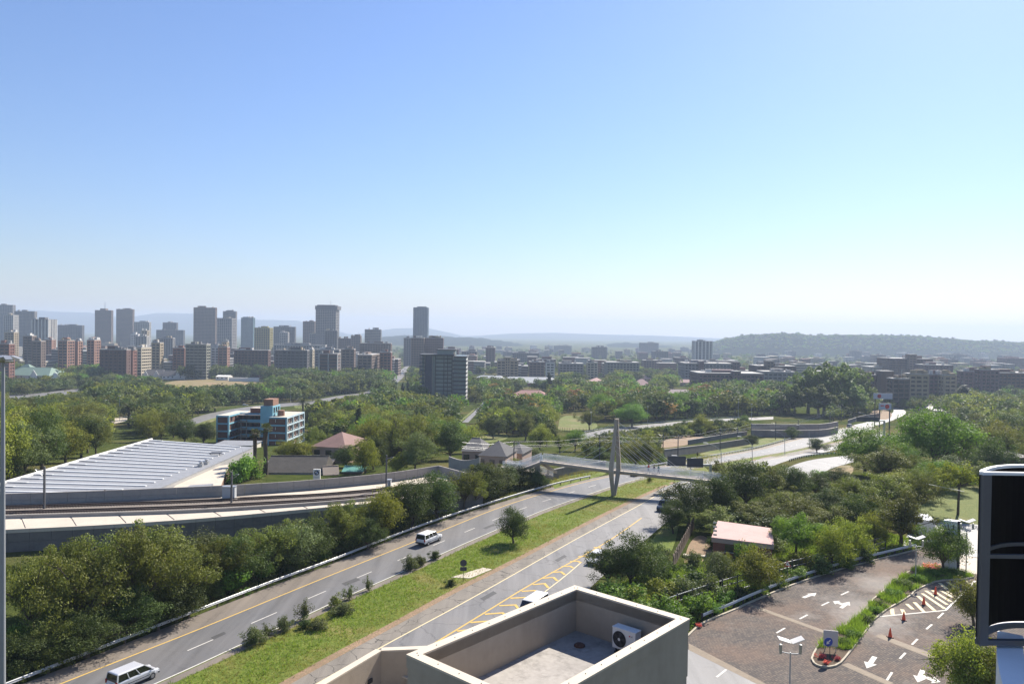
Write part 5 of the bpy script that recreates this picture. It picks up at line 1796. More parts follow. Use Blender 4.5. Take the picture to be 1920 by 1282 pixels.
h5 = house('manor_house', 300, 343, 704, 545, 12, 3.5, 'white gabled manor house nearest the dry sports field', M_WHITE, MATS['dark_slate'], 0.35, hip=0.1, nwin=6)
for x in (.12, .36):
    gable(h5, x, .2, 1.5)
house('pavilion', 404, 428, 706, 545, 9, 1.0, 'small white pavilion beside the sports field', M_WHITE, M_WHITE, 0.0, hip=0.0, nwin=3)
house('gate_tower', 484, 494, 702, 545, 5, 0.6, 'small white and brown gate tower by the field', mk('brown_plaster', (.28, .2, .16), .85), M_WHITE, 0.0, hip=0.0, cat='tower', nwin=1)
house('boundary_wall', 428, 486, 708, 548, 1.2, 0.2, 'long white boundary wall behind the sports field', M_WHITE, M_WHITE, 0.0, hip=0.0, cat='wall', nwin=0)
# red and pale roofs among the park trees
for u0, u1, v, D_, dp, ri, lb, wm, rm in (
        (963, 1028, 741, 430, 12, 2.8, 'long low house with a coral red roof among trees', M_BRICKR, mk('coral_roof', (.38, .2, .165), .85, .1, .3, dirt=.2)),
        (1102, 1140, 719, 620, 22, 4.5, 'house with a pale pink roof above the park trees', M_PINKW, M_PINKR),
        (1054, 1082, 713, 640, 16, 4.0, 'red-roofed house left of the pale pink roof', M_BRICKR, M_TILE),
        (1142, 1160, 697, 800, 14, 2.5, 'small red-roofed house under the long grey block', M_BRICKR, M_TILE),
        (1190, 1222, 722, 560, 14, 4.5, 'house with a broad pale pink hipped roof', M_PINKW, M_PINKR),
        (1200, 1220, 710, 640, 10, 3.5, 'small pale-roofed house behind the broad pink roof', M_PINKW, M_PINKR),
        (1270, 1303, 717, 600, 10, 2.5, 'low house with a long pinkish roof among trees', M_PINKW, M_PINKR),
        (1245, 1332, 737, 420, 9, 2.0, 'long low house with dusty pink roof behind bushy trees', M_PINKW, mk('dusty_roof', (.33, .26, .24), .85, .1, .3, dirt=.3)),
        (655, 670, 693, 790, 12, 3, 'tiny orange-roofed house in the park wood', M_CREAM, M_TILE), (692, 712, 697, 760, 12, 3, 'small orange-roofed house near the avenue', M_CREAM, M_TILE),
        (430, 447, 676, 850, 12, 3.5, 'little pink-roofed house below the red brick block', M_CREAM, M_PINKR),
        (1848, 1880, 752, 380, 12, 3, 'house with a faded roof hidden behind right-hand trees', M_CREAM, M_PINKR)):
    house('house', u0, u1, v, D_, dp, ri, lb, wm, rm, rnd.uniform(-.3, .3), hip=.4, nwin=3)
# big grey sheet-roofed sports halls
for u0, u1, v, D_, dp, ri, lb in ((886, 950, 713, 600, 40, 3.0, 'grey sheet-roofed hall beside a pink gable wall'), (938, 1050, 717, 560, 45, 3.2, 'long grey sheet-roofed hall above the park trees')):
    hh = house('sports_hall', u0, u1, v, D_, dp, ri, lb, M_BRICKR, M_GREYR, 0.0, hip=0.15, cat='hall', nwin=8)
h6 = house('house', 905, 909, 708, 560, 3, 2.0, 'narrow pink gable wall at the end of the grey hall', mk('salmon', (.5, .3, .22), .85), M_PINKR, 0, hip=0, nwin=0, cat='wall')
house('house', 1836, 1935, 857, 190, 14, 0.4, 'dark brick flat-roofed house at the right edge', mk('dark_brick', (.1, .055, .042)), M_DARKCONC, 0.1, hip=0.0, nwin=5)

# ------------------------------------------------------------------ city blocks
def wallm(name, c, d=.2):
    return mk(name, [x * .82 for x in c], 0.85, 0.1, 0.05, 0.0, dirt=d)


WM = {
    'grey': wallm('tower_grey', (.25, .235, .225)), 'dgrey': wallm('tower_dark_grey', (.13, .125, .125)), 'lgrey': wallm('tower_light_grey', (.42, .40, .37)), 'brown': wallm('tower_brown', (.20, .145, .115)),
    'brick': wallm('block_brick', (.23, .105, .075)), 'dbrick': wallm('block_dark_brick', (.135, .075, .06)), 'lbrick': wallm('block_light_brick', (.36, .2, .14)), 'cream': wallm('block_cream', (.50, .43, .31)), 'tan': wallm('block_tan', (.40, .32, .21)),
    'white': wallm('block_white', (.66, .63, .58)), 'blue': wallm('tower_bluegrey', (.10, .14, .19)), 'teal': wallm('tower_teal', (.14, .23, .26)), 'mustard': wallm('block_mustard', (.32, .27, .10)), 'green': wallm('block_greygreen', (.24, .24, .19)), 'purple': wallm('block_purple_brick', (.19, .115, .115))}
M_WIN = mk('window_dark', (0.03, 0.033, 0.04), 0.25, 0.3, 0.1, spec=0.5)
M_WINB = mk('window_blue', (0.05, 0.07, 0.095), 0.2, 0.3, 0.1, spec=0.5)


def tower(name, u0, u1, u2, vt, D_, st, label, fh=3.3, bay=4.0, sp=.48, pier=.3, cat='building', depth=None, group=None, plant=True, cap=None, strips=False, detail=True):
    """a city block: front seen from u0 to u1, its right side up to u2, roof line at vt; floors and piers are real relief over a dark glazed core"""
    a, b = W(u0, vt, D_), W(u1, vt, D_)
    w = b.x - a.x
    if depth is None:
        if u2 and u2 > u1 and b.x < -5 and u2 < 955:
            depth = max(9.0, min(60.0, FPX * b.x / (u2 - 960) - D_))
        else:
            depth = max(10.0, min(35.0, w * .7))
    zb = T(D_ + depth / 2) - 2
    h = (a.z + b.z) / 2 - zb
    r = empty(name, Vector(((a.x + b.x) / 2, D_ + depth / 2, zb)))
    tag(r, label, cat, group)
    wm = WM[st]
    if detail:
        MB().box(0, 0, 0, w - .9, depth - .9, h - .3).build('glazing', M_WINB if st in ('blue', 'teal') else M_WIN, r)
        mb = MB()
        n = int(h / fh)
        for k in range(n + 1):
            z = h - fh * k - fh * sp
            if z < 0:
                break
            mb.box(0, 0, z, w, depth, fh * sp)
        mb.build('floor_bands', wm, r)
        mb = MB()
        nx_ = max(2, int(w / bay)); ny_ = max(2, int(depth / bay))
        pw = bay * pier
        e = .12
        for i in range(nx_ + 1):
            x = -w / 2 + w * i / nx_
            x = max(-w / 2 + pw / 2 - e, min(w / 2 - pw / 2 + e, x))
            mb.box(x, -depth / 2 + .35, 0, pw, .9, h + .1)
        for i in range(ny_ + 1):
            y_ = -depth / 2 + depth * i / ny_
            y_ = max(-depth / 2 + pw / 2 + .9, min(depth / 2 - pw / 2, y_))
            for s_ in (-1, 1):
                mb.box(s_ * (w / 2 - .35), y_, 0, .94, pw, h + .1)
        mb.build('piers', WM['white'] if strips else wm, r)
    else:
        MB().box(0, 0, 0, w, depth, h).build('wall', wm, r)
        mb = MB()
        for k in range(int(h / fh)):
            mb.box(0, 0, h - fh * k - fh * .75, w + .1, depth + .1, fh * .38)
        mb.build('window_bands', M_WIN, r)
    MB().box(0, 0, h + .1, w + .2, depth + .2, .7).build('roof', WM['lgrey'] if D_ < 1400 else wm, r)
    if detail and plant:
        mb = MB()
        for _ in range(rnd.randint(2, 5)):
            mb.box(rnd.uniform(-.4, .4) * w, rnd.uniform(-.4, .3) * depth, h + .8, rnd.uniform(1.5, 4.5), rnd.uniform(1.5, 4), rnd.uniform(1, 3.2))
        mb.build('roof_tanks', WM[rnd.choice(['white', 'lgrey', 'tan', 'grey'])], r)
        if rnd.random() < .35:
            MB().tube([(w * .2, 0, h), (w * .2, 0, h + rnd.uniform(5, 9))], .22, 4).build('aerial', M_STEEL, r)
    if plant:
        MB().box(w * rnd.uniform(-.2, .2), 0, h + .8, w * rnd.uniform(.25, .5), depth * .4, rnd.uniform(2, 3.6)).build('plant_room', wm, r)
    return r


CITY = [
    # u0, u1, u2, vt, D, style, label, kwargs
    ('tower', -8, 24, 29, 572, 1900, 'grey', 'grey tower at the far left edge of the skyline', {}),
    ('tower', 27, 65, 68, 584, 1700, 'grey', 'broad grey slab tower beside the leftmost tower', dict(bay=3)),
    ('tower', 6, 25, 35, 591, 1500, 'lgrey', 'pale office tower in front of the leftmost tower', {}),
    ('tower', 59, 91, 107, 599, 1400, 'dgrey', 'dark tower with white vertical stripes on its side', dict(strips=True, bay=6, pier=.35)),
    ('office_building', 108, 154, 158, 610, 1900, 'dgrey', 'long dark office building left of the antenna tower', {}),
    ('tower', 178, 209, 212, 582, 1900, 'brown', 'brown tower with a lattice antenna on its roof', dict(bay=2.6, plant=False)),
    ('tower', 218, 249, 250.5, 580, 2000, 'brown', 'plain brown tower right of the antenna tower', dict(bay=2.6)),
    ('office_building', 251, 280, 281.5, 604, 1800, 'lgrey', 'mid-rise grey block just right of the plain brown tower', {}),
    ('office_building', 305, 331, 332, 605, 2000, 'dgrey', 'dark square block standing on a wide podium', {}),
    ('office_building', 293, 344, 345, 619, 1950, 'dgrey', 'wide dark podium under the square block', {}),
    ('tower', 363, 404, 406.5, 577, 1700, 'brown', 'tall brown tower with a gridded window facade', dict(bay=3.0, sp=.42, pier=.25)),
    ('tower', 407, 435, 443, 597, 1600, 'grey', 'grey tower in front of a taller twin, right of the brown grid tower', {}),
    ('tower', 418, 442, 443.5, 584, 1800, 'grey', 'taller slim tower behind the grey tower', dict(bay=3)),
    ('tower', 452, 475, 478, 596, 1900, 'teal', 'teal glass tower with vertical fins', dict(bay=3, sp=.2, pier=.4)),
    ('office_building', 477, 506, 512, 615, 1400, 'mustard', 'mustard fronted office block with a sunlit cream side', {}),
    ('office_building', 513, 553, 554, 613, 1700, 'dgrey', 'wide dark block between the mustard block and tallest tower', {}),
    ('office_building', 524, 540, 541, 624, 1500, 'lgrey', 'small pale stepped block in front of the wide dark block', {}),
    ('tower', 568, 590, 591, 603, 1700, 'brown', 'brown tower touching the left side of the tallest tower', {}),
    ('office_building', 580, 606, 607, 626, 1500, 'grey', 'grey block at the foot of the tallest tower', {}),
    ('office_building', 609, 632, 633, 620, 1350, 'dgrey', 'dark block overlapping the foot of the tallest tower', {}),
    ('office_building', 633, 658, 659, 635, 1450, 'dbrick', 'dark brick block right of the tallest tower', {}),
    ('office_building', 658, 676, 678, 630, 1450, 'brown', 'stepped brown block near the tallest tower', {}),
    ('tower', 684, 714, 715, 618, 1550, 'grey', 'grey slab tower with horizontal bands right of centre-left', dict(sp=.55, pier=.1)),
    ('apartment_building', 674, 733, 735, 644, 1150, 'brown', 'wide brown apartment slab below the banded grey tower', {}),
    ('apartment_building', 8, 26, 35, 623, 1050, 'tan', 'beige apartment block with a sunlit side at far left', {}),
    ('apartment_building', 43, 60, 65, 630, 950, 'brown', 'brown apartment tower behind the green-roofed hall', {}),
    ('apartment_building', 60, 77, 80, 640, 900, 'brown', 'shorter brown block stepping down from the brown apartment tower', {}),
    ('apartment_building', 80, 97, 98, 637, 1050, 'lbrick', 'light red brick block between brown apartments', {}),
    ('apartment_building', 109, 126, 140, 639, 850, 'lbrick', 'brick apartment block with pale balconies on its sunny side', dict(sp=.35, pier=.2)),
    ('apartment_building', 139, 146, 155, 640, 880, 'lbrick', 'narrow brick wing with a sunlit side, second of the balcony blocks', dict(sp=.35)),
    ('apartment_building', 163, 177, 189, 638, 900, 'lbrick', 'tall brick block with beige sunlit balconies', dict(sp=.4)),
    ('apartment_building', 187, 237, 244, 656, 760, 'dbrick', 'broad dark brick apartment block above the manor houses', dict(sp=.6, pier=.5)),
    ('apartment_building', 243, 249, 256, 657, 790, 'brick', 'narrow brick end block beside the broad dark brick block', {}),
    ('apartment_building', 250, 265, 284, 652, 820, 'cream', 'cream apartment block with strong banded balconies', dict(sp=.55, pier=.12)),
    ('apartment_building', 284, 300, 307, 643, 880, 'tan', 'tan apartment tower with a sunlit end wall', {}),
    ('apartment_building', 348, 387, 395, 646, 820, 'green', 'grey-green banded apartment block at the park edge', dict(sp=.5, pier=.12)),
    ('apartment_building', 324, 346, 348, 653, 900, 'brick', 'low red brick block left of the grey-green apartments', {}),
    ('office_building', 253, 275, 278, 631, 1200, 'lgrey', 'pale grey block behind the tan apartment tower', {}),
    ('office_building', 245, 259, 261, 627, 1400, 'white', 'small white block among the far left apartments', {}),
    ('office_building', 265, 276, 278, 620, 1500, 'tan', 'small beige block below the plain brown tower', {}),
    ('office_building', 297, 324, 325, 634, 1250, 'grey', 'low grey block under the dark podium', {}),
    ('apartment_building', -10, 17, 20, 645, 780, 'brick', 'red brick apartment at the left edge behind the floodlight mast', {}),
    ('office_building', 395, 412, 413, 651, 950, 'white', 'white low block beside the orange brick block', {}),
    ('apartment_building', 409, 426, 429, 651, 930, 'lbrick', 'orange brick block right of the grey-green apartments', {}),
    ('apartment_building', 416, 425, 427, 641, 1050, 'tan', 'slim tan block behind the orange brick block', {}),
    ('apartment_building', 439, 503, 506, 657, 880, 'dbrick', 'long dark red brick block with a raised left end', {}),
    ('apartment_building', 515, 576, 579, 657, 820, 'dgrey', 'long dark apartment slab with a bright white end wall', {}),
    ('apartment_building', 578, 586, 590, 656, 860, 'cream', 'narrow block of bright cream strips beside the long dark slab', {}),
    ('apartment_building', 598, 633, 639, 664, 780, 'dbrick', 'dark red apartment block with white stair strips', dict(strips=True, bay=9, pier=.08)),
    ('apartment_building', 590, 636, 640, 656, 940, 'grey', 'grey slab behind the dark red apartment block', {}),
    ('apartment_building', 640, 664, 666, 655, 900, 'brown', 'brown block right of the dark red apartments', {}),
    ('apartment_building', 671, 697, 712, 666, 820, 'brown', 'brown apartment block with a tan sunlit side near the avenue', {}),
    ('apartment_building', 712, 733, 734, 661, 850, 'brick', 'red brick block at the left of the avenue', {}),
    ('office_building', 513, 610, 612, 647, 1100, 'lgrey', 'long pale office slab behind the dark apartment slab', {}),
    ('tower', 775, 802, 803.5, 577, 1650, 'blue', 'tall slender blue-grey tower standing alone', dict(bay=3.2, sp=.1, pier=.5, plant=False)),
    ('apartment_building', 771, 795, 796, 634, 1050, 'brown', 'brown-grey slab block at the foot of the slender tower', dict(bay=3)),
    ('apartment_building', 795, 831, 832, 634, 1060, 'purple', 'broad mauve slab block behind the dark glass office', dict(bay=3)),
    ('apartment_building', 757, 771, 772, 634, 1300, 'grey', 'hazy grey block left of the slender tower', {}),
    ('office_building', 831, 860, 861, 655, 1200, 'purple', 'low mauve block just behind the glass office', {}),
    ('office_building', 865, 894, 895, 659, 1300, 'grey', 'hazy grey block right of the glass office', {}),
    ('office_building', 911, 928, 929, 652, 1300, 'purple', 'hazy mauve tower block over the grey sports hall', {}),
    ('office_building', 961, 1011, 1012, 662, 1500, 'dgrey', 'long dark hazy block with a raised middle', {}),
    ('apartment_building', 932, 956, 957, 676, 900, 'tan', 'left half of the tan block with a central shaft', {}),
    ('apartment_building', 956, 972, 977, 676, 903, 'tan', 'right half of the tan block with a sunlit end', {}),
    ('lift_shaft', 947, 957, 958, 670, 898, 'tan', 'central shaft rising from the tan block', dict(plant=False)),
    ('apartment_building', 992, 1021, 1022, 679, 950, 'brown', 'brown low-rise block in the middle of the view', {}),
    ('apartment_building', 1024, 1040, 1045, 680, 900, 'white', 'stepped white low-rise block in the middle of the view', {}),
    ('apartment_building', 1049, 1094, 1095, 682, 940, 'grey', 'grey flat-roofed block left of the white block', {}),
    ('apartment_building', 1101, 1121, 1122, 680, 960, 'cream', 'cream block with a white roof in the middle distance', {}),
    ('office_building', 1111, 1138, 1139, 651, 2000, 'dgrey', 'hazy dark block on the skyline above the cream block', {}),
    ('office_building', 1039, 1072, 1073, 648, 2500, 'lgrey', 'faint pale block on the hazy skyline centre', {}),
    ('office_building', 1202, 1235, 1236, 643, 2600, 'dgrey', 'faint stepped block on the hazy skyline right of centre', {}),
    ('apartment_building', 1138, 1199, 1202, 680, 1000, 'green', 'long olive-grey block with a pale end wall', {}),
    ('office_building', 1207, 1242, 1243, 676, 1200, 'brown', 'brown hazy block right of the long olive block', {}),
    ('office_building', 1225, 1253, 1254, 659, 1800, 'dgrey', 'hazy dark block left of the striped tower', {}),
    ('tower', 1303, 1337, 1338, 640, 1450, 'grey', 'grey tower with white vertical stripes right of centre', dict(strips=True, bay=7, pier=.35, sp=.6)),
    ('school_building', 1284, 1376, 1378, 682, 900, 'grey', 'long grey institutional block with a pale roof', {}),
    ('stair_tower', 1312, 1320, 1321, 678, 895, 'purple', 'left stair tower of the long grey institutional block', dict(plant=False)),
    ('stair_tower', 1376, 1387, 1388, 679, 895, 'purple', 'right stair tower of the long grey institutional block', dict(plant=False)),
    ('school_building', 1310, 1432, 1434, 701, 700, 'purple', 'long mauve block with a beige roof above the trees', {}),
    ('stair_tower', 1376, 1389, 1390, 697, 692, 'purple', 'stair tower of the long mauve beige-roofed block', dict(plant=False)),
    ('office_building', 1420, 1493, 1494, 687, 850, 'dbrick', 'dark brick block with a square tower left of the tall trees', {}),
    ('stair_tower', 1438, 1452, 1453, 677, 845, 'brown', 'square brown tower on the dark brick block', dict(plant=False)),
    ('office_building', 1432, 1493, 1494, 698, 720, 'grey', 'low grey block with a white roof left of the tall trees', {}),
    ('tower', 1598, 1616, 1617, 658, 2200, 'grey', 'hazy slim tower below the wooded ridge', {}),
    ('tower', 1639, 1661, 1662, 666, 1800, 'brown', 'hazy brown tower right of the tall trees', {}),
    ('office_building', 1668, 1749, 1750, 673, 1000, 'dbrick', 'wide dark block with pale floor bands on the right', dict(sp=.4, pier=.08)),
    ('stair_tower', 1705, 1719, 1720, 665, 994, 'brown', 'grey-brown lift tower on the wide banded block', dict(plant=False)),
    ('tower', 1761, 1788, 1789, 664, 2000, 'lgrey', 'left of two pale hazy slab towers', {}),
    ('tower', 1788, 1814, 1815, 665, 2005, 'grey', 'right of two pale hazy slab towers', {}),
    ('office_building', 1735, 1787, 1788, 685, 950, 'purple', 'mauve block in front of the hazy slab towers', {}),
    ('apartment_building', 1618, 1653, 1654, 704, 620, 'dbrick', 'dark brick block behind the billboards', {}),
    ('stair_tower', 1653, 1676, 1677, 697, 612, 'brown', 'brown blank tower at the end of the dark brick block', dict(plant=False, sp=.9, pier=.8)),
    ('apartment_building', 1675, 1706, 1707, 711, 570, 'brown', 'block with open cluttered balconies above the road bend', dict(sp=.25, pier=.15)),
    ('apartment_building', 1706, 1742, 1743, 702, 590, 'tan', 'tan block with a white roof edge on the right', {}),
    ('apartment_building', 1742, 1771, 1793, 703, 640, 'purple', 'mauve-grey block with horizontal windows beside the tan block', {}),
    ('apartment_building', 1771, 1794, 1795, 704, 630, 'tan', 'tan end block with a pale flat roof', {}),
    ('apartment_building', 1808, 1841, 1842, 697, 720, 'purple', 'mauve brick block on the right, lowest of three', {}),
    ('apartment_building', 1841, 1874, 1875, 694, 690, 'purple', 'tallest of three mauve brick blocks on the right', {}),
    ('apartment_building', 1872, 1930, 1932, 700, 730, 'dbrick', 'dark brick block running out of the right edge', {}),
    ('tower', 1888, 1930, 1932, 672, 1500, 'purple', 'hazy mauve slab at the right edge below the ridge', {}),
]
cityobjs = {}
for nm, u0, u1, u2, vt, D_, st, lb, kw in CITY:
    cityobjs[lb] = tower(nm, u0, u1, u2, vt, D_, st, lb, **kw)
# special tops
at = cityobjs['brown tower with a lattice antenna on its roof']
hA = W(195, 582, 1900).z - at.location.z
MB().box(0, 0, hA, 14, 12, 5).build('plant_room', WM['brown'], at)
MB().tube([(2, 0, hA + 5), (2, 0, W(195, 564, 1900).z - at.location.z)], [.9, .25], 5).build('antenna', M_STEEL, at)
# the tallest tower with an overhanging crown
tt = tower('tower', 592, 630, 631.5, 578, 1500, 'grey', 'tallest broad tower with an overhanging dark crown', 3.3, 4.4, .5, .2, plant=False, depth=30)
hT = W(611, 578, 1500).z - tt.location.z; wT = W(630, 578, 1500).x - W(592, 578, 1500).x
MB().box(1, 0, hT - 2.5, wT + 4, 33, 7.5).build('crown', WM['dgrey'], tt)
MB().box(0, 0, hT + 5.01, wT - 4, 24, 2).build('crown_cap', WM['dgrey'], tt)
MB().tube([(6, 0, hT + 7), (6, 0, hT + 16)], .4, 5).build('antenna', M_STEEL, tt)
sl_ = cityobjs['tall slender blue-grey tower standing alone']
hS = W(789, 577, 1650).z - sl_.location.z
MB().box(2, 0, hS + .8, 20, 18, 2.2).build('crown', WM['blue'], sl_)

# low-rise clutter of the city, further out
clut = []
crnd = random.Random(5)
tries = 0
while len(clut) < 298 and tries < 4000:
    tries += 1
    left = crnd.random() < .5
    D_ = 930 * (2.0 if left else 3.6) ** crnd.random()
    u = crnd.uniform(-20, 740) if left else crnd.uniform(740, 1940)
    vg = px((W(u, 641, D_).x, D_, T(D_)))[1]
    if any(abs(u - c[0]) < 8 and abs(D_ - c[1]) < 120 for c in clut):
        continue
    if 730 < u < 775 and D_ < 2000:
        continue
    hpx = crnd.uniform(6, 22) * 900 / D_ + 2
    clut.append((u, D_, vg, hpx))
cl_objs = []
st_w = ['white', 'lgrey', 'cream', 'grey', 'brick', 'tan', 'lbrick', 'purple', 'brown', 'dgrey']
for u, D_, vg, hpx in clut:
    wpx = crnd.uniform(10, 34) * 1100 / D_ + 4
    st = crnd.choice(st_w)
    hm = max(6, min(34, hpx * D_ / FPX + 5)) if u > 740 else crnd.uniform(9, 27)
    vt = px((W(u, 641, D_).x, D_, T(D_) + hm))[1]
    o = tower('low_rise_building', u - wpx / 2, u + wpx / 2, None, vt, D_, st, 'x', detail=False, plant=crnd.random() < .4, bay=5, depth=crnd.uniform(14, 30))
    o['look'] = {'white': 'white', 'lgrey': 'pale grey', 'cream': 'cream', 'grey': 'grey', 'brick': 'red brick', 'tan': 'tan', 'lbrick': 'orange brick', 'purple': 'mauve', 'brown': 'brown', 'dgrey': 'dark grey'}[st]
    cl_objs.append(o)
bins = {}
for o in cl_objs:
    u = px(o.location)[0]
    zone = 'below the left skyline towers' if u < 480 else ('below the middle skyline' if u < 900 else ('on the hazy plain right of centre' if u < 1330 else 'under the wooded ridge'))
    bins.setdefault((o['look'], zone), []).append(o)
for (look, zone), objs in bins.items():
    name_row(objs, f'low {look} building', f'of those {zone}', 'building', 'low buildings of the far city')
for o in cl_objs:
    del o['look']
# bright flat roofs scattered on the ridge foot
# ------------------------------------------------------------------ hills
def hill(name, prof, D0, D1, zfoot, mat, label, rough=0.0, seed=1, step=6):
    """a ridge whose crest is seen along prof (photo pixels) at D1, its foot at D0"""
    r_ = random.Random(seed)
    us = [prof[0][0] + i * step for i in range(int((prof[-1][0] - prof[0][0]) / step) + 1)]
    rows = 12
    V_, F_ = [], []
    for j in range(rows + 1):
        t = j / rows
        D_ = D0 + (D1 - D0) * t
        for i, u in enumerate(us):
            k = 0
            while k < len(prof) - 2 and prof[k + 1][0] < u:
                k += 1
            f = (u - prof[k][0]) / (prof[k + 1][0] - prof[k][0])
            v = prof[k][1] * (1 - f) + prof[k + 1][1] * f
            zt_ = W(u, v, D1).z
            s = t ** 1.5 * (3 - 2 * t ** 1.5) / 1.0 if t < 1 else 1
            s = min(1, s)
            z = zfoot + (zt_ - zfoot) * s + (r_.uniform(-rough, rough) * (0.3 + t))
            V_.append((W(u, v, D1).x * (D_ / D1) ** .9, D_, z))
    n = len(us)
    for j in range(rows):
        for i in range(n - 1):
            F_.append((j * n + i, j * n + i + 1, (j + 1) * n + i + 1, (j + 1) * n + i))
    # back side
    k0 = len(V_)
    for i in range(n):
        x, y_, z = V_[rows * n + i]
        V_.append((x * 1.05, y_ * 1.06, zfoot))
    for i in range(n - 1):
        F_.append((rows * n + i, rows * n + i + 1, k0 + i + 1, k0 + i))
    me_ = bpy.data.meshes.new(name)
    me_.from_pydata(V_, [], F_)
    me_.materials.append(mat)
    me_.polygons.foreach_set('use_smooth', [True] * len(me_.polygons))
    return tag(link(name, me_), label, None, None, 'structure')


M_HILL = mk('hill_scrub', (.045, .05, .03), .95, .3, .004, 0, spec=0.0, col2=(.03, .036, .02))
M_WOODH = mk('hill_wood', (.016, .023, .011), .95, .35, .02, .0, spec=0.0, col2=(.01, .015, .008))
hill('hills', [(-300, 590), (0, 583), (60, 583), (120, 587), (175, 588), (240, 597), (300, 589), (370, 590), (440, 600), (500, 601), (560, 602), (600, 612), (660, 628), (700, 622), (740, 616), (800, 615), (850, 625), (870, 631), (960, 625), (1040, 624), (1130, 627), (1230, 629), (1320, 633), (1400, 637), (1600, 640), (1800, 640), (2000, 643), (2300, 650)], 8200, 10800, -50, M_HILL, 'long pale blue hill range on the horizon', 2.0, 1)
hill('hills', [(640, 660), (690, 640), (720, 632), (760, 629), (850, 632), (900, 634), (960, 642), (1000, 648), (1060, 654), (1120, 660)], 3700, 4700, -50, M_WOODH, 'low wooded rise behind the slender tower', 4.0, 2)
hill('hills', [(1110, 660), (1140, 645), (1170, 642), (1210, 644), (1260, 649), (1300, 655)], 3900, 4800, -50, M_WOODH, 'small hazy hump below the far range', 3.0, 3)
ridge_prof = [(1230, 668), (1290, 657), (1330, 645), (1360, 636), (1400, 630), (1450, 627), (1500, 628), (1515, 632), (1540, 630), (1600, 630), (1680, 631), (1720, 633), (1770, 636), (1830, 641), (1880, 642), (1920, 644), (2060, 650), (2300, 665)]
hill('hills', ridge_prof, 2700, 3500, -46, M_WOODH, 'dark wooded ridge rising at the right of the skyline', 3.0, 4)

# ------------------------------------------------------------------ foliage
LEAF = {
    'olive': leaf_mat('leaf_olive', (.078, .092, .020), (.150, .160, .034), .32), 'dark': leaf_mat('leaf_dark', (.036, .056, .015), (.082, .108, .026), .28), 'green': leaf_mat('leaf_green', (.060, .110, .016), (.135, .20, .028), .34),
    'yellow': leaf_mat('leaf_yellow', (.105, .125, .016), (.215, .215, .028), .36), 'grey': leaf_mat('leaf_grey', (.068, .085, .030), (.13, .145, .055), .28), 'blue': leaf_mat('leaf_cypress', (.020, .036, .016), (.042, .062, .022), .15),
    'gum': leaf_mat('leaf_gum', (.075, .105, .03), (.14, .165, .045), .36), 'palm': leaf_mat('leaf_palm', (.045, .058, .022), (.11, .115, .045), .2), 'rust': leaf_mat('leaf_rust', (.16, .085, .03), (.26, .15, .04), .3), 'lush': leaf_mat('leaf_lush', (.07, .13, .018), (.15, .215, .03), .35),
    'grass': leaf_mat('blade_green', (.095, .145, .018), (.195, .24, .036), .35), 'dry': leaf_mat('blade_dry', (.14, .135, .035), (.24, .21, .07), .3), 'flower': leaf_mat('petal_red', (.4, .04, .04), (.5, .12, .16), .3)}
M_BARK = mk('bark', (.085, .065, .048), .95, .3, 1.5, .5, obj=True)
M_BARKL = mk('bark_pale', (.20, .165, .13), .95, .25, 1.5, .4, obj=True)


def leaf_mesh(name, cen, nrm, size, lv, mat, asp=.62):
    n = len(cen)
    rs = np.random.RandomState(n + 5)
    nrm = nrm / (np.linalg.norm(nrm, axis=1, keepdims=True) + 1e-9)
    h = rs.normal(size=(n, 3))
    a = np.cross(nrm, h); a /= (np.linalg.norm(a, axis=1, keepdims=True) + 1e-9)
    b = np.cross(nrm, a)
    s = size[:, None]
    P = np.stack([cen - a * s, cen + b * s * asp, cen + a * s, cen - b * s * asp], 1).reshape(-1, 3)
    me_ = bpy.data.meshes.new(name)
    me_.vertices.add(n * 4); me_.vertices.foreach_set('co', P.astype(np.float32).ravel())
    me_.loops.add(n * 4); me_.loops.foreach_set('vertex_index', np.arange(n * 4, dtype=np.int32))
    me_.polygons.add(n)
    me_.polygons.foreach_set('loop_start', np.arange(0, n * 4, 4, dtype=np.int32))
    me_.update(calc_edges=True)
    at_ = me_.attributes.new('lv', 'FLOAT', 'FACE')
    at_.data.foreach_set('value', lv.astype(np.float32))
    me_.materials.append(mat)
    return me_


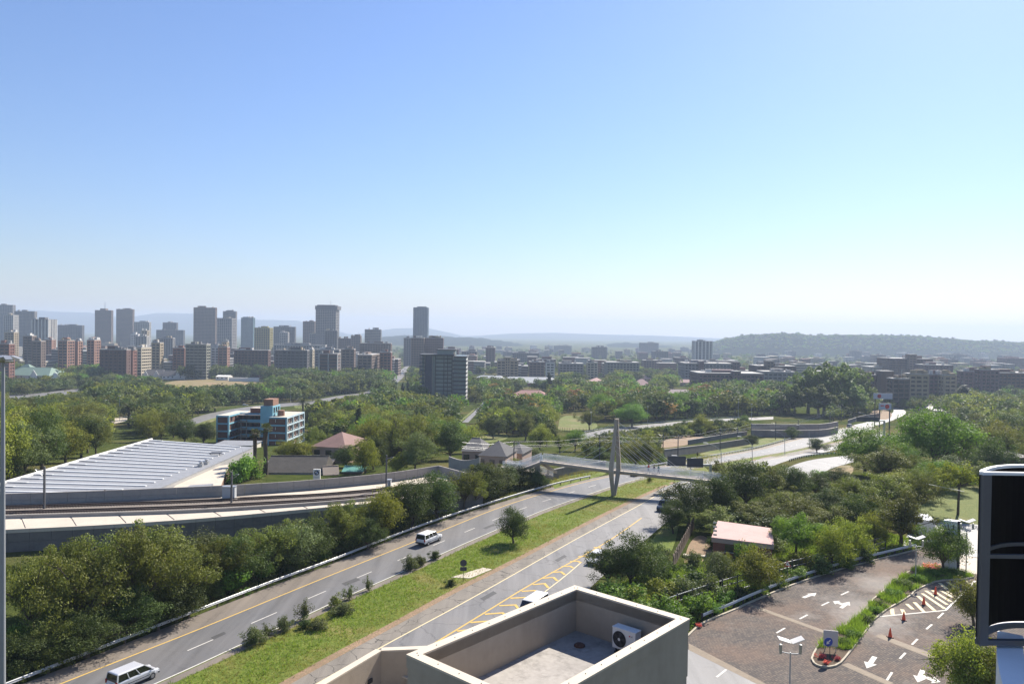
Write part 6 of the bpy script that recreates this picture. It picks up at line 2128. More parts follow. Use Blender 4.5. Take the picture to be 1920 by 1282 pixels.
def make_tree(seed, H, Wd, base, nc, nl, leaf, mat, cr=.2, flat=1.0, shell=.55, bark=None, top=0.0, lean=0.0, limbs=14, droop=0.0, trunk_r=None, cone=0.0):
    """crown mesh and trunk mesh of one tree standing at the origin"""
    rs = np.random.RandomState(seed)
    R = Wd / 2; hz = (H - base) / 2; zc = base + hz
    C = []
    while len(C) < nc:
        d = rs.normal(size=3); d /= np.linalg.norm(d)
        rr = rs.uniform(shell, 1.0) if rs.rand() < .8 else rs.uniform(.1, shell)
        p = d * rr
        if p[2] < -.55 and rs.rand() < .7:
            continue
        if flat < 1 and p[2] < -.1:
            p[2] *= flat
        taper = 1 - cone * (p[2] * .5 + .5)
        # a lumpy outline: each direction has its own reach
        lump = 1 + .28 * sin(3 * atan2(d[1], d[0]) + seed) + .22 * sin(5 * atan2(d[1], d[0]) + 2.1 * seed + 4 * d[2])
        C.append([p[0] * R * taper * lump * (1 - cr), p[1] * R * taper * lump * (1 - cr), zc + p[2] * hz * (1 - cr * .8)])
    C = np.array(C)
    C[:, 0] += lean * (C[:, 2] / H) ** 2 * H
    rc = Wd * cr * rs.uniform(.55, 1.25, nc)
    cen, nrm, lv = [], [], []
    for i in range(nc):
        k = int(nl * rs.uniform(.6, 1.4))
        d = rs.normal(size=(k, 3)); d /= np.linalg.norm(d, axis=1, keepdims=True)
        r_ = rc[i] * rs.uniform(.35, 1.08, (k, 1)) ** .7
        q = d * r_
        q[:, 2] *= .72
        q[:, 2] -= droop * rc[i] * (np.abs(d[:, 0]) + np.abs(d[:, 1]))
        cen.append(C[i] + q)
        nrm.append(d * .75 + rs.normal(size=(k, 3)) * .55 + np.array([0, 0, .35]))
        lv.append(np.clip(rs.uniform(0, .65) + rs.uniform(-.25, .35, k), 0, 1))
    cen = np.concatenate(cen); nrm = np.concatenate(nrm); lv = np.concatenate(lv)
    ok = cen[:, 2] > base * .35
    cen, nrm, lv = cen[ok], nrm[ok], lv[ok]
    crown = leaf_mesh('crown', cen, nrm, leaf * rs.uniform(.55, 1.3, len(cen)), lv, mat)
    mb = MB()
    tr = trunk_r or H * .028
    fork = max(.12 * H, base + (H - base) * .12)
    fx_, fy_ = rs.uniform(-.04, .04, 2) * H
    mb.tube([(0, 0, -.6), (0, 0, 0), (fx_ * .4, fy_ * .4, fork * .5), (fx_, fy_, fork)], [tr * 1.5, tr * 1.2, tr, tr * .85], 7)
    order = np.argsort(-C[:, 2])
    pick = rs.choice(nc, min(limbs, nc), replace=False)
    for i in pick:
        c = C[i]
        m_ = np.array([fx_ + (c[0] - fx_) * .45, fy_ + (c[1] - fy_) * .45, fork + (c[2] - fork) * .62])
        mb.tube([(fx_, fy_, fork - .05), tuple(m_), tuple(c)], [tr * .62, tr * .34, tr * .1], 5)
        for _ in range(2):
            e = c + rs.normal(size=3) * rc[i] * .7
            mb.tube([tuple(m_ * .35 + c * .65), tuple(e)], [tr * .2, tr * .05], 4)
    tm = bpy.data.meshes.new('trunk'); tm.from_pydata(mb.v, [], mb.f); tm.materials.append(bark or M_BARK)
    rad = np.hypot(cen[:, 0], cen[:, 1])
    return crown, tm, float(np.percentile(cen[:, 2], 99.5)), float(2 * np.percentile(rad, 96))


def frond_palm(seed, H, fr, n, fan, trunk_r, mat):
    rs = np.random.RandomState(seed)
    cen, nrm, sz, lv = [], [], [], []
    top = np.array([0, 0, H - fr * .35])
    mbt = MB()
    mbt.tube([(0, 0, -.5), (0.05 * H * .2, 0, H * .3), (.0, .02 * H, H * .7), tuple(top)], [trunk_r * 1.35, trunk_r, trunk_r * 1.1, trunk_r * 1.25], 10)
    V_, F_ = [], []
    lvf = []
    for i in range(n):
        az = 2.4 * i + rs.uniform(-.3, .3); el = rs.uniform(-.75, 1.25)
        dr = np.array([cos(az) * cos(el), sin(az) * cos(el), sin(el)])
        L = fr * rs.uniform(.8, 1.1)
        if fan:
            # fan leaf: stalk then a pleated disc of segments
            c = top + dr * L * .55
            s_ = np.cross(dr, [0, 0, 1.0]); s_ /= np.linalg.norm(s_) + 1e-9
            up = np.cross(s_, dr)
            for k in range(9):
                t = -1.15 + 2.3 * k / 8
                d2 = dr * cos(t) + s_ * sin(t) + up * (.12 if k % 2 else -.05)
                e = c + d2 * L * .5 + np.array([0, 0, -.10 * L])
                w_ = np.cross(d2, up) * L * .05
                b0 = len(V_); V_ += [tuple(c), tuple(c + d2 * L * .3 + w_), tuple(e), tuple(c + d2 * L * .3 - w_)]; F_.append((b0, b0 + 1, b0 + 2, b0 + 3)); lvf.append(rs.rand())
            w_ = s_ * .03
            b0 = len(V_); V_ += [tuple(top - w_), tuple(top + w_), tuple(c + w_), tuple(c - w_)]; F_.append((b0, b0 + 1, b0 + 2, b0 + 3)); lvf.append(.9)
        else:
            s_ = np.cross(dr, [0, 0, 1.0]); s_ /= np.linalg.norm(s_) + 1e-9
            for k in range(16):
                t = (k + .5) / 16
                p = top + dr * L * t + np.array([0, 0, -.55 * L * t * t])
                for sg_ in (-1, 1):
                    d2 = dr * .5 + s_ * sg_ * .85 + np.array([0, 0, -.25])
                    l2 = L * .26 * (1 - abs(t - .4))
                    w_ = dr * .045 * L / 2.5
                    b0 = len(V_); V_ += [tuple(p - w_), tuple(p + w_), tuple(p + d2 * l2)]; F_.append((b0, b0 + 1, b0 + 2)); lvf.append(rs.rand())
    me_ = bpy.data.meshes.new('crown'); me_.from_pydata(V_, [], F_); me_.materials.append(mat)
    a_ = me_.attributes.new('lv', 'FLOAT', 'FACE'); a_.data.foreach_set('value', np.array(lvf, dtype=np.float32))
    # skirt of dead leaves widens the trunk head
    tm = bpy.data.meshes.new('trunk'); tm.from_pydata(mbt.v, [], mbt.f); tm.materials.append(M_BARK)
    return me_, tm, H, fr * 2


PROTO = {
    'olive': [make_tree(1, 7, 8.5, .6, 70, 183, 0.100, LEAF['olive'], .115, shell=.35, limbs=30, flat=.8), make_tree(2, 7.5, 8, .5, 74, 183, 0.096, LEAF['olive'], .11, shell=.3, limbs=30), make_tree(3, 6.5, 9, .5, 78, 175, 0.096, LEAF['olive'], .105, shell=.35, limbs=34, flat=.7)],
    'dark': [make_tree(11, 8, 8.5, .3, 85, 192, 0.111, LEAF['dark'], .16), make_tree(12, 8, 8, .4, 80, 192, 0.111, LEAF['dark'], .17), make_tree(13, 8, 9, .3, 90, 183, 0.107, LEAF['dark'], .15)],
    'green': [make_tree(21, 9, 12, .8, 120, 210, 0.118, LEAF['green'], .13, flat=.5), make_tree(22, 9, 11, .7, 115, 210, 0.118, LEAF['green'], .14, flat=.6)],
    'yellow': [make_tree(31, 7, 7.5, .4, 80, 166, 0.104, LEAF['yellow'], .15), make_tree(32, 7, 7.5, .5, 80, 166, 0.104, LEAF['yellow'], .16, limbs=20)],
    'grey': [make_tree(41, 7, 8, .3, 90, 166, 0.100, LEAF['grey'], .15), make_tree(42, 7, 8, .3, 85, 166, 0.104, LEAF['grey'], .16)],
    'umbrella': [make_tree(51, 7, 10, 3.6, 70, 108, 0.133, LEAF['yellow'], .11, flat=.3, limbs=26, shell=.3)],
    'rust': [make_tree(61, 6, 6.5, 1.0, 50, 60, .19, LEAF['rust'], .16)],
    'gum': [make_tree(71, 20, 17, 3.5, 120, 90, .42, LEAF['gum'], .10, shell=.35, limbs=30, droop=.35, bark=M_BARKL), make_tree(72, 20, 16, 3.0, 115, 90, .42, LEAF['gum'], .10, shell=.35, limbs=30, droop=.35, bark=M_BARKL)],
    'cypress': [make_tree(81, 12, 2.8, .4, 90, 46, .16, LEAF['blue'], .2, cone=.75, shell=.2, limbs=6, trunk_r=.2)],
    'lush': [make_tree(91, 7, 9, 1.4, 90, 192, 0.111, LEAF['lush'], .13, flat=.5, droop=.2)],
    'bush': [make_tree(101, 2.2, 3.0, -.6, 34, 77, 0.081, LEAF['olive'], .18, shell=.3, limbs=16), make_tree(102, 2.2, 3.2, -.6, 36, 80, 0.085, LEAF['grey'], .18, shell=.3, limbs=14)],
    'bush_green': [make_tree(111, 2.2, 3.2, -.6, 36, 105, 0.089, LEAF['lush'], .2, shell=.3, limbs=10), make_tree(112, 2.4, 3.0, -.6, 34, 105, 0.089, LEAF['green'], .2, shell=.3, limbs=10)],
    'bush_yellow': [make_tree(121, 2.6, 3.0, -.6, 34, 98, 0.089, LEAF['yellow'], .2, shell=.3, limbs=10)],
    'bush_thin': [make_tree(131, 2.0, 3.2, -.5, 34, 45, 0.067, LEAF['grey'], .13, shell=.2, limbs=34, trunk_r=.06)],
    'bush_dark': [make_tree(141, 2.4, 3.2, -.6, 36, 105, 0.092, LEAF['dark'], .19, shell=.3, limbs=10)],
    'fanpalm': [frond_palm(151, 9, 1.5, 46, True, .48, LEAF['palm']), frond_palm(152, 10, 1.6, 50, True, .5, LEAF['palm'])],
    'datepalm': [frond_palm(161, 7, 3.6, 60, False, .4, LEAF['palm'])],
    'flowers': [make_tree(171, .55, .9, .02, 22, 34, .05, LEAF['flower'], .2, shell=.3, limbs=4)],
}
LOOK = {'olive': 'airy olive-green tree', 'dark': 'dense dark green tree', 'green': 'broad bright green tree', 'yellow': 'yellow-green tree', 'grey': 'grey-green leafy tree', 'umbrella': 'flat-topped yellowish tree', 'rust': 'rusty brown autumn tree', 'gum': 'tall feathery gum tree', 'cypress': 'narrow dark cypress',
        'lush': 'feathery fresh green tree', 'bush': 'scrubby olive bush', 'bush_green': 'fresh green bush', 'bush_yellow': 'yellow-green bush', 'bush_thin': 'thin twiggy bush', 'bush_dark': 'dense dark bush', 'fanpalm': 'thick-trunked fan palm', 'datepalm': 'dark spreading date palm', 'flowers': 'clump of red flowers'}
NAME = {k: 'tree' for k in PROTO}
NAME.update({'olive': 'acacia_tree', 'dark': 'evergreen_tree', 'green': 'spreading_tree', 'yellow': 'autumn_tree', 'grey': 'grey_leaved_tree', 'umbrella': 'flat_topped_tree', 'rust': 'autumn_tree', 'gum': 'gum_tree', 'cypress': 'cypress_tree', 'lush': 'feathery_tree', 'fanpalm': 'fan_palm', 'datepalm': 'date_palm', 'flowers': 'flower_clump'})
for k in PROTO:
    if k.startswith('bush'):
        NAME[k] = 'bush'
CATN = {k: ('bush' if k.startswith('bush') else ('palm' if 'palm' in k else ('flowers' if k == 'flowers' else 'tree'))) for k in PROTO}
trnd = random.Random(3)
PLACED = []       # (u, vb, hpx, wpx)


def plant(kind, x, y, z, h, w, rz=None):
    cm, tm, H, Wd = PROTO[kind][trnd.randrange(len(PROTO[kind]))]
    r = empty(NAME[kind], (x, y, z), trnd.uniform(0, 6.28) if rz is None else rz)
    r.scale = (w / Wd, w / Wd, h / H)
    link('crown', cm, r)
    link('trunk', tm, r)
    return r


ROWS = {}


def put(kind, u, vb, hpx, wpx, where, label=None, z=None):
    g = G(u, vb) if z is None else G(u, vb, z=z)
    D_ = g.y
    o = plant(kind, g.x, g.y, T(D_) if z is None else z, hpx * D_ / FPX, wpx * D_ / FPX)
    PLACED.append((u, vb, hpx, wpx))
    if label:
        tag(o, label, CATN[kind], where)
    else:
        ROWS.setdefault((kind, where), []).append(o)
    return o


A1 = 'between guardrail and railway wall'
for k, u, vb, h, w in (
        ('olive', 62, 1205, 165, 150), ('olive', 165, 1200, 165, 190), ('olive', 120, 1150, 140, 170), ('olive', 262, 1165, 175, 190), ('olive', 215, 1120, 130, 170), ('olive', 300, 1110, 125, 170), ('olive', 340, 1150, 120, 150),
        ('olive', 395, 1115, 105, 130), ('grey', 385, 1075, 75, 110), ('dark', 450, 1100, 95, 105), ('olive', 505, 1075, 92, 120), ('grey', 550, 1065, 85, 105), ('dark', 590, 1052, 80, 90), ('olive', 470, 1060, 70, 100), ('olive', 635, 1035, 92, 100), ('olive', 690, 1018, 70, 80),
        ('yellow', 716, 1012, 96, 84), ('dark', 690, 1030, 60, 70), ('dark', 772, 990, 92, 90), ('dark', 820, 972, 86, 90), ('olive', 740, 985, 80, 80), ('olive', 870, 955, 78, 80), ('dark', 905, 940, 70, 76), ('grey', 930, 932, 56, 66), ('dark', 1001, 913, 36, 52), ('dark', 1012, 914, 28, 40), ('olive', 960, 905, 45, 60), ('dark', 35, 1262, 70, 110),
        ('olive', 650, 1000, 60, 80), ('dark', 240, 1190, 90, 130), ('dark', 330, 1165, 70, 110), ('olive', 90, 1240, 85, 120), ('dark', 160, 1232, 85, 130), ('olive', 560, 1035, 62, 90), ('dark', 945, 922, 50, 62), ('olive', 890, 950, 62, 66), ('dark', 975, 914, 42, 54), ('olive', 925, 925, 56, 60)):
    put(k, u, vb, h, w, A1)
for k, u, vb, h, w in (('bush_green', 130, 1235, 50, 90), ('bush_green', 30, 1235, 60, 60), ('bush_green', 430, 1118, 52, 80), ('bush_green', 300, 1175, 34, 60), ('bush', 400, 1130, 30, 50), ('bush_green', 490, 1092, 34, 60), ('bush', 560, 1075, 26, 46), ('bush_green', 590, 1062, 28, 46), ('bush_dark', 540, 1085, 30, 50), ('bush', 200, 1208, 36, 70), ('bush_yellow', 665, 1030, 26, 36), ('bush', 95, 1262, 46, 80), ('bush_dark', 250, 1192, 40, 80), ('bush', 345, 1158, 34, 60), ('bush_dark', 740, 1004, 30, 50), ('bush', 30, 1282, 40, 70), ('bush_dark', 640, 1045, 30, 50), ('bush_green', 880, 955, 26, 40)):
    put(k, u, vb - 9, h, w, A1)
A2 = 'in the grass median'
put('dark', 963, 1018, 66, 66, 'median', 'small dark round tree standing alone in the grass median')
for k, u, vb, h, w in (('bush', 478, 1207, 42, 60), ('bush_thin', 500, 1195, 36, 50), ('bush', 533, 1182, 34, 42), ('bush_thin', 570, 1162, 50, 48), ('bush_dark', 572, 1177, 24, 40), ('bush', 597, 1180, 26, 50), ('bush', 628, 1137, 28, 40), ('bush', 640, 1150, 26, 60), ('bush_thin', 655, 1124, 36, 42), ('bush_thin', 690, 1107, 36, 26), ('bush', 770, 1068, 36, 40), ('bush', 788, 1060, 26, 36), ('bush_dark', 816, 1048, 22, 32), ('bush', 1217, 904, 14, 18), ('bush_dark', 845, 1098, 18, 30)):
    put(k, u, vb, h * .8, w * .78, A2)
A3 = 'in the highway and car park thicket'
for k, u, vb, h, w in (
        ('dark', 1290, 985, 84, 92), ('dark', 1262, 1000, 62, 60), ('dark', 1345, 970, 78, 84), ('dark', 1395, 955, 92, 100), ('olive', 1440, 940, 66, 90), ('olive', 1360, 935, 62, 100), ('dark', 1490, 935, 58, 74), ('dark', 1530, 930, 44, 64), ('olive', 1340, 1000, 50, 100),
        ('dark', 1185, 1102, 104, 120), ('dark', 1140, 1098, 72, 84), ('dark', 1225, 1085, 68, 70), ('grey', 1350, 1098, 62, 76), ('yellow', 1420, 1112, 84, 92), ('lush', 1492, 1046, 84, 112), ('yellow', 1560, 1064, 82, 74), ('yellow', 1595, 1050, 78, 74), ('olive', 1560, 1010, 62, 100), ('olive', 1500, 985, 52, 110), ('olive', 1420, 985, 44, 110), ('dark', 1600, 1005, 80, 90),
        ('olive', 1690, 1020, 100, 108), ('olive', 1655, 960, 72, 150), ('olive', 1720, 965, 70, 90), ('olive', 1600, 945, 50, 80), ('yellow', 1690, 928, 46, 80), ('green', 1750, 885, 118, 158), ('green', 1622, 890, 90, 118), ('olive', 1660, 905, 70, 110), ('green', 1770, 918, 54, 100), ('umbrella', 1796, 965, 98, 108), ('dark', 1860, 900, 80, 90), ('yellow', 1870, 860, 70, 80), ('olive', 1890, 880, 70, 100), ('dark', 1900, 845, 70, 90), ('dark', 1700, 985, 40, 70), ('yellow', 1640, 1028, 66, 60), ('dark', 1532, 848, 26, 42),
        ('dark', 1555, 965, 50, 80), ('olive', 1460, 965, 46, 90), ('olive', 1630, 985, 70, 90), ('olive', 1735, 935, 60, 90), ('green', 1690, 893, 60, 80), ('dark', 1785, 905, 50, 80), ('olive', 1822, 885, 60, 80), ('olive', 1845, 915, 50, 70), ('dark', 1570, 912, 36, 60), ('olive', 1710, 900, 50, 70)):
    put(k, u, vb, h, w, A3)
for k, u, vb, h, w in (('bush_green', 1160, 1135, 46, 90), ('bush_yellow', 1195, 1140, 42, 70), ('bush_green', 1215, 1165, 44, 80), ('bush_yellow', 1240, 1130, 44, 70), ('bush', 1275, 1125, 46, 80), ('bush_green', 1255, 1165, 42, 80), ('bush_green', 1305, 1155, 44, 70), ('bush_dark', 1300, 1105, 40, 70), ('bush', 1330, 1125, 48, 60), ('bush_yellow', 1375, 1040, 22, 22), ('bush_green', 1395, 1055, 40, 44), ('bush_yellow', 1362, 1062, 26, 22), ('bush_green', 1360, 1128, 26, 50), ('bush_dark', 1385, 1122, 26, 50), ('bush_green', 1452, 1100, 24, 46), ('bush_green', 1490, 1085, 22, 50), ('bush_dark', 1540, 1078, 40, 50), ('bush_green', 1420, 1112, 22, 40), ('bush_yellow', 1500, 1068, 40, 50), ('bush', 1450, 1030, 34, 60), ('bush_green', 1585, 1064, 24, 40), ('bush_dark', 1620, 1052, 30, 50), ('bush_dark', 1340, 1030, 30, 40), ('bush', 1240, 1060, 40, 50), ('bush_dark', 1235, 1095, 50, 60), ('bush_green', 1340, 1150, 20, 40), ('bush_dark', 1400, 985, 30, 90), ('bush_dark', 1450, 1000, 36, 90), ('bush', 1500, 1010, 36, 80), ('bush', 1300, 1060, 30, 40), ('bush_green', 1540, 905, 24, 36), ('bush_yellow', 1570, 930, 26, 40), ('bush', 1430, 905, 40, 60), ('bush', 1400, 900, 36, 60), ('bush_dark', 1460, 910, 36, 60), ('bush', 1350, 890, 26, 50), ('bush_dark', 1375, 898, 30, 60), ('bush', 1500, 915, 30, 50)):
    put(k, u, vb, h, w, A3)
A4 = 'beside the car park'
put('green', 1768, 1072, 88, 100, 'car park trees', 'leafy bright green tree in front of the white totem sign')
put('yellow', 1826, 1172, 88, 84, 'car park trees', 'leafy tree at the edge of the hatched stripes')
put('yellow', 1800, 1318, 138, 110, 'car park trees', 'yellow-green tree at lower right beneath the dark screen')
put('yellow', 1865, 1330, 130, 110, 'car park trees', 'yellow-green tree partly hidden behind the white ledge')
fl_l = ['pink flower clump at the island tip, beside the blue sign', 'red flower clump nearest the island kerb', 'pink flower clump right of the blue sign', 'red flowering bed at the far end of the island', 'small red flowers by the kerb end under the parapet corner']
for (u, v, h, w), lb in zip(((1541, 1236, 12, 16), (1549, 1246, 9, 14), (1570, 1240, 11, 13), (1745, 1068, 9, 40), (1310, 1176, 8, 14)), fl_l):
    put('flowers', u, v, h, w, 'red flowers', lb)
A5 = 'behind the railway by the houses'
for k, u, vb, h, w in (('yellow', 560, 868, 44, 56), ('yellow', 535, 862, 36, 44), ('olive', 585, 858, 34, 50), ('bush_green', 450, 905, 50, 60), ('bush_green', 470, 898, 40, 50), ('dark', 700, 880, 62, 60), ('yellow', 685, 888, 66, 56), ('dark', 650, 876, 42, 50), ('grey', 778, 884, 74, 74), ('dark', 790, 868, 50, 50), ('dark', 845, 862, 72, 80), ('yellow', 880, 850, 52, 60), ('green', 855, 842, 50, 60), ('dark', 925, 822, 44, 46), ('olive', 950, 815, 44, 44), ('olive', 985, 826, 50, 50), ('dark', 1025, 835, 44, 50), ('green', 1078, 846, 40, 50), ('yellow', 1012, 842, 46, 44), ('olive', 1050, 850, 36, 40), ('grey', 1000, 868, 28, 44), ('green', 1185, 800, 44, 62), ('olive', 1105, 806, 38, 48), ('olive', 1215, 880, 60, 50), ('yellow', 1190, 874, 50, 60), ('dark', 1125, 864, 26, 50), ('bush_green', 1238, 869, 20, 28), ('yellow', 1315, 815, 38, 40), ('dark', 1285, 812, 26, 30), ('dark', 1345, 812, 28, 36), ('dark', 1410, 838, 24, 26), ('dark', 1485, 822, 22, 30), ('green', 1395, 800, 22, 24), ('olive', 740, 866, 50, 60), ('bush_yellow', 745, 885, 36, 44), ('olive', 900, 866, 26, 40), ('grey', 640, 868, 28, 40), ('dark', 345, 832, 46, 56), ('dark', 382, 834, 42, 54), ('olive', 330, 815, 44, 56), ('olive', 590, 850, 50, 54), ('olive', 603, 822, 46, 54), ('yellow', 622, 812, 40, 48), ('grey', 585, 800, 40, 46), ('olive', 645, 812, 44, 50), ('yellow', 700, 850, 46, 56), ('olive', 735, 838, 44, 56), ('olive', 618, 848, 34, 44)):
    put(k, u, vb, h, w, A5)
put('fanpalm', 477, 880, 72, 22, 'fan palms', 'shorter fan palm with a thick shaggy trunk by the warehouse', z=0.5)
put('fanpalm', 498, 885, 86, 26, 'fan palms', 'taller fan palm with a thick shaggy trunk in front of the blue block', z=0.5)
for (u, vb, h, w), lb in zip(((241, 797, 40, 36), (262, 792, 32, 30), (291, 793, 34, 34), (629, 800, 44, 40), (568, 770, 24, 34), (798, 783, 30, 44), (760, 712, 14, 14)), ('tallest date palm among the trees at left', 'date palm just right of the tallest left palm', 'date palm at the right of the left trio', 'tall date palm right of the blue apartment block', 'low date palm beside the rooftop tanks', 'broad date palm below the glass office tower', 'tiny date palm near the avenue')):
    put('datepalm', u, vb, h, w, 'date palms', lb)
for (u, vb, h, w), lb in zip(((671, 832, 72, 13), (728, 832, 40, 9), (765, 742, 28, 8), (742, 735, 20, 8), (1809, 762, 40, 20), (1800, 762, 34, 18), (755, 740, 24, 8), (1030, 740, 42, 10)), ('tall pointed cypress right of the pinkish roof', 'smaller cypress right of the tall pointed one', 'cypress against the left side of the glass office', 'small cypress near the end of the avenue', 'taller of two dark cypresses at the right', 'shorter of two dark cypresses at the right', 'cypress just left of the glass office', 'layered conifer in front of the long grey hall')):
    put('cypress', u, vb, h, w, 'cypresses', lb)
A6 = 'in the gum tree stand'
for u, vb, h, w in ((1515, 775, 84, 70), (1545, 778, 96, 74), (1580, 776, 92, 72), (1610, 772, 78, 60), (1490, 778, 56, 50), (1535, 782, 60, 64), (1600, 780, 54, 60)):
    put('gum', u, vb, h, w, A6)

# ------------------------------------------------------------------ woods: fill zones with trees
CLEAR = []


def clear_line(pts, n=14, r=0):
    for (a, b), (c, d) in zip(pts, pts[1:]):
        for i in range(n):
            t = i / n
            CLEAR.append((a + (c - a) * t, b + (d - b) * t))


for ln in ([(345, 792), (400, 779), (460, 767), (525, 760), (590, 754)], [(610, 750), (645, 743), (690, 738), (698, 729)], [(738, 714), (748, 706), (753, 700), (758, 692), (765, 686)], [(872, 790), (888, 776), (897, 767), (908, 754)], [(862, 792), (880, 776)],
           [(10, 746), (60, 743), (115, 736), (155, 731)], [(215, 790), (250, 781)], [(300, 718), (350, 725), (420, 722), (500, 716)], [(320, 714), (400, 713), (500, 712)], [(1050, 790), (1075, 800), (1110, 795)], [(1060, 782), (1095, 785)],
           [(415, 780), (430, 800), (430, 825)], [(445, 780), (460, 800), (500, 790), (520, 800), (560, 790), (545, 810), (515, 830)], [(520, 755), (530, 770), (545, 775)], [(600, 832), (630, 830), (655, 835)], [(963, 739), (990, 736), (1025, 739)], [(10, 700), (50, 704), (95, 702), (105, 708)],
           [(250, 697), (270, 702), (300, 700), (330, 695), (335, 702)], [(800, 700), (830, 700), (860, 700), (860, 740), (835, 728), (800, 740)], [(1100, 714), (1135, 714)], [(1192, 722), (1220, 718)], [(1275, 715), (1300, 713)], [(1315, 704), (1350, 704), (1430, 706)], [(890, 706), (940, 708), (1040, 710), (990, 712)],
           [(1090, 818), (1110, 812), (1150, 806), (1210, 800), (1260, 794), (1330, 788), (1400, 785)], [(1640, 795), (1680, 780), (1697, 772), (1680, 765)], [(1655, 762), (1660, 742)], [(1738, 762), (1750, 765)], [(1680, 720), (1700, 730), (1730, 720), (1760, 715)], [(1830, 715), (1860, 710), (1890, 715)], [(1250, 737), (1300, 736)],
           [(905, 822), (930, 818)], [(870, 860), (930, 862), (980, 850), (895, 840)], [(1240, 830), (1290, 822), (1330, 820)], [(1410, 800), (1480, 805), (1550, 800), (1500, 790), (1420, 785)]):
    clear_line(ln)


def inside(p, poly):
    x, y_ = p; c = False
    j = len(poly) - 1
    for i in range(len(poly)):
        if (poly[i][1] > y_) != (poly[j][1] > y_) and x < (poly[j][0] - poly[i][0]) * (y_ - poly[i][1]) / (poly[j][1] - poly[i][1]) + poly[i][0]:
            c = not c
        j = i
    return c


ZONES = [
    ('left of the white warehouse roof', [(-20, 800), (120, 795), (220, 800), (330, 800), (330, 822), (280, 830), (100, 878), (-20, 915)], {'olive': 5, 'yellow': 3, 'dark': 3, 'grey': 1}, (9, 13), 9.5),
    ('in the park below the hall', [(-20, 755), (90, 750), (200, 745), (330, 740), (420, 742), (410, 775), (330, 798), (200, 798), (-20, 800)], {'dark': 5, 'olive': 4, 'grey': 2, 'yellow': 2}, (9, 14), 10),
    ('behind the blue apartment block', [(330, 730), (560, 725), (720, 740), (735, 775), (600, 800), (590, 760), (430, 760)], {'dark': 5, 'olive': 3, 'grey': 3, 'green': 1}, (9, 14), 10),
    ('between blue block and glass office', [(600, 800), (640, 770), (720, 755), (780, 765), (860, 775), (850, 835), (760, 870), (690, 858), (600, 832)], {'olive': 4, 'yellow': 5, 'dark': 3, 'green': 2, 'grey': 1}, (8, 12), 9),
    ('right of the glass office', [(880, 745), (960, 742), (1080, 742), (1110, 770), (1040, 775), (1030, 812), (960, 820), (890, 812), (905, 770)], {'dark': 5, 'olive': 3, 'green': 2, 'rust': 1, 'yellow': 2}, (8, 13), 9.5),
    ('behind the ring road', [(1090, 745), (1300, 742), (1490, 745), (1480, 778), (1330, 782), (1200, 792), (1130, 790), (1120, 770)], {'dark': 6, 'green': 3, 'olive': 4, 'rust': 1}, (10, 15), 10.5),
    ('at the right edge of frame', [(1780, 770), (1850, 762), (1930, 770), (1930, 850), (1860, 850), (1830, 830)], {'dark': 4, 'olive': 4, 'yellow': 3}, (9, 13), 9),
    ('between railway and ring road', [(1090, 850), (1150, 828), (1200, 815), (1300, 802), (1400, 794), (1400, 812), (1300, 818), (1230, 850), (1130, 862)], {'olive': 4, 'dark': 3, 'yellow': 2}, (3, 5.5), 4.5),
    ('around the manor houses', [(-20, 728), (150, 728), (240, 722), (300, 735), (330, 742), (200, 748), (-20, 742)], {'dark': 4, 'grey': 3, 'olive': 2}, (7, 10), 10),
    ('below the brick apartments', [(130, 708), (240, 700), (345, 708), (520, 706), (740, 716), (735, 742), (600, 736), (520, 722), (300, 712), (180, 718)], {'dark': 6, 'grey': 3, 'olive': 2, 'green': 2}, (11, 16), 10),
    ('below the central city blocks', [(780, 722), (880, 725), (1100, 725), (1320, 722), (1490, 728), (1490, 745), (1300, 745), (1090, 745), (880, 745), (780, 760)], {'dark': 6, 'green': 3, 'olive': 3, 'grey': 1}, (10, 15), 10),
    ('around the billboards', [(1560, 765), (1640, 757), (1700, 752), (1790, 752), (1800, 770), (1740, 775), (1700, 765), (1640, 775), (1560, 790)], {'dark': 4, 'olive': 3, 'grey': 2}, (6, 9), 9),
]
auto = []
for zi, (where, poly, mix, hr, sep) in enumerate(ZONES):
    kinds = [k for k, n_ in mix.items() for _ in range(n_)]
    x0, x1 = min(p[0] for p in poly), max(p[0] for p in poly); y0, y1 = min(p[1] for p in poly), max(p[1] for p in poly)
    mine = []
    for _ in range(3600):
        u, v = trnd.uniform(x0, x1), trnd.uniform(y0, y1)
        if not inside((u, v), poly):
            continue
        g = G(u, v); s = FPX / g.y
        h = trnd.uniform(*hr) * s; w = h * trnd.uniform(.9, 1.3)
        d2 = sep * s * .35
        if any(abs(u - a) < d2 and abs(v - b) < d2 * .3 for a, b, *_ in mine):
            continue
        if any(abs(cx_ - u) < w * .46 and v - h * .95 < cy_ < v - h * .0 + 2 for cx_, cy_ in CLEAR):
            continue
        mine.append((u, v, h, w, trnd.choice(kinds), where))
    auto += mine
hand = sum(len(v) for v in ROWS.values())
auto.sort(key=lambda a: -a[2] * a[3])
NIND = 185
for u, v, h, w, k, where in auto[:NIND]:
    put(k, u, v, h, w, where)
for (k, where), objs in ROWS.items():
    name_row(objs, LOOK[k], where, CATN[k], CATN[k] + ' group ' + where)

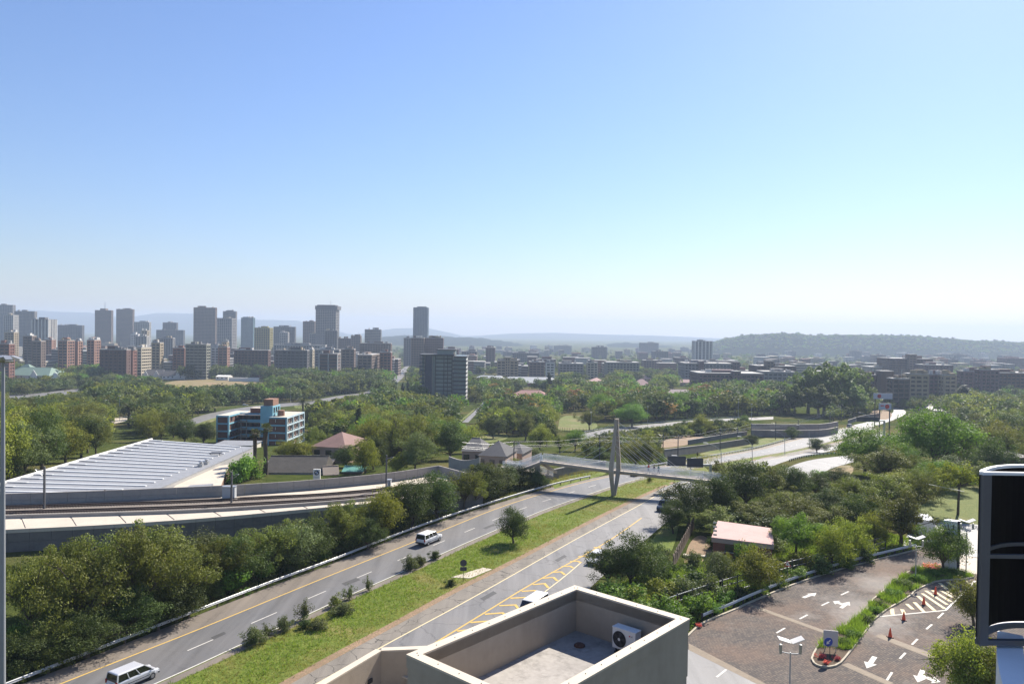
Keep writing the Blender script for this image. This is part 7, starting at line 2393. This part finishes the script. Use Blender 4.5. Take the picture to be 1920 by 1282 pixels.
# the rest: far trees as one mass of instances
pc = bpy.data.collections.new('tree_prototypes')
FARK = ['dark', 'dark', 'olive', 'green', 'grey', 'yellow', 'rust', 'gum']
KI = {}
for i, k in enumerate(['dark', 'olive', 'green', 'grey', 'yellow', 'rust']):
    cm, tm, H, Wd = PROTO[k][0]
    nv = len(cm.vertices)
    # a lighter crown: every second leaf, twice as large
    co = np.empty(nv * 3, np.float32); cm.vertices.foreach_get('co', co); co = co.reshape(-1, 4, 3)
    lv_ = np.empty(len(cm.polygons), np.float32); cm.attributes['lv'].data.foreach_get('value', lv_)
    st__ = max(1, len(co) // 1300); co = co[::st__]; lv_ = lv_[::st__]
    c = co.mean(1, keepdims=True); co = c + (co - c) * st__ ** .5 * 1.05
    n_ = len(co)
    m2 = bpy.data.meshes.new('p')
    V_ = co.reshape(-1, 3).tolist(); F_ = [(4 * j, 4 * j + 1, 4 * j + 2, 4 * j + 3) for j in range(n_)]
    tv = [tuple(v.co) for v in tm.vertices][:28]; tf = [tuple(p.vertices) for p in tm.polygons if max(p.vertices) < 28]
    m2.from_pydata(V_ + tv, [], F_ + [tuple(4 * n_ + q for q in f) for f in tf])
    a_ = m2.attributes.new('lv', 'FLOAT', 'FACE'); a_.data.foreach_set('value', np.concatenate([lv_, np.zeros(len(tf), np.float32)]))
    m2.materials.append(LEAF[k]); m2.materials.append(M_BARK)
    mi = np.zeros(len(m2.polygons), np.int32); mi[n_:] = 1
    m2.polygons.foreach_set('material_index', mi)
    o = bpy.data.objects.new('p%02d' % i, m2)
    pc.objects.link(o)
    KI[k] = (i, H)


def forest(name, pts, label):
    """pts: (x, y, z, height, kind)"""
    me_ = bpy.data.meshes.new(name)
    me_.from_pydata([(a, b, c) for a, b, c, *_ in pts], [], [])
    for nm, typ, vals in (('sc', 'FLOAT', [h / KI[k][1] for *_, h, k in pts]), ('ki', 'INT', [KI[k][0] for *_, k in pts]), ('ro', 'FLOAT', [trnd.uniform(0, 6.28) for _ in pts])):
        a_ = me_.attributes.new(nm, typ, 'POINT'); a_.data.foreach_set('value', vals)
    o = link(name, me_)
    tag(o, label, None, None, 'stuff')
    ng = bpy.data.node_groups.new(name, 'GeometryNodeTree')
    ng.interface.new_socket('Geometry', in_out='INPUT', socket_type='NodeSocketGeometry')
    ng.interface.new_socket('Geometry', in_out='OUTPUT', socket_type='NodeSocketGeometry')
    nd = ng.nodes
    gi, go_ = nd.new('NodeGroupInput'), nd.new('NodeGroupOutput')
    ci = nd.new('GeometryNodeCollectionInfo'); ci.inputs[0].default_value = pc; ci.inputs[1].default_value = True; ci.inputs[2].default_value = True
    ip = nd.new('GeometryNodeInstanceOnPoints'); ip.inputs['Pick Instance'].default_value = True

    def attr(nm, dt):
        n_ = nd.new('GeometryNodeInputNamedAttribute'); n_.data_type = dt; n_.inputs[0].default_value = nm
        return [s_ for s_ in n_.outputs if s_.enabled and s_.name == 'Attribute'][0]
    L = ng.links.new
    L(gi.outputs[0], ip.inputs['Points']); L(ci.outputs[0], ip.inputs['Instance']); L(attr('ki', 'INT'), ip.inputs['Instance Index'])
    cb = nd.new('ShaderNodeCombineXYZ'); L(attr('ro', 'FLOAT'), cb.inputs[2]); L(cb.outputs[0], ip.inputs['Rotation'])
    L(attr('sc', 'FLOAT'), ip.inputs['Scale']); L(ip.outputs[0], go_.inputs[0])
    md = o.modifiers.new('scatter', 'NODES'); md.node_group = ng
    return o


pts = []
for u, v, h, w, k, where in auto[NIND:]:
    g = G(u, v); pts.append((g.x, g.y, T(g.y), h * g.y / FPX, k if k in KI else 'dark'))
forest('park_woods', pts, 'far park woods below the city blocks')
pts = []
for _ in range(5200):
    D_ = 640 * (5.0) ** (trnd.random() ** 1.25)
    u = trnd.uniform(-60, 1980)
    if 733 < u < 772 and D_ < 1500:
        continue
    x = W(u, 641, D_).x
    if any(abs(u - (c[1] + c[2]) / 2) < (c[2] - c[1]) * .5 + 2 and -8 < D_ - c[5] < 45 for c in CITY):
        continue
    if D_ > 1000 and trnd.random() < .25:
        continue
    if D_ < 1100:
        q0 = px((x, D_, T(D_))); hh_ = 11 * FPX / D_
        if any(abs(cx_ - q0[0]) < hh_ * .5 and q0[1] - hh_ < cy_ < q0[1] + 2 for cx_, cy_ in CLEAR):
            continue
    pts.append((x, D_, T(D_), trnd.uniform(6, 12), trnd.choice(['dark', 'dark', 'dark', 'olive', 'green', 'grey', 'yellow'])))
forest('city_woods', pts, 'mass of street and garden trees across the hazy city')
pts = []
for _ in range(3000):
    u = trnd.uniform(1290, 2000); t = trnd.uniform(.25, 1.0)
    k = 0
    while k < len(ridge_prof) - 2 and ridge_prof[k + 1][0] < u:
        k += 1
    f = (u - ridge_prof[k][0]) / (ridge_prof[k + 1][0] - ridge_prof[k][0])
    v = ridge_prof[k][1] * (1 - f) + ridge_prof[k + 1][1] * f
    p = W(u, v, 3500)
    s = min(1, t ** 1.5 * (3 - 2 * t ** 1.5)); D_ = 2700 + 800 * t
    pts.append((p.x * (D_ / 3500) ** .9, D_, -46 + (p.z + 46) * s - 4, trnd.uniform(6, 11) if trnd.random() < .97 else trnd.uniform(11, 18), trnd.choice(['dark', 'dark', 'olive', 'green'])))
forest('ridge_woods', pts, 'dense woods covering the ridge at right')

# ------------------------------------------------------------------ grasses
def tufts(name, pts, hmin, hmax, wid, mat, label, blades=3, lean=.45, seed=4):
    rs = np.random.RandomState(seed)
    P = np.array(pts, dtype=np.float64)
    n = len(P)
    B = np.repeat(P, blades, 0) + np.concatenate([rs.normal(size=(n * blades, 2)) * wid * 2.2, np.zeros((n * blades, 1))], 1)
    m_ = len(B)
    az = rs.uniform(0, 6.28, m_); h = rs.uniform(hmin, hmax, m_) * np.repeat(rs.uniform(.45, 1.25, n), blades)
    d = np.stack([np.cos(az), np.sin(az), np.zeros(m_)], 1)
    tip = B + np.stack([rs.normal(size=m_) * lean * h, rs.normal(size=m_) * lean * h, h], 1)
    V_ = np.stack([B - d * wid, B + d * wid, tip], 1).reshape(-1, 3)
    me_ = bpy.data.meshes.new(name)
    me_.vertices.add(m_ * 3); me_.vertices.foreach_set('co', V_.astype(np.float32).ravel())
    me_.loops.add(m_ * 3); me_.loops.foreach_set('vertex_index', np.arange(m_ * 3, dtype=np.int32))
    me_.polygons.add(m_); me_.polygons.foreach_set('loop_start', np.arange(0, m_ * 3, 3, dtype=np.int32))
    me_.update(calc_edges=True)
    a_ = me_.attributes.new('lv', 'FLOAT', 'FACE')
    nz = np.repeat(rs.uniform(.05, .85, n), blades)
    a_.data.foreach_set('value', np.clip(nz + rs.uniform(-.2, .2, m_), 0, 1).astype(np.float32))
    me_.materials.append(mat)
    return tag(link(name, me_), label, None, None, 'stuff')


ml = ground_line(LC_WHITE, 0, 160); mr = ground_line(RC_L, 0, 160)
pg, pdry = [], []
wid = [min((q - a).length for q in mr) for a in ml]
for i in range(70000):
    k = trnd.random() * 150; j = int(k)
    a = ml[j].lerp(ml[j + 1], k - j)
    if a.y > 190 or a.y < 50:
        continue
    dv = ml[j + 1] - ml[j]; nv_ = Vector((dv.y, -dv.x, 0)).normalized()
    t = trnd.uniform(.1, .93)
    p = a + nv_ * (t * (wid[j] + (wid[j + 1] - wid[j]) * (k - j)))
    if t > .8 and trnd.random() < (t - .8) * 6:
        continue
    if p.y > 118 and trnd.random() < .55:
        continue
    (pdry if (t > .72 + trnd.uniform(-.12, .12) or p.y > 125 or trnd.random() < .2 or sin(p.x * .5 + 1.7 * sin(p.y * .21)) > .72) else pg).append((p.x, p.y, 0.0))
tufts('median_tufts', pg, .10, .34, .035, LEAF['grass'], 'tufts of green grass in the median')
tufts('median_dry_tufts', pdry, .08, .28, .03, LEAF['dry'], 'dry yellow grass tufts at the edges of the median', seed=6)
ip_, ip2 = [], []
P2 = [(p.x, p.y) for p in isl_s]
x0, x1 = min(p[0] for p in P2), max(p[0] for p in P2); y0, y1 = min(p[1] for p in P2), max(p[1] for p in P2)
cnt = 0
tipp = G(1575, 1225)
while cnt < 9000:
    x, y_ = trnd.uniform(x0, x1), trnd.uniform(y0, y1)
    if inside((x, y_), P2):
        cnt += 1
        if y_ < tipp.y + .6:
            continue
        if sin(x * 1.7 + 2 * sin(y_ * .9)) + sin(y_ * 1.3 + x * .6) < -.35 + trnd.uniform(-.5, .5):
            continue
        ip_.append((x, y_, .15))
tufts('island_grass', ip_, .2, .75, .035, LEAF['grass'], 'long glossy green grass growing on the traffic island', 3, .4, 8)
isb = []
for u, v, h, w in ((1600, 1196, 16, 30), (1625, 1168, 16, 30), (1650, 1140, 15, 28), (1672, 1118, 15, 30), (1695, 1102, 16, 34), (1720, 1090, 15, 32), (1750, 1080, 15, 36), (1790, 1080, 14, 34), (1582, 1210, 16, 26), (1640, 1150, 15, 26)):
    isb.append((u, v, h, w))
for u, v, h, w in isb:
    put('bush_green' if (u // 10) % 3 else 'bush_dark', u, v, h, w, 'on the traffic island')
for key in (('bush_green', 'on the traffic island'), ('bush_dark', 'on the traffic island')):
    name_row(ROWS[key], 'low ' + LOOK[key[0]], 'on the traffic island', 'bush', 'bush group on the traffic island')
vp = []
for _ in range(9000):
    k = trnd.random() * (len(rail_pts) - 2); j = int(k)
    p = rail_pts[j].lerp(rail_pts[j + 1], k - j)
    if not 50 < p.y < 165:
        continue
    t = rail_pts[j + 1] - rail_pts[j]; n_ = Vector((-t.y, t.x, 0)).normalized()
    q = p + n_ * trnd.uniform(.7, 5)
    vp.append((q.x, q.y, 0))
tufts('verge_tufts', vp, .15, .5, .04, LEAF['dry'], 'rough grass behind the guardrail', 3, .4, 9)
vp = []
for _ in range(16000):
    k = trnd.random() * (len(KERB) - 2); j = int(k)
    p = KERB[j].lerp(KERB[j + 1], k - j)
    t = KERB[j + 1] - KERB[j]; n_ = Vector((-t.y, t.x, 0)).normalized()
    q = p + n_ * trnd.uniform(.7, 14.0)
    vp.append((q.x, q.y, 0))
tufts('bank_undergrowth', vp, .15, .6, .05, LEAF['grass'], 'low green undergrowth on the bank above the car park', 3, .5, 10)

# ------------------------------------------------------------------ vehicles
M_TYRE = mk('tyre', (.018, .018, .018), .85, .2, 3.0)
M_RIM = mk('wheel_rim', (.35, .35, .36), .35, .1, 3.0, metal=.7)
M_CGLASS = mk('car_glass', (.012, .014, .018), .06, .1, 1.0, spec=.7)
M_TAIL = mk('tail_lamp', (.30, .015, .012), .25, .1, 3.0)
M_HEAD = mk('head_lamp', (.65, .66, .66), .2, .05, 3.0)
PAINT = {'silver': mk('paint_silver', (.58, .58, .6), .28, .03, 1.0, metal=.2, coat=.6, obj=True), 'white': mk('paint_white', (.72, .71, .69), .3, .02, 1.0, coat=.6, obj=True), 'dark': mk('paint_dark', (.03, .035, .05), .25, .05, 1.0, coat=.8, obj=True), 'red': mk('paint_red', (.33, .03, .025), .3, .05, 1.0, coat=.6, obj=True), 'grey': mk('paint_grey', (.18, .19, .2), .3, .05, 1.0, coat=.6, obj=True)}
SHAPE = {
    # L, W, H, belt z, hood z, stations (x fraction from the rear, top of body), cabin bottom (rear, front), cabin top (rear, front)
    'minivan': (4.85, 1.9, 1.72, 1.0, .98, ((0, .72), (.02, .98), (.3, 1.0), (.66, 1.0), (.76, .98), (.86, .9), (.94, .8), (.985, .66), (1, .52)), (.012, .85), (.05, .62)),
    'suv': (4.9, 1.85, 1.82, 1.08, 1.0, ((0, .8), (.02, 1.08), (.3, 1.08), (.66, 1.08), (.70, 1.06), (.9, 1.0), (.98, .86), (1, .6)), (.012, .745), (.05, .60)),
    'hatch': (4.0, 1.7, 1.48, .9, .85, ((0, .6), (.03, .88), (.3, .9), (.66, .9), (.72, .88), (.9, .78), (.985, .62), (1, .5)), (.02, .74), (.15, .56)),
    'van': (4.8, 1.85, 1.95, 1.1, 1.05, ((0, .9), (.02, 1.1), (.5, 1.1), (.8, 1.1), (.86, 1.08), (.95, .95), (1, .6)), (.008, .90), (.03, .76)),
}


def make_car(shape, paint, simple=False):
    L, Wd, H, belt, hood, stn, cb, ct = SHAPE[shape]
    r = empty('parked_car')
    pm = PAINT[paint]
    secs = []
    for f, zt_ in stn:
        x = -L / 2 + L * f
        w = Wd / 2 * (1 - .16 * max(0, (f - .86) / .14) ** 1.5 - .08 * max(0, (.05 - f) / .05))
        zb = .30 if .06 < f < .94 else .38
        secs.append([(x, -w * .9, zb), (x, w * .9, zb), (x, w, zb + .18), (x, w * 1.0, zt_ - .14), (x, w * .93, zt_), (x, -w * .93, zt_), (x, -w * 1.0, zt_ - .14), (x, -w, zb + .18)])
    bo = MB().loft(secs).build('body', pm, r)
    bv = bo.modifiers.new('round', 'BEVEL'); bv.width = .05; bv.segments = 2; bv.angle_limit = .4
    w0, w1 = Wd / 2 * .94, Wd / 2 * .82
    xb0, xb1, xt0, xt1 = [-L / 2 + L * f for f in (*cb, *ct)]
    zt_ = H - .05
    lo = [(xb0, -w0, belt - .01), (xb1, -w0 * .92, belt - .03), (xb1, w0 * .92, belt - .03), (xb0, w0, belt - .01)]
    hi = [(xt0, -w1, zt_), (xt1, -w1, zt_), (xt1, w1, zt_), (xt0, w1, zt_)]
    MB().hexa([Vector(p) for p in lo + hi]).build('windows', M_CGLASS, r)
    # roof panel with rounded edge
    MB().loft([[(xt0 - a_ , -w1 - a_, zt_ + b_), (xt1 + a_ * 2, -w1 - a_, zt_ + b_), (xt1 + a_ * 2, w1 + a_, zt_ + b_), (xt0 - a_, w1 + a_, zt_ + b_)] for a_, b_ in ((.045, -.06), (.04, .0), (-.02, .04), (-.14, .065))]).build('roof', pm, r)
    for s_ in (-1, 1):
        mb = MB()

        def pil(fb, ft, wd):
            a = Vector((xb0 + (xb1 - xb0) * fb, s_ * (w0 + .004), belt - .03)); b = Vector((xt0 + (xt1 - xt0) * ft, s_ * (w1 + .012), zt_ + .01))
            d_ = Vector((wd / 2, 0, 0)); o1 = Vector((0, s_ * .02, 0))
            mb.hexa([a - d_ - o1, a + d_ - o1, a + d_ + o1, a - d_ + o1, b - d_ - o1, b + d_ - o1, b + d_ + o1, b - d_ + o1])
        for fb, ft, wd in ((.012, .0, .16), (.33, .33, .09), (.62, .66, .09), (.985, 1.0, .09)):
            pil(fb, ft, wd)
        mb.build('pillar_set', pm, r)
        MB().box(xb1 - .25, s_ * (Wd / 2 + .06), belt - .02, .12, .2, .13).build('mirror', pm, r)
        MB().box(L / 2 - .22, s_ * Wd * .35, .62, .26, .34, .13).build('headlight', M_HEAD, r)
        MB().box(-L / 2 + .05, s_ * Wd * .43, .72, .12, .2, .36).build('taillight', M_TAIL, r)
        MB().box(-.0, s_ * (Wd / 2 + .002), .55, L * .5, .02, .06).build('side_moulding', M_BLACK, r)
    MB().box(-L / 2 - .02, 0, .38, .12, Wd * .9, .22).build('bumper', M_BLACK if shape == 'suv' else pm, r)
    MB().box(L / 2 - .05, 0, .33, .12, Wd * .82, .2).build('bumper', M_BLACK, r)
    MB().box(-L / 2 - .012, 0, .72, .03, .5, .12).build('number_plate', M_WHITE, r)
    for fx_ in (.19, .81):
        for s_ in (-1, 1):
            x = -L / 2 + L * fx_; y_ = s_ * (Wd / 2 - .11); R = .33
            wh_ = MB().tube([(x, y_ - .11, R), (x, y_ + .11, R)], R, 18).build('wheel', M_TYRE, r)
            mb = MB(); k = [(x + R * .62 * cos(2 * pi * j / 14), y_ + s_ * .115, R + R * .62 * sin(2 * pi * j / 14)) for j in range(14)]
            mb.face(*k).build('rim', M_RIM, wh_)
    return r


def place_car(r, u, v, heading, label, cat='car', group=None, name=None, off=.04):
    g = G(u, v)
    r.location = (g.x, g.y, T(g.y) + off)
    r.rotation_euler = (0, 0, heading)
    r.scale = (.92, .92, .92)
    tag(r, label, cat, group)
    if name:
        r.name = name


def road_dir(P, g):
    i = min(range(1, len(P) - 1), key=lambda k: (P[k] - g).length)
    t = P[i + 1] - P[i - 1]
    return atan2(t.y, t.x)


hd = lambda u, v: road_dir(ya, G(u, v))
c = make_car('minivan', 'silver'); place_car(c, 250, 1280, hd(250, 1280), 'silver minivan driving in the lower left corner', 'car', 'cars on the highway', 'minivan')
c.scale = (.83, .86, .9)
c = make_car('suv', 'white'); place_car(c, 805, 1017, hd(805, 1017), 'white pickup with a canopy casting a dark shadow on the highway', 'car', 'cars on the highway', 'pickup_with_canopy')
rcl = ground_line(RC_Y2, 0, 60)
hb = road_dir(rcl, G(1000, 1120)) + pi
c = make_car('van', 'white'); place_car(c, 1000, 1150, hb, 'white van half hidden behind the roof parapet', 'van', 'cars on the highway', 'van')
c = make_car('hatch', 'white'); place_car(c, 1118, 1054, hb, 'white car half hidden by the dark tree on the slip lane', 'car', 'cars on the highway', 'car')
c = make_car('suv', 'dark'); place_car(c, 1246, 955, hb, 'dark car under the tree at the end of the bridge shadow', 'car', 'cars on the highway', 'car')
c = make_car('hatch', 'dark'); place_car(c, 1193, 892, hd(1193, 892), 'dark car passing behind the footbridge deck', 'car', 'cars on the highway', 'car')
c = make_car('suv', 'white'); place_car(c, 1567, 798, hd(1567, 798), 'white pickup parked by the end of the overpass wall', 'car', 'cars on the highway', 'car')
c = make_car('van', 'grey'); place_car(c, 1593, 801, hd(1593, 801), 'grey van seen from behind on the far highway', 'van', 'cars on the highway', 'van')
# white truck behind the trees near the totem
g = G(1726, 1003)
tk = empty('truck', gz(g.x, g.y, .06), radians(75)); tag(tk, 'white truck half hidden by the trees near the totem sign', 'truck')
MB().box(-1.3, 0, .9, 4.2, 2.3, 2.2).build('cargo_box', PAINT['white'], tk)
MB().loft([[(x, -1.1 * k, .7), (x, 1.1 * k, .7), (x, 1.1 * k, zt_), (x, -1.1 * k, zt_)] for x, zt_, k in ((.9, 2.5, 1), (1.9, 2.45, .98), (2.6, 1.5, .97), (2.8, 1.3, .94))]).build('cab', PAINT['white'], tk)
MB().hexa([Vector(p) for p in ((1.98, -1, 1.6), (2.62, -1, 1.52), (2.62, 1, 1.52), (1.98, 1, 1.6), (1.92, -.95, 2.36), (2.0, -.95, 2.36), (2.0, .95, 2.36), (1.92, .95, 2.36))]).build('windscreen', M_CGLASS, tk)
for x in (-2.4, 1.7):
    for s_ in (-1, 1):
        MB().tube([(x, s_ * .9 - .14, .45), (x, s_ * .9 + .14, .45)], .45, 14).build('wheel', M_TYRE, tk)
# small parked cars far away: one of each colour copied
far = []
proto_far = {k: make_car('hatch', k) for k in ('white', 'silver', 'dark', 'red')}
used = set()
for i, (u, v, k, a) in enumerate(((898, 771, 'dark', 1.2), (901, 768, 'white', 1.2), (904, 765, 'dark', 1.2), (906, 762, 'silver', 1.2), (909, 759, 'white', 1.2), (345, 781, 'white', .6), (247, 783, 'silver', .3), (256, 782, 'white', .3), (266, 781, 'dark', .3), (15, 727, 'white', .2), (28, 726, 'silver', .1), (190, 723, 'white', .4), (756, 697, 'dark', 1.4), (760, 693, 'white', 1.4), (752, 703, 'silver', 1.4), (895, 829, 'silver', .2), (1662, 754, 'dark', .2), (650, 745, 'dark', .2), (460, 761, 'white', .3), (1722, 762, 'white', .3))):
    c = proto_far[k] if k not in used else copy_tree(proto_far[k])
    used.add(k)
    place_car(c, u, v, a, 'x', 'car', 'small distant cars', off=.14)
    c['pk'] = k
    far.append(c)
for k, nm in (('white', 'tiny white parked car'), ('silver', 'tiny silver parked car'), ('dark', 'tiny dark parked car')):
    name_row([c for c in far if c['pk'] == k], nm, 'of the distant cars', 'car', 'small distant cars')
for c in far:
    del c['pk']
if 'red' not in used:
    for ch in list(proto_far['red'].children):
        for g2 in list(ch.children):
            bpy.data.objects.remove(g2)
        bpy.data.objects.remove(ch)
    bpy.data.objects.remove(proto_far['red'])
# small bus
g = G(1757, 766)
bs = empty('bus', gz(g.x, g.y, .1), 1.3); tag(bs, 'dark bus rear on the bright street beyond the green trees', 'bus')
MB().box(0, 0, .4, 9, 2.5, 2.6).build('body', PAINT['dark'], bs)
MB().box(-4.52, 0, 1.6, .06, 2.1, 1.0).build('rear_window', M_CGLASS, bs)
for x in (-2.8, 2.8):
    for s_ in (-1, 1):
        MB().tube([(x, s_ * 1.1 - .12, .45), (x, s_ * 1.1 + .12, .45)], .45, 12).build('wheel', M_TYRE, bs)


# ------------------------------------------------------------------ people
def person(loc, rz, label, shirt, trousers, stride=.28, bag=None, h=1.72):
    s = h / 1.75
    V_ = [(0, 0, .95), (0, 0, 1.15), (0, 0, 1.38), (0, .02, 1.50), (0, .03, 1.58), (0, .02, 1.70),      # 0 pelvis .. 5 head
          (.18, 0, 1.42), (.25, .02 - stride * .5, 1.14), (.25, .10 - stride, .90), (-.18, 0, 1.42), (-.25, .02 + stride * .5, 1.14), (-.25, .12 + stride, .92),
          (.10, 0, .90), (.11, stride * .55, .50), (.11, stride * .55, .09), (.11, stride * .55 + .16, .04), (-.10, 0, .90), (-.11, -stride * .35, .50), (-.11, -stride * .9, .12), (-.11, -stride * .9 + .14, .05)]
    E_ = [(0, 1), (1, 2), (2, 3), (3, 4), (4, 5), (2, 6), (6, 7), (7, 8), (2, 9), (9, 10), (10, 11), (0, 12), (12, 13), (13, 14), (14, 15), (0, 16), (16, 17), (17, 18), (18, 19)]
    Rr = [.15, .14, .16, .065, .095, .10, .075, .05, .04, .075, .05, .04, .105, .07, .05, .045, .105, .07, .05, .045]
    me_ = bpy.data.meshes.new('person'); me_.from_pydata([(a * s, b * s, c * s) for a, b, c in V_], E_, [])
    o = bpy.data.objects.new('tmp', me_); COL.objects.link(o)
    md = o.modifiers.new('skin', 'SKIN')
    bpy.context.view_layer.update()
    if not me_.skin_vertices:
        bpy.context.view_layer.objects.active = o
        bpy.ops.mesh.customdata_skin_add()
    for i, sv in enumerate(me_.skin_vertices[0].data):
        sv.radius = (Rr[i] * s, Rr[i] * s * (.72 if i in (0, 1, 2) else 1)); sv.use_root = (i == 0)
    sb = o.modifiers.new('sub', 'SUBSURF'); sb.levels = 1; sb.render_levels = 1
    dg = bpy.context.evaluated_depsgraph_get()
    m2 = bpy.data.meshes.new_from_object(o.evaluated_get(dg))
    bpy.data.objects.remove(o)
    m2.materials.clear()
    for m_ in (mk('shirt_' + shirt[0], shirt[1], .85, .1, 4), mk('trousers_' + trousers[0], trousers[1], .85, .1, 4), mk('skin_tone', (.16, .09, .06), .6, .1, 4), M_BLACK):
        m2.materials.append(m_)
    for p in m2.polygons:
        z = p.center.z / s
        p.material_index = 3 if z < .1 else (1 if z < .95 else (2 if z > 1.47 or (abs(p.center.x) > .2 * s and z < 1.1) else 0))
        p.use_smooth = True
    r = link('person', m2, None, loc); r.rotation_euler = (0, 0, rz)
    tag(r, label, 'person', 'people out walking')
    MB().lathe(0, 0, [(.085 * s, 1.70 * s), (.108 * s, 1.75 * s), (.09 * s, 1.81 * s), (.03 * s, 1.835 * s)], 10).build('hair', M_BLACK, r, (0, .005, 0))
    return r


def on_deck(f):
    p = DK_M.lerp(DK_R, f)
    return p


dka = atan2((DK_R - DK_M).y, (DK_R - DK_M).x) + pi / 2
for f, sh, tr_, lb, dy in ((.415, ('red', (.35, .05, .04)), ('jeans', (.07, .09, .15)), 'person in a red top walking first across the footbridge', .2), (.47, ('navy', (.02, .025, .04)), ('pale', (.4, .4, .4)), 'person in dark top and pale trousers in the middle of three on the footbridge', -.3), (.525, ('teal', (.05, .13, .12)), ('jeans', (.07, .09, .15)), 'person in a teal top walking last of three on the footbridge', .3)):
    p = on_deck(f)
    person((p.x, p.y + dy, p.z), dka, lb, sh, tr_)
g = G(1307.5, 858)
person((g.x, g.y, T(g.y) + .03), .4, 'person in dark clothes walking beside the far guardrail', ('dark', (.04, .025, .02)), ('black', (.02, .02, .02)))

# ------------------------------------------------------------------ haze
hm, nt = nt_new('haze')
n = N(nt)
pv = n('VolumePrincipled', {'Color': (.60, .725, .90, 1.0), 'Density': 1.5e-4, 'Anisotropy': .15})
n('OutputMaterial', {'Volume': pv.outputs[0]})
hb_ = MB().hexa([(-9000, -150, -52), (9000, -150, -52), (13500, 13000, -52), (-13500, 13000, -52), (-9000, -150, 235), (9000, -150, 235), (13500, 13000, 235), (-13500, 13000, 235)])
hz_ = hb_.build('haze', hm)
tag(hz_, 'pale blue haze over the valley', None, None, 'stuff')
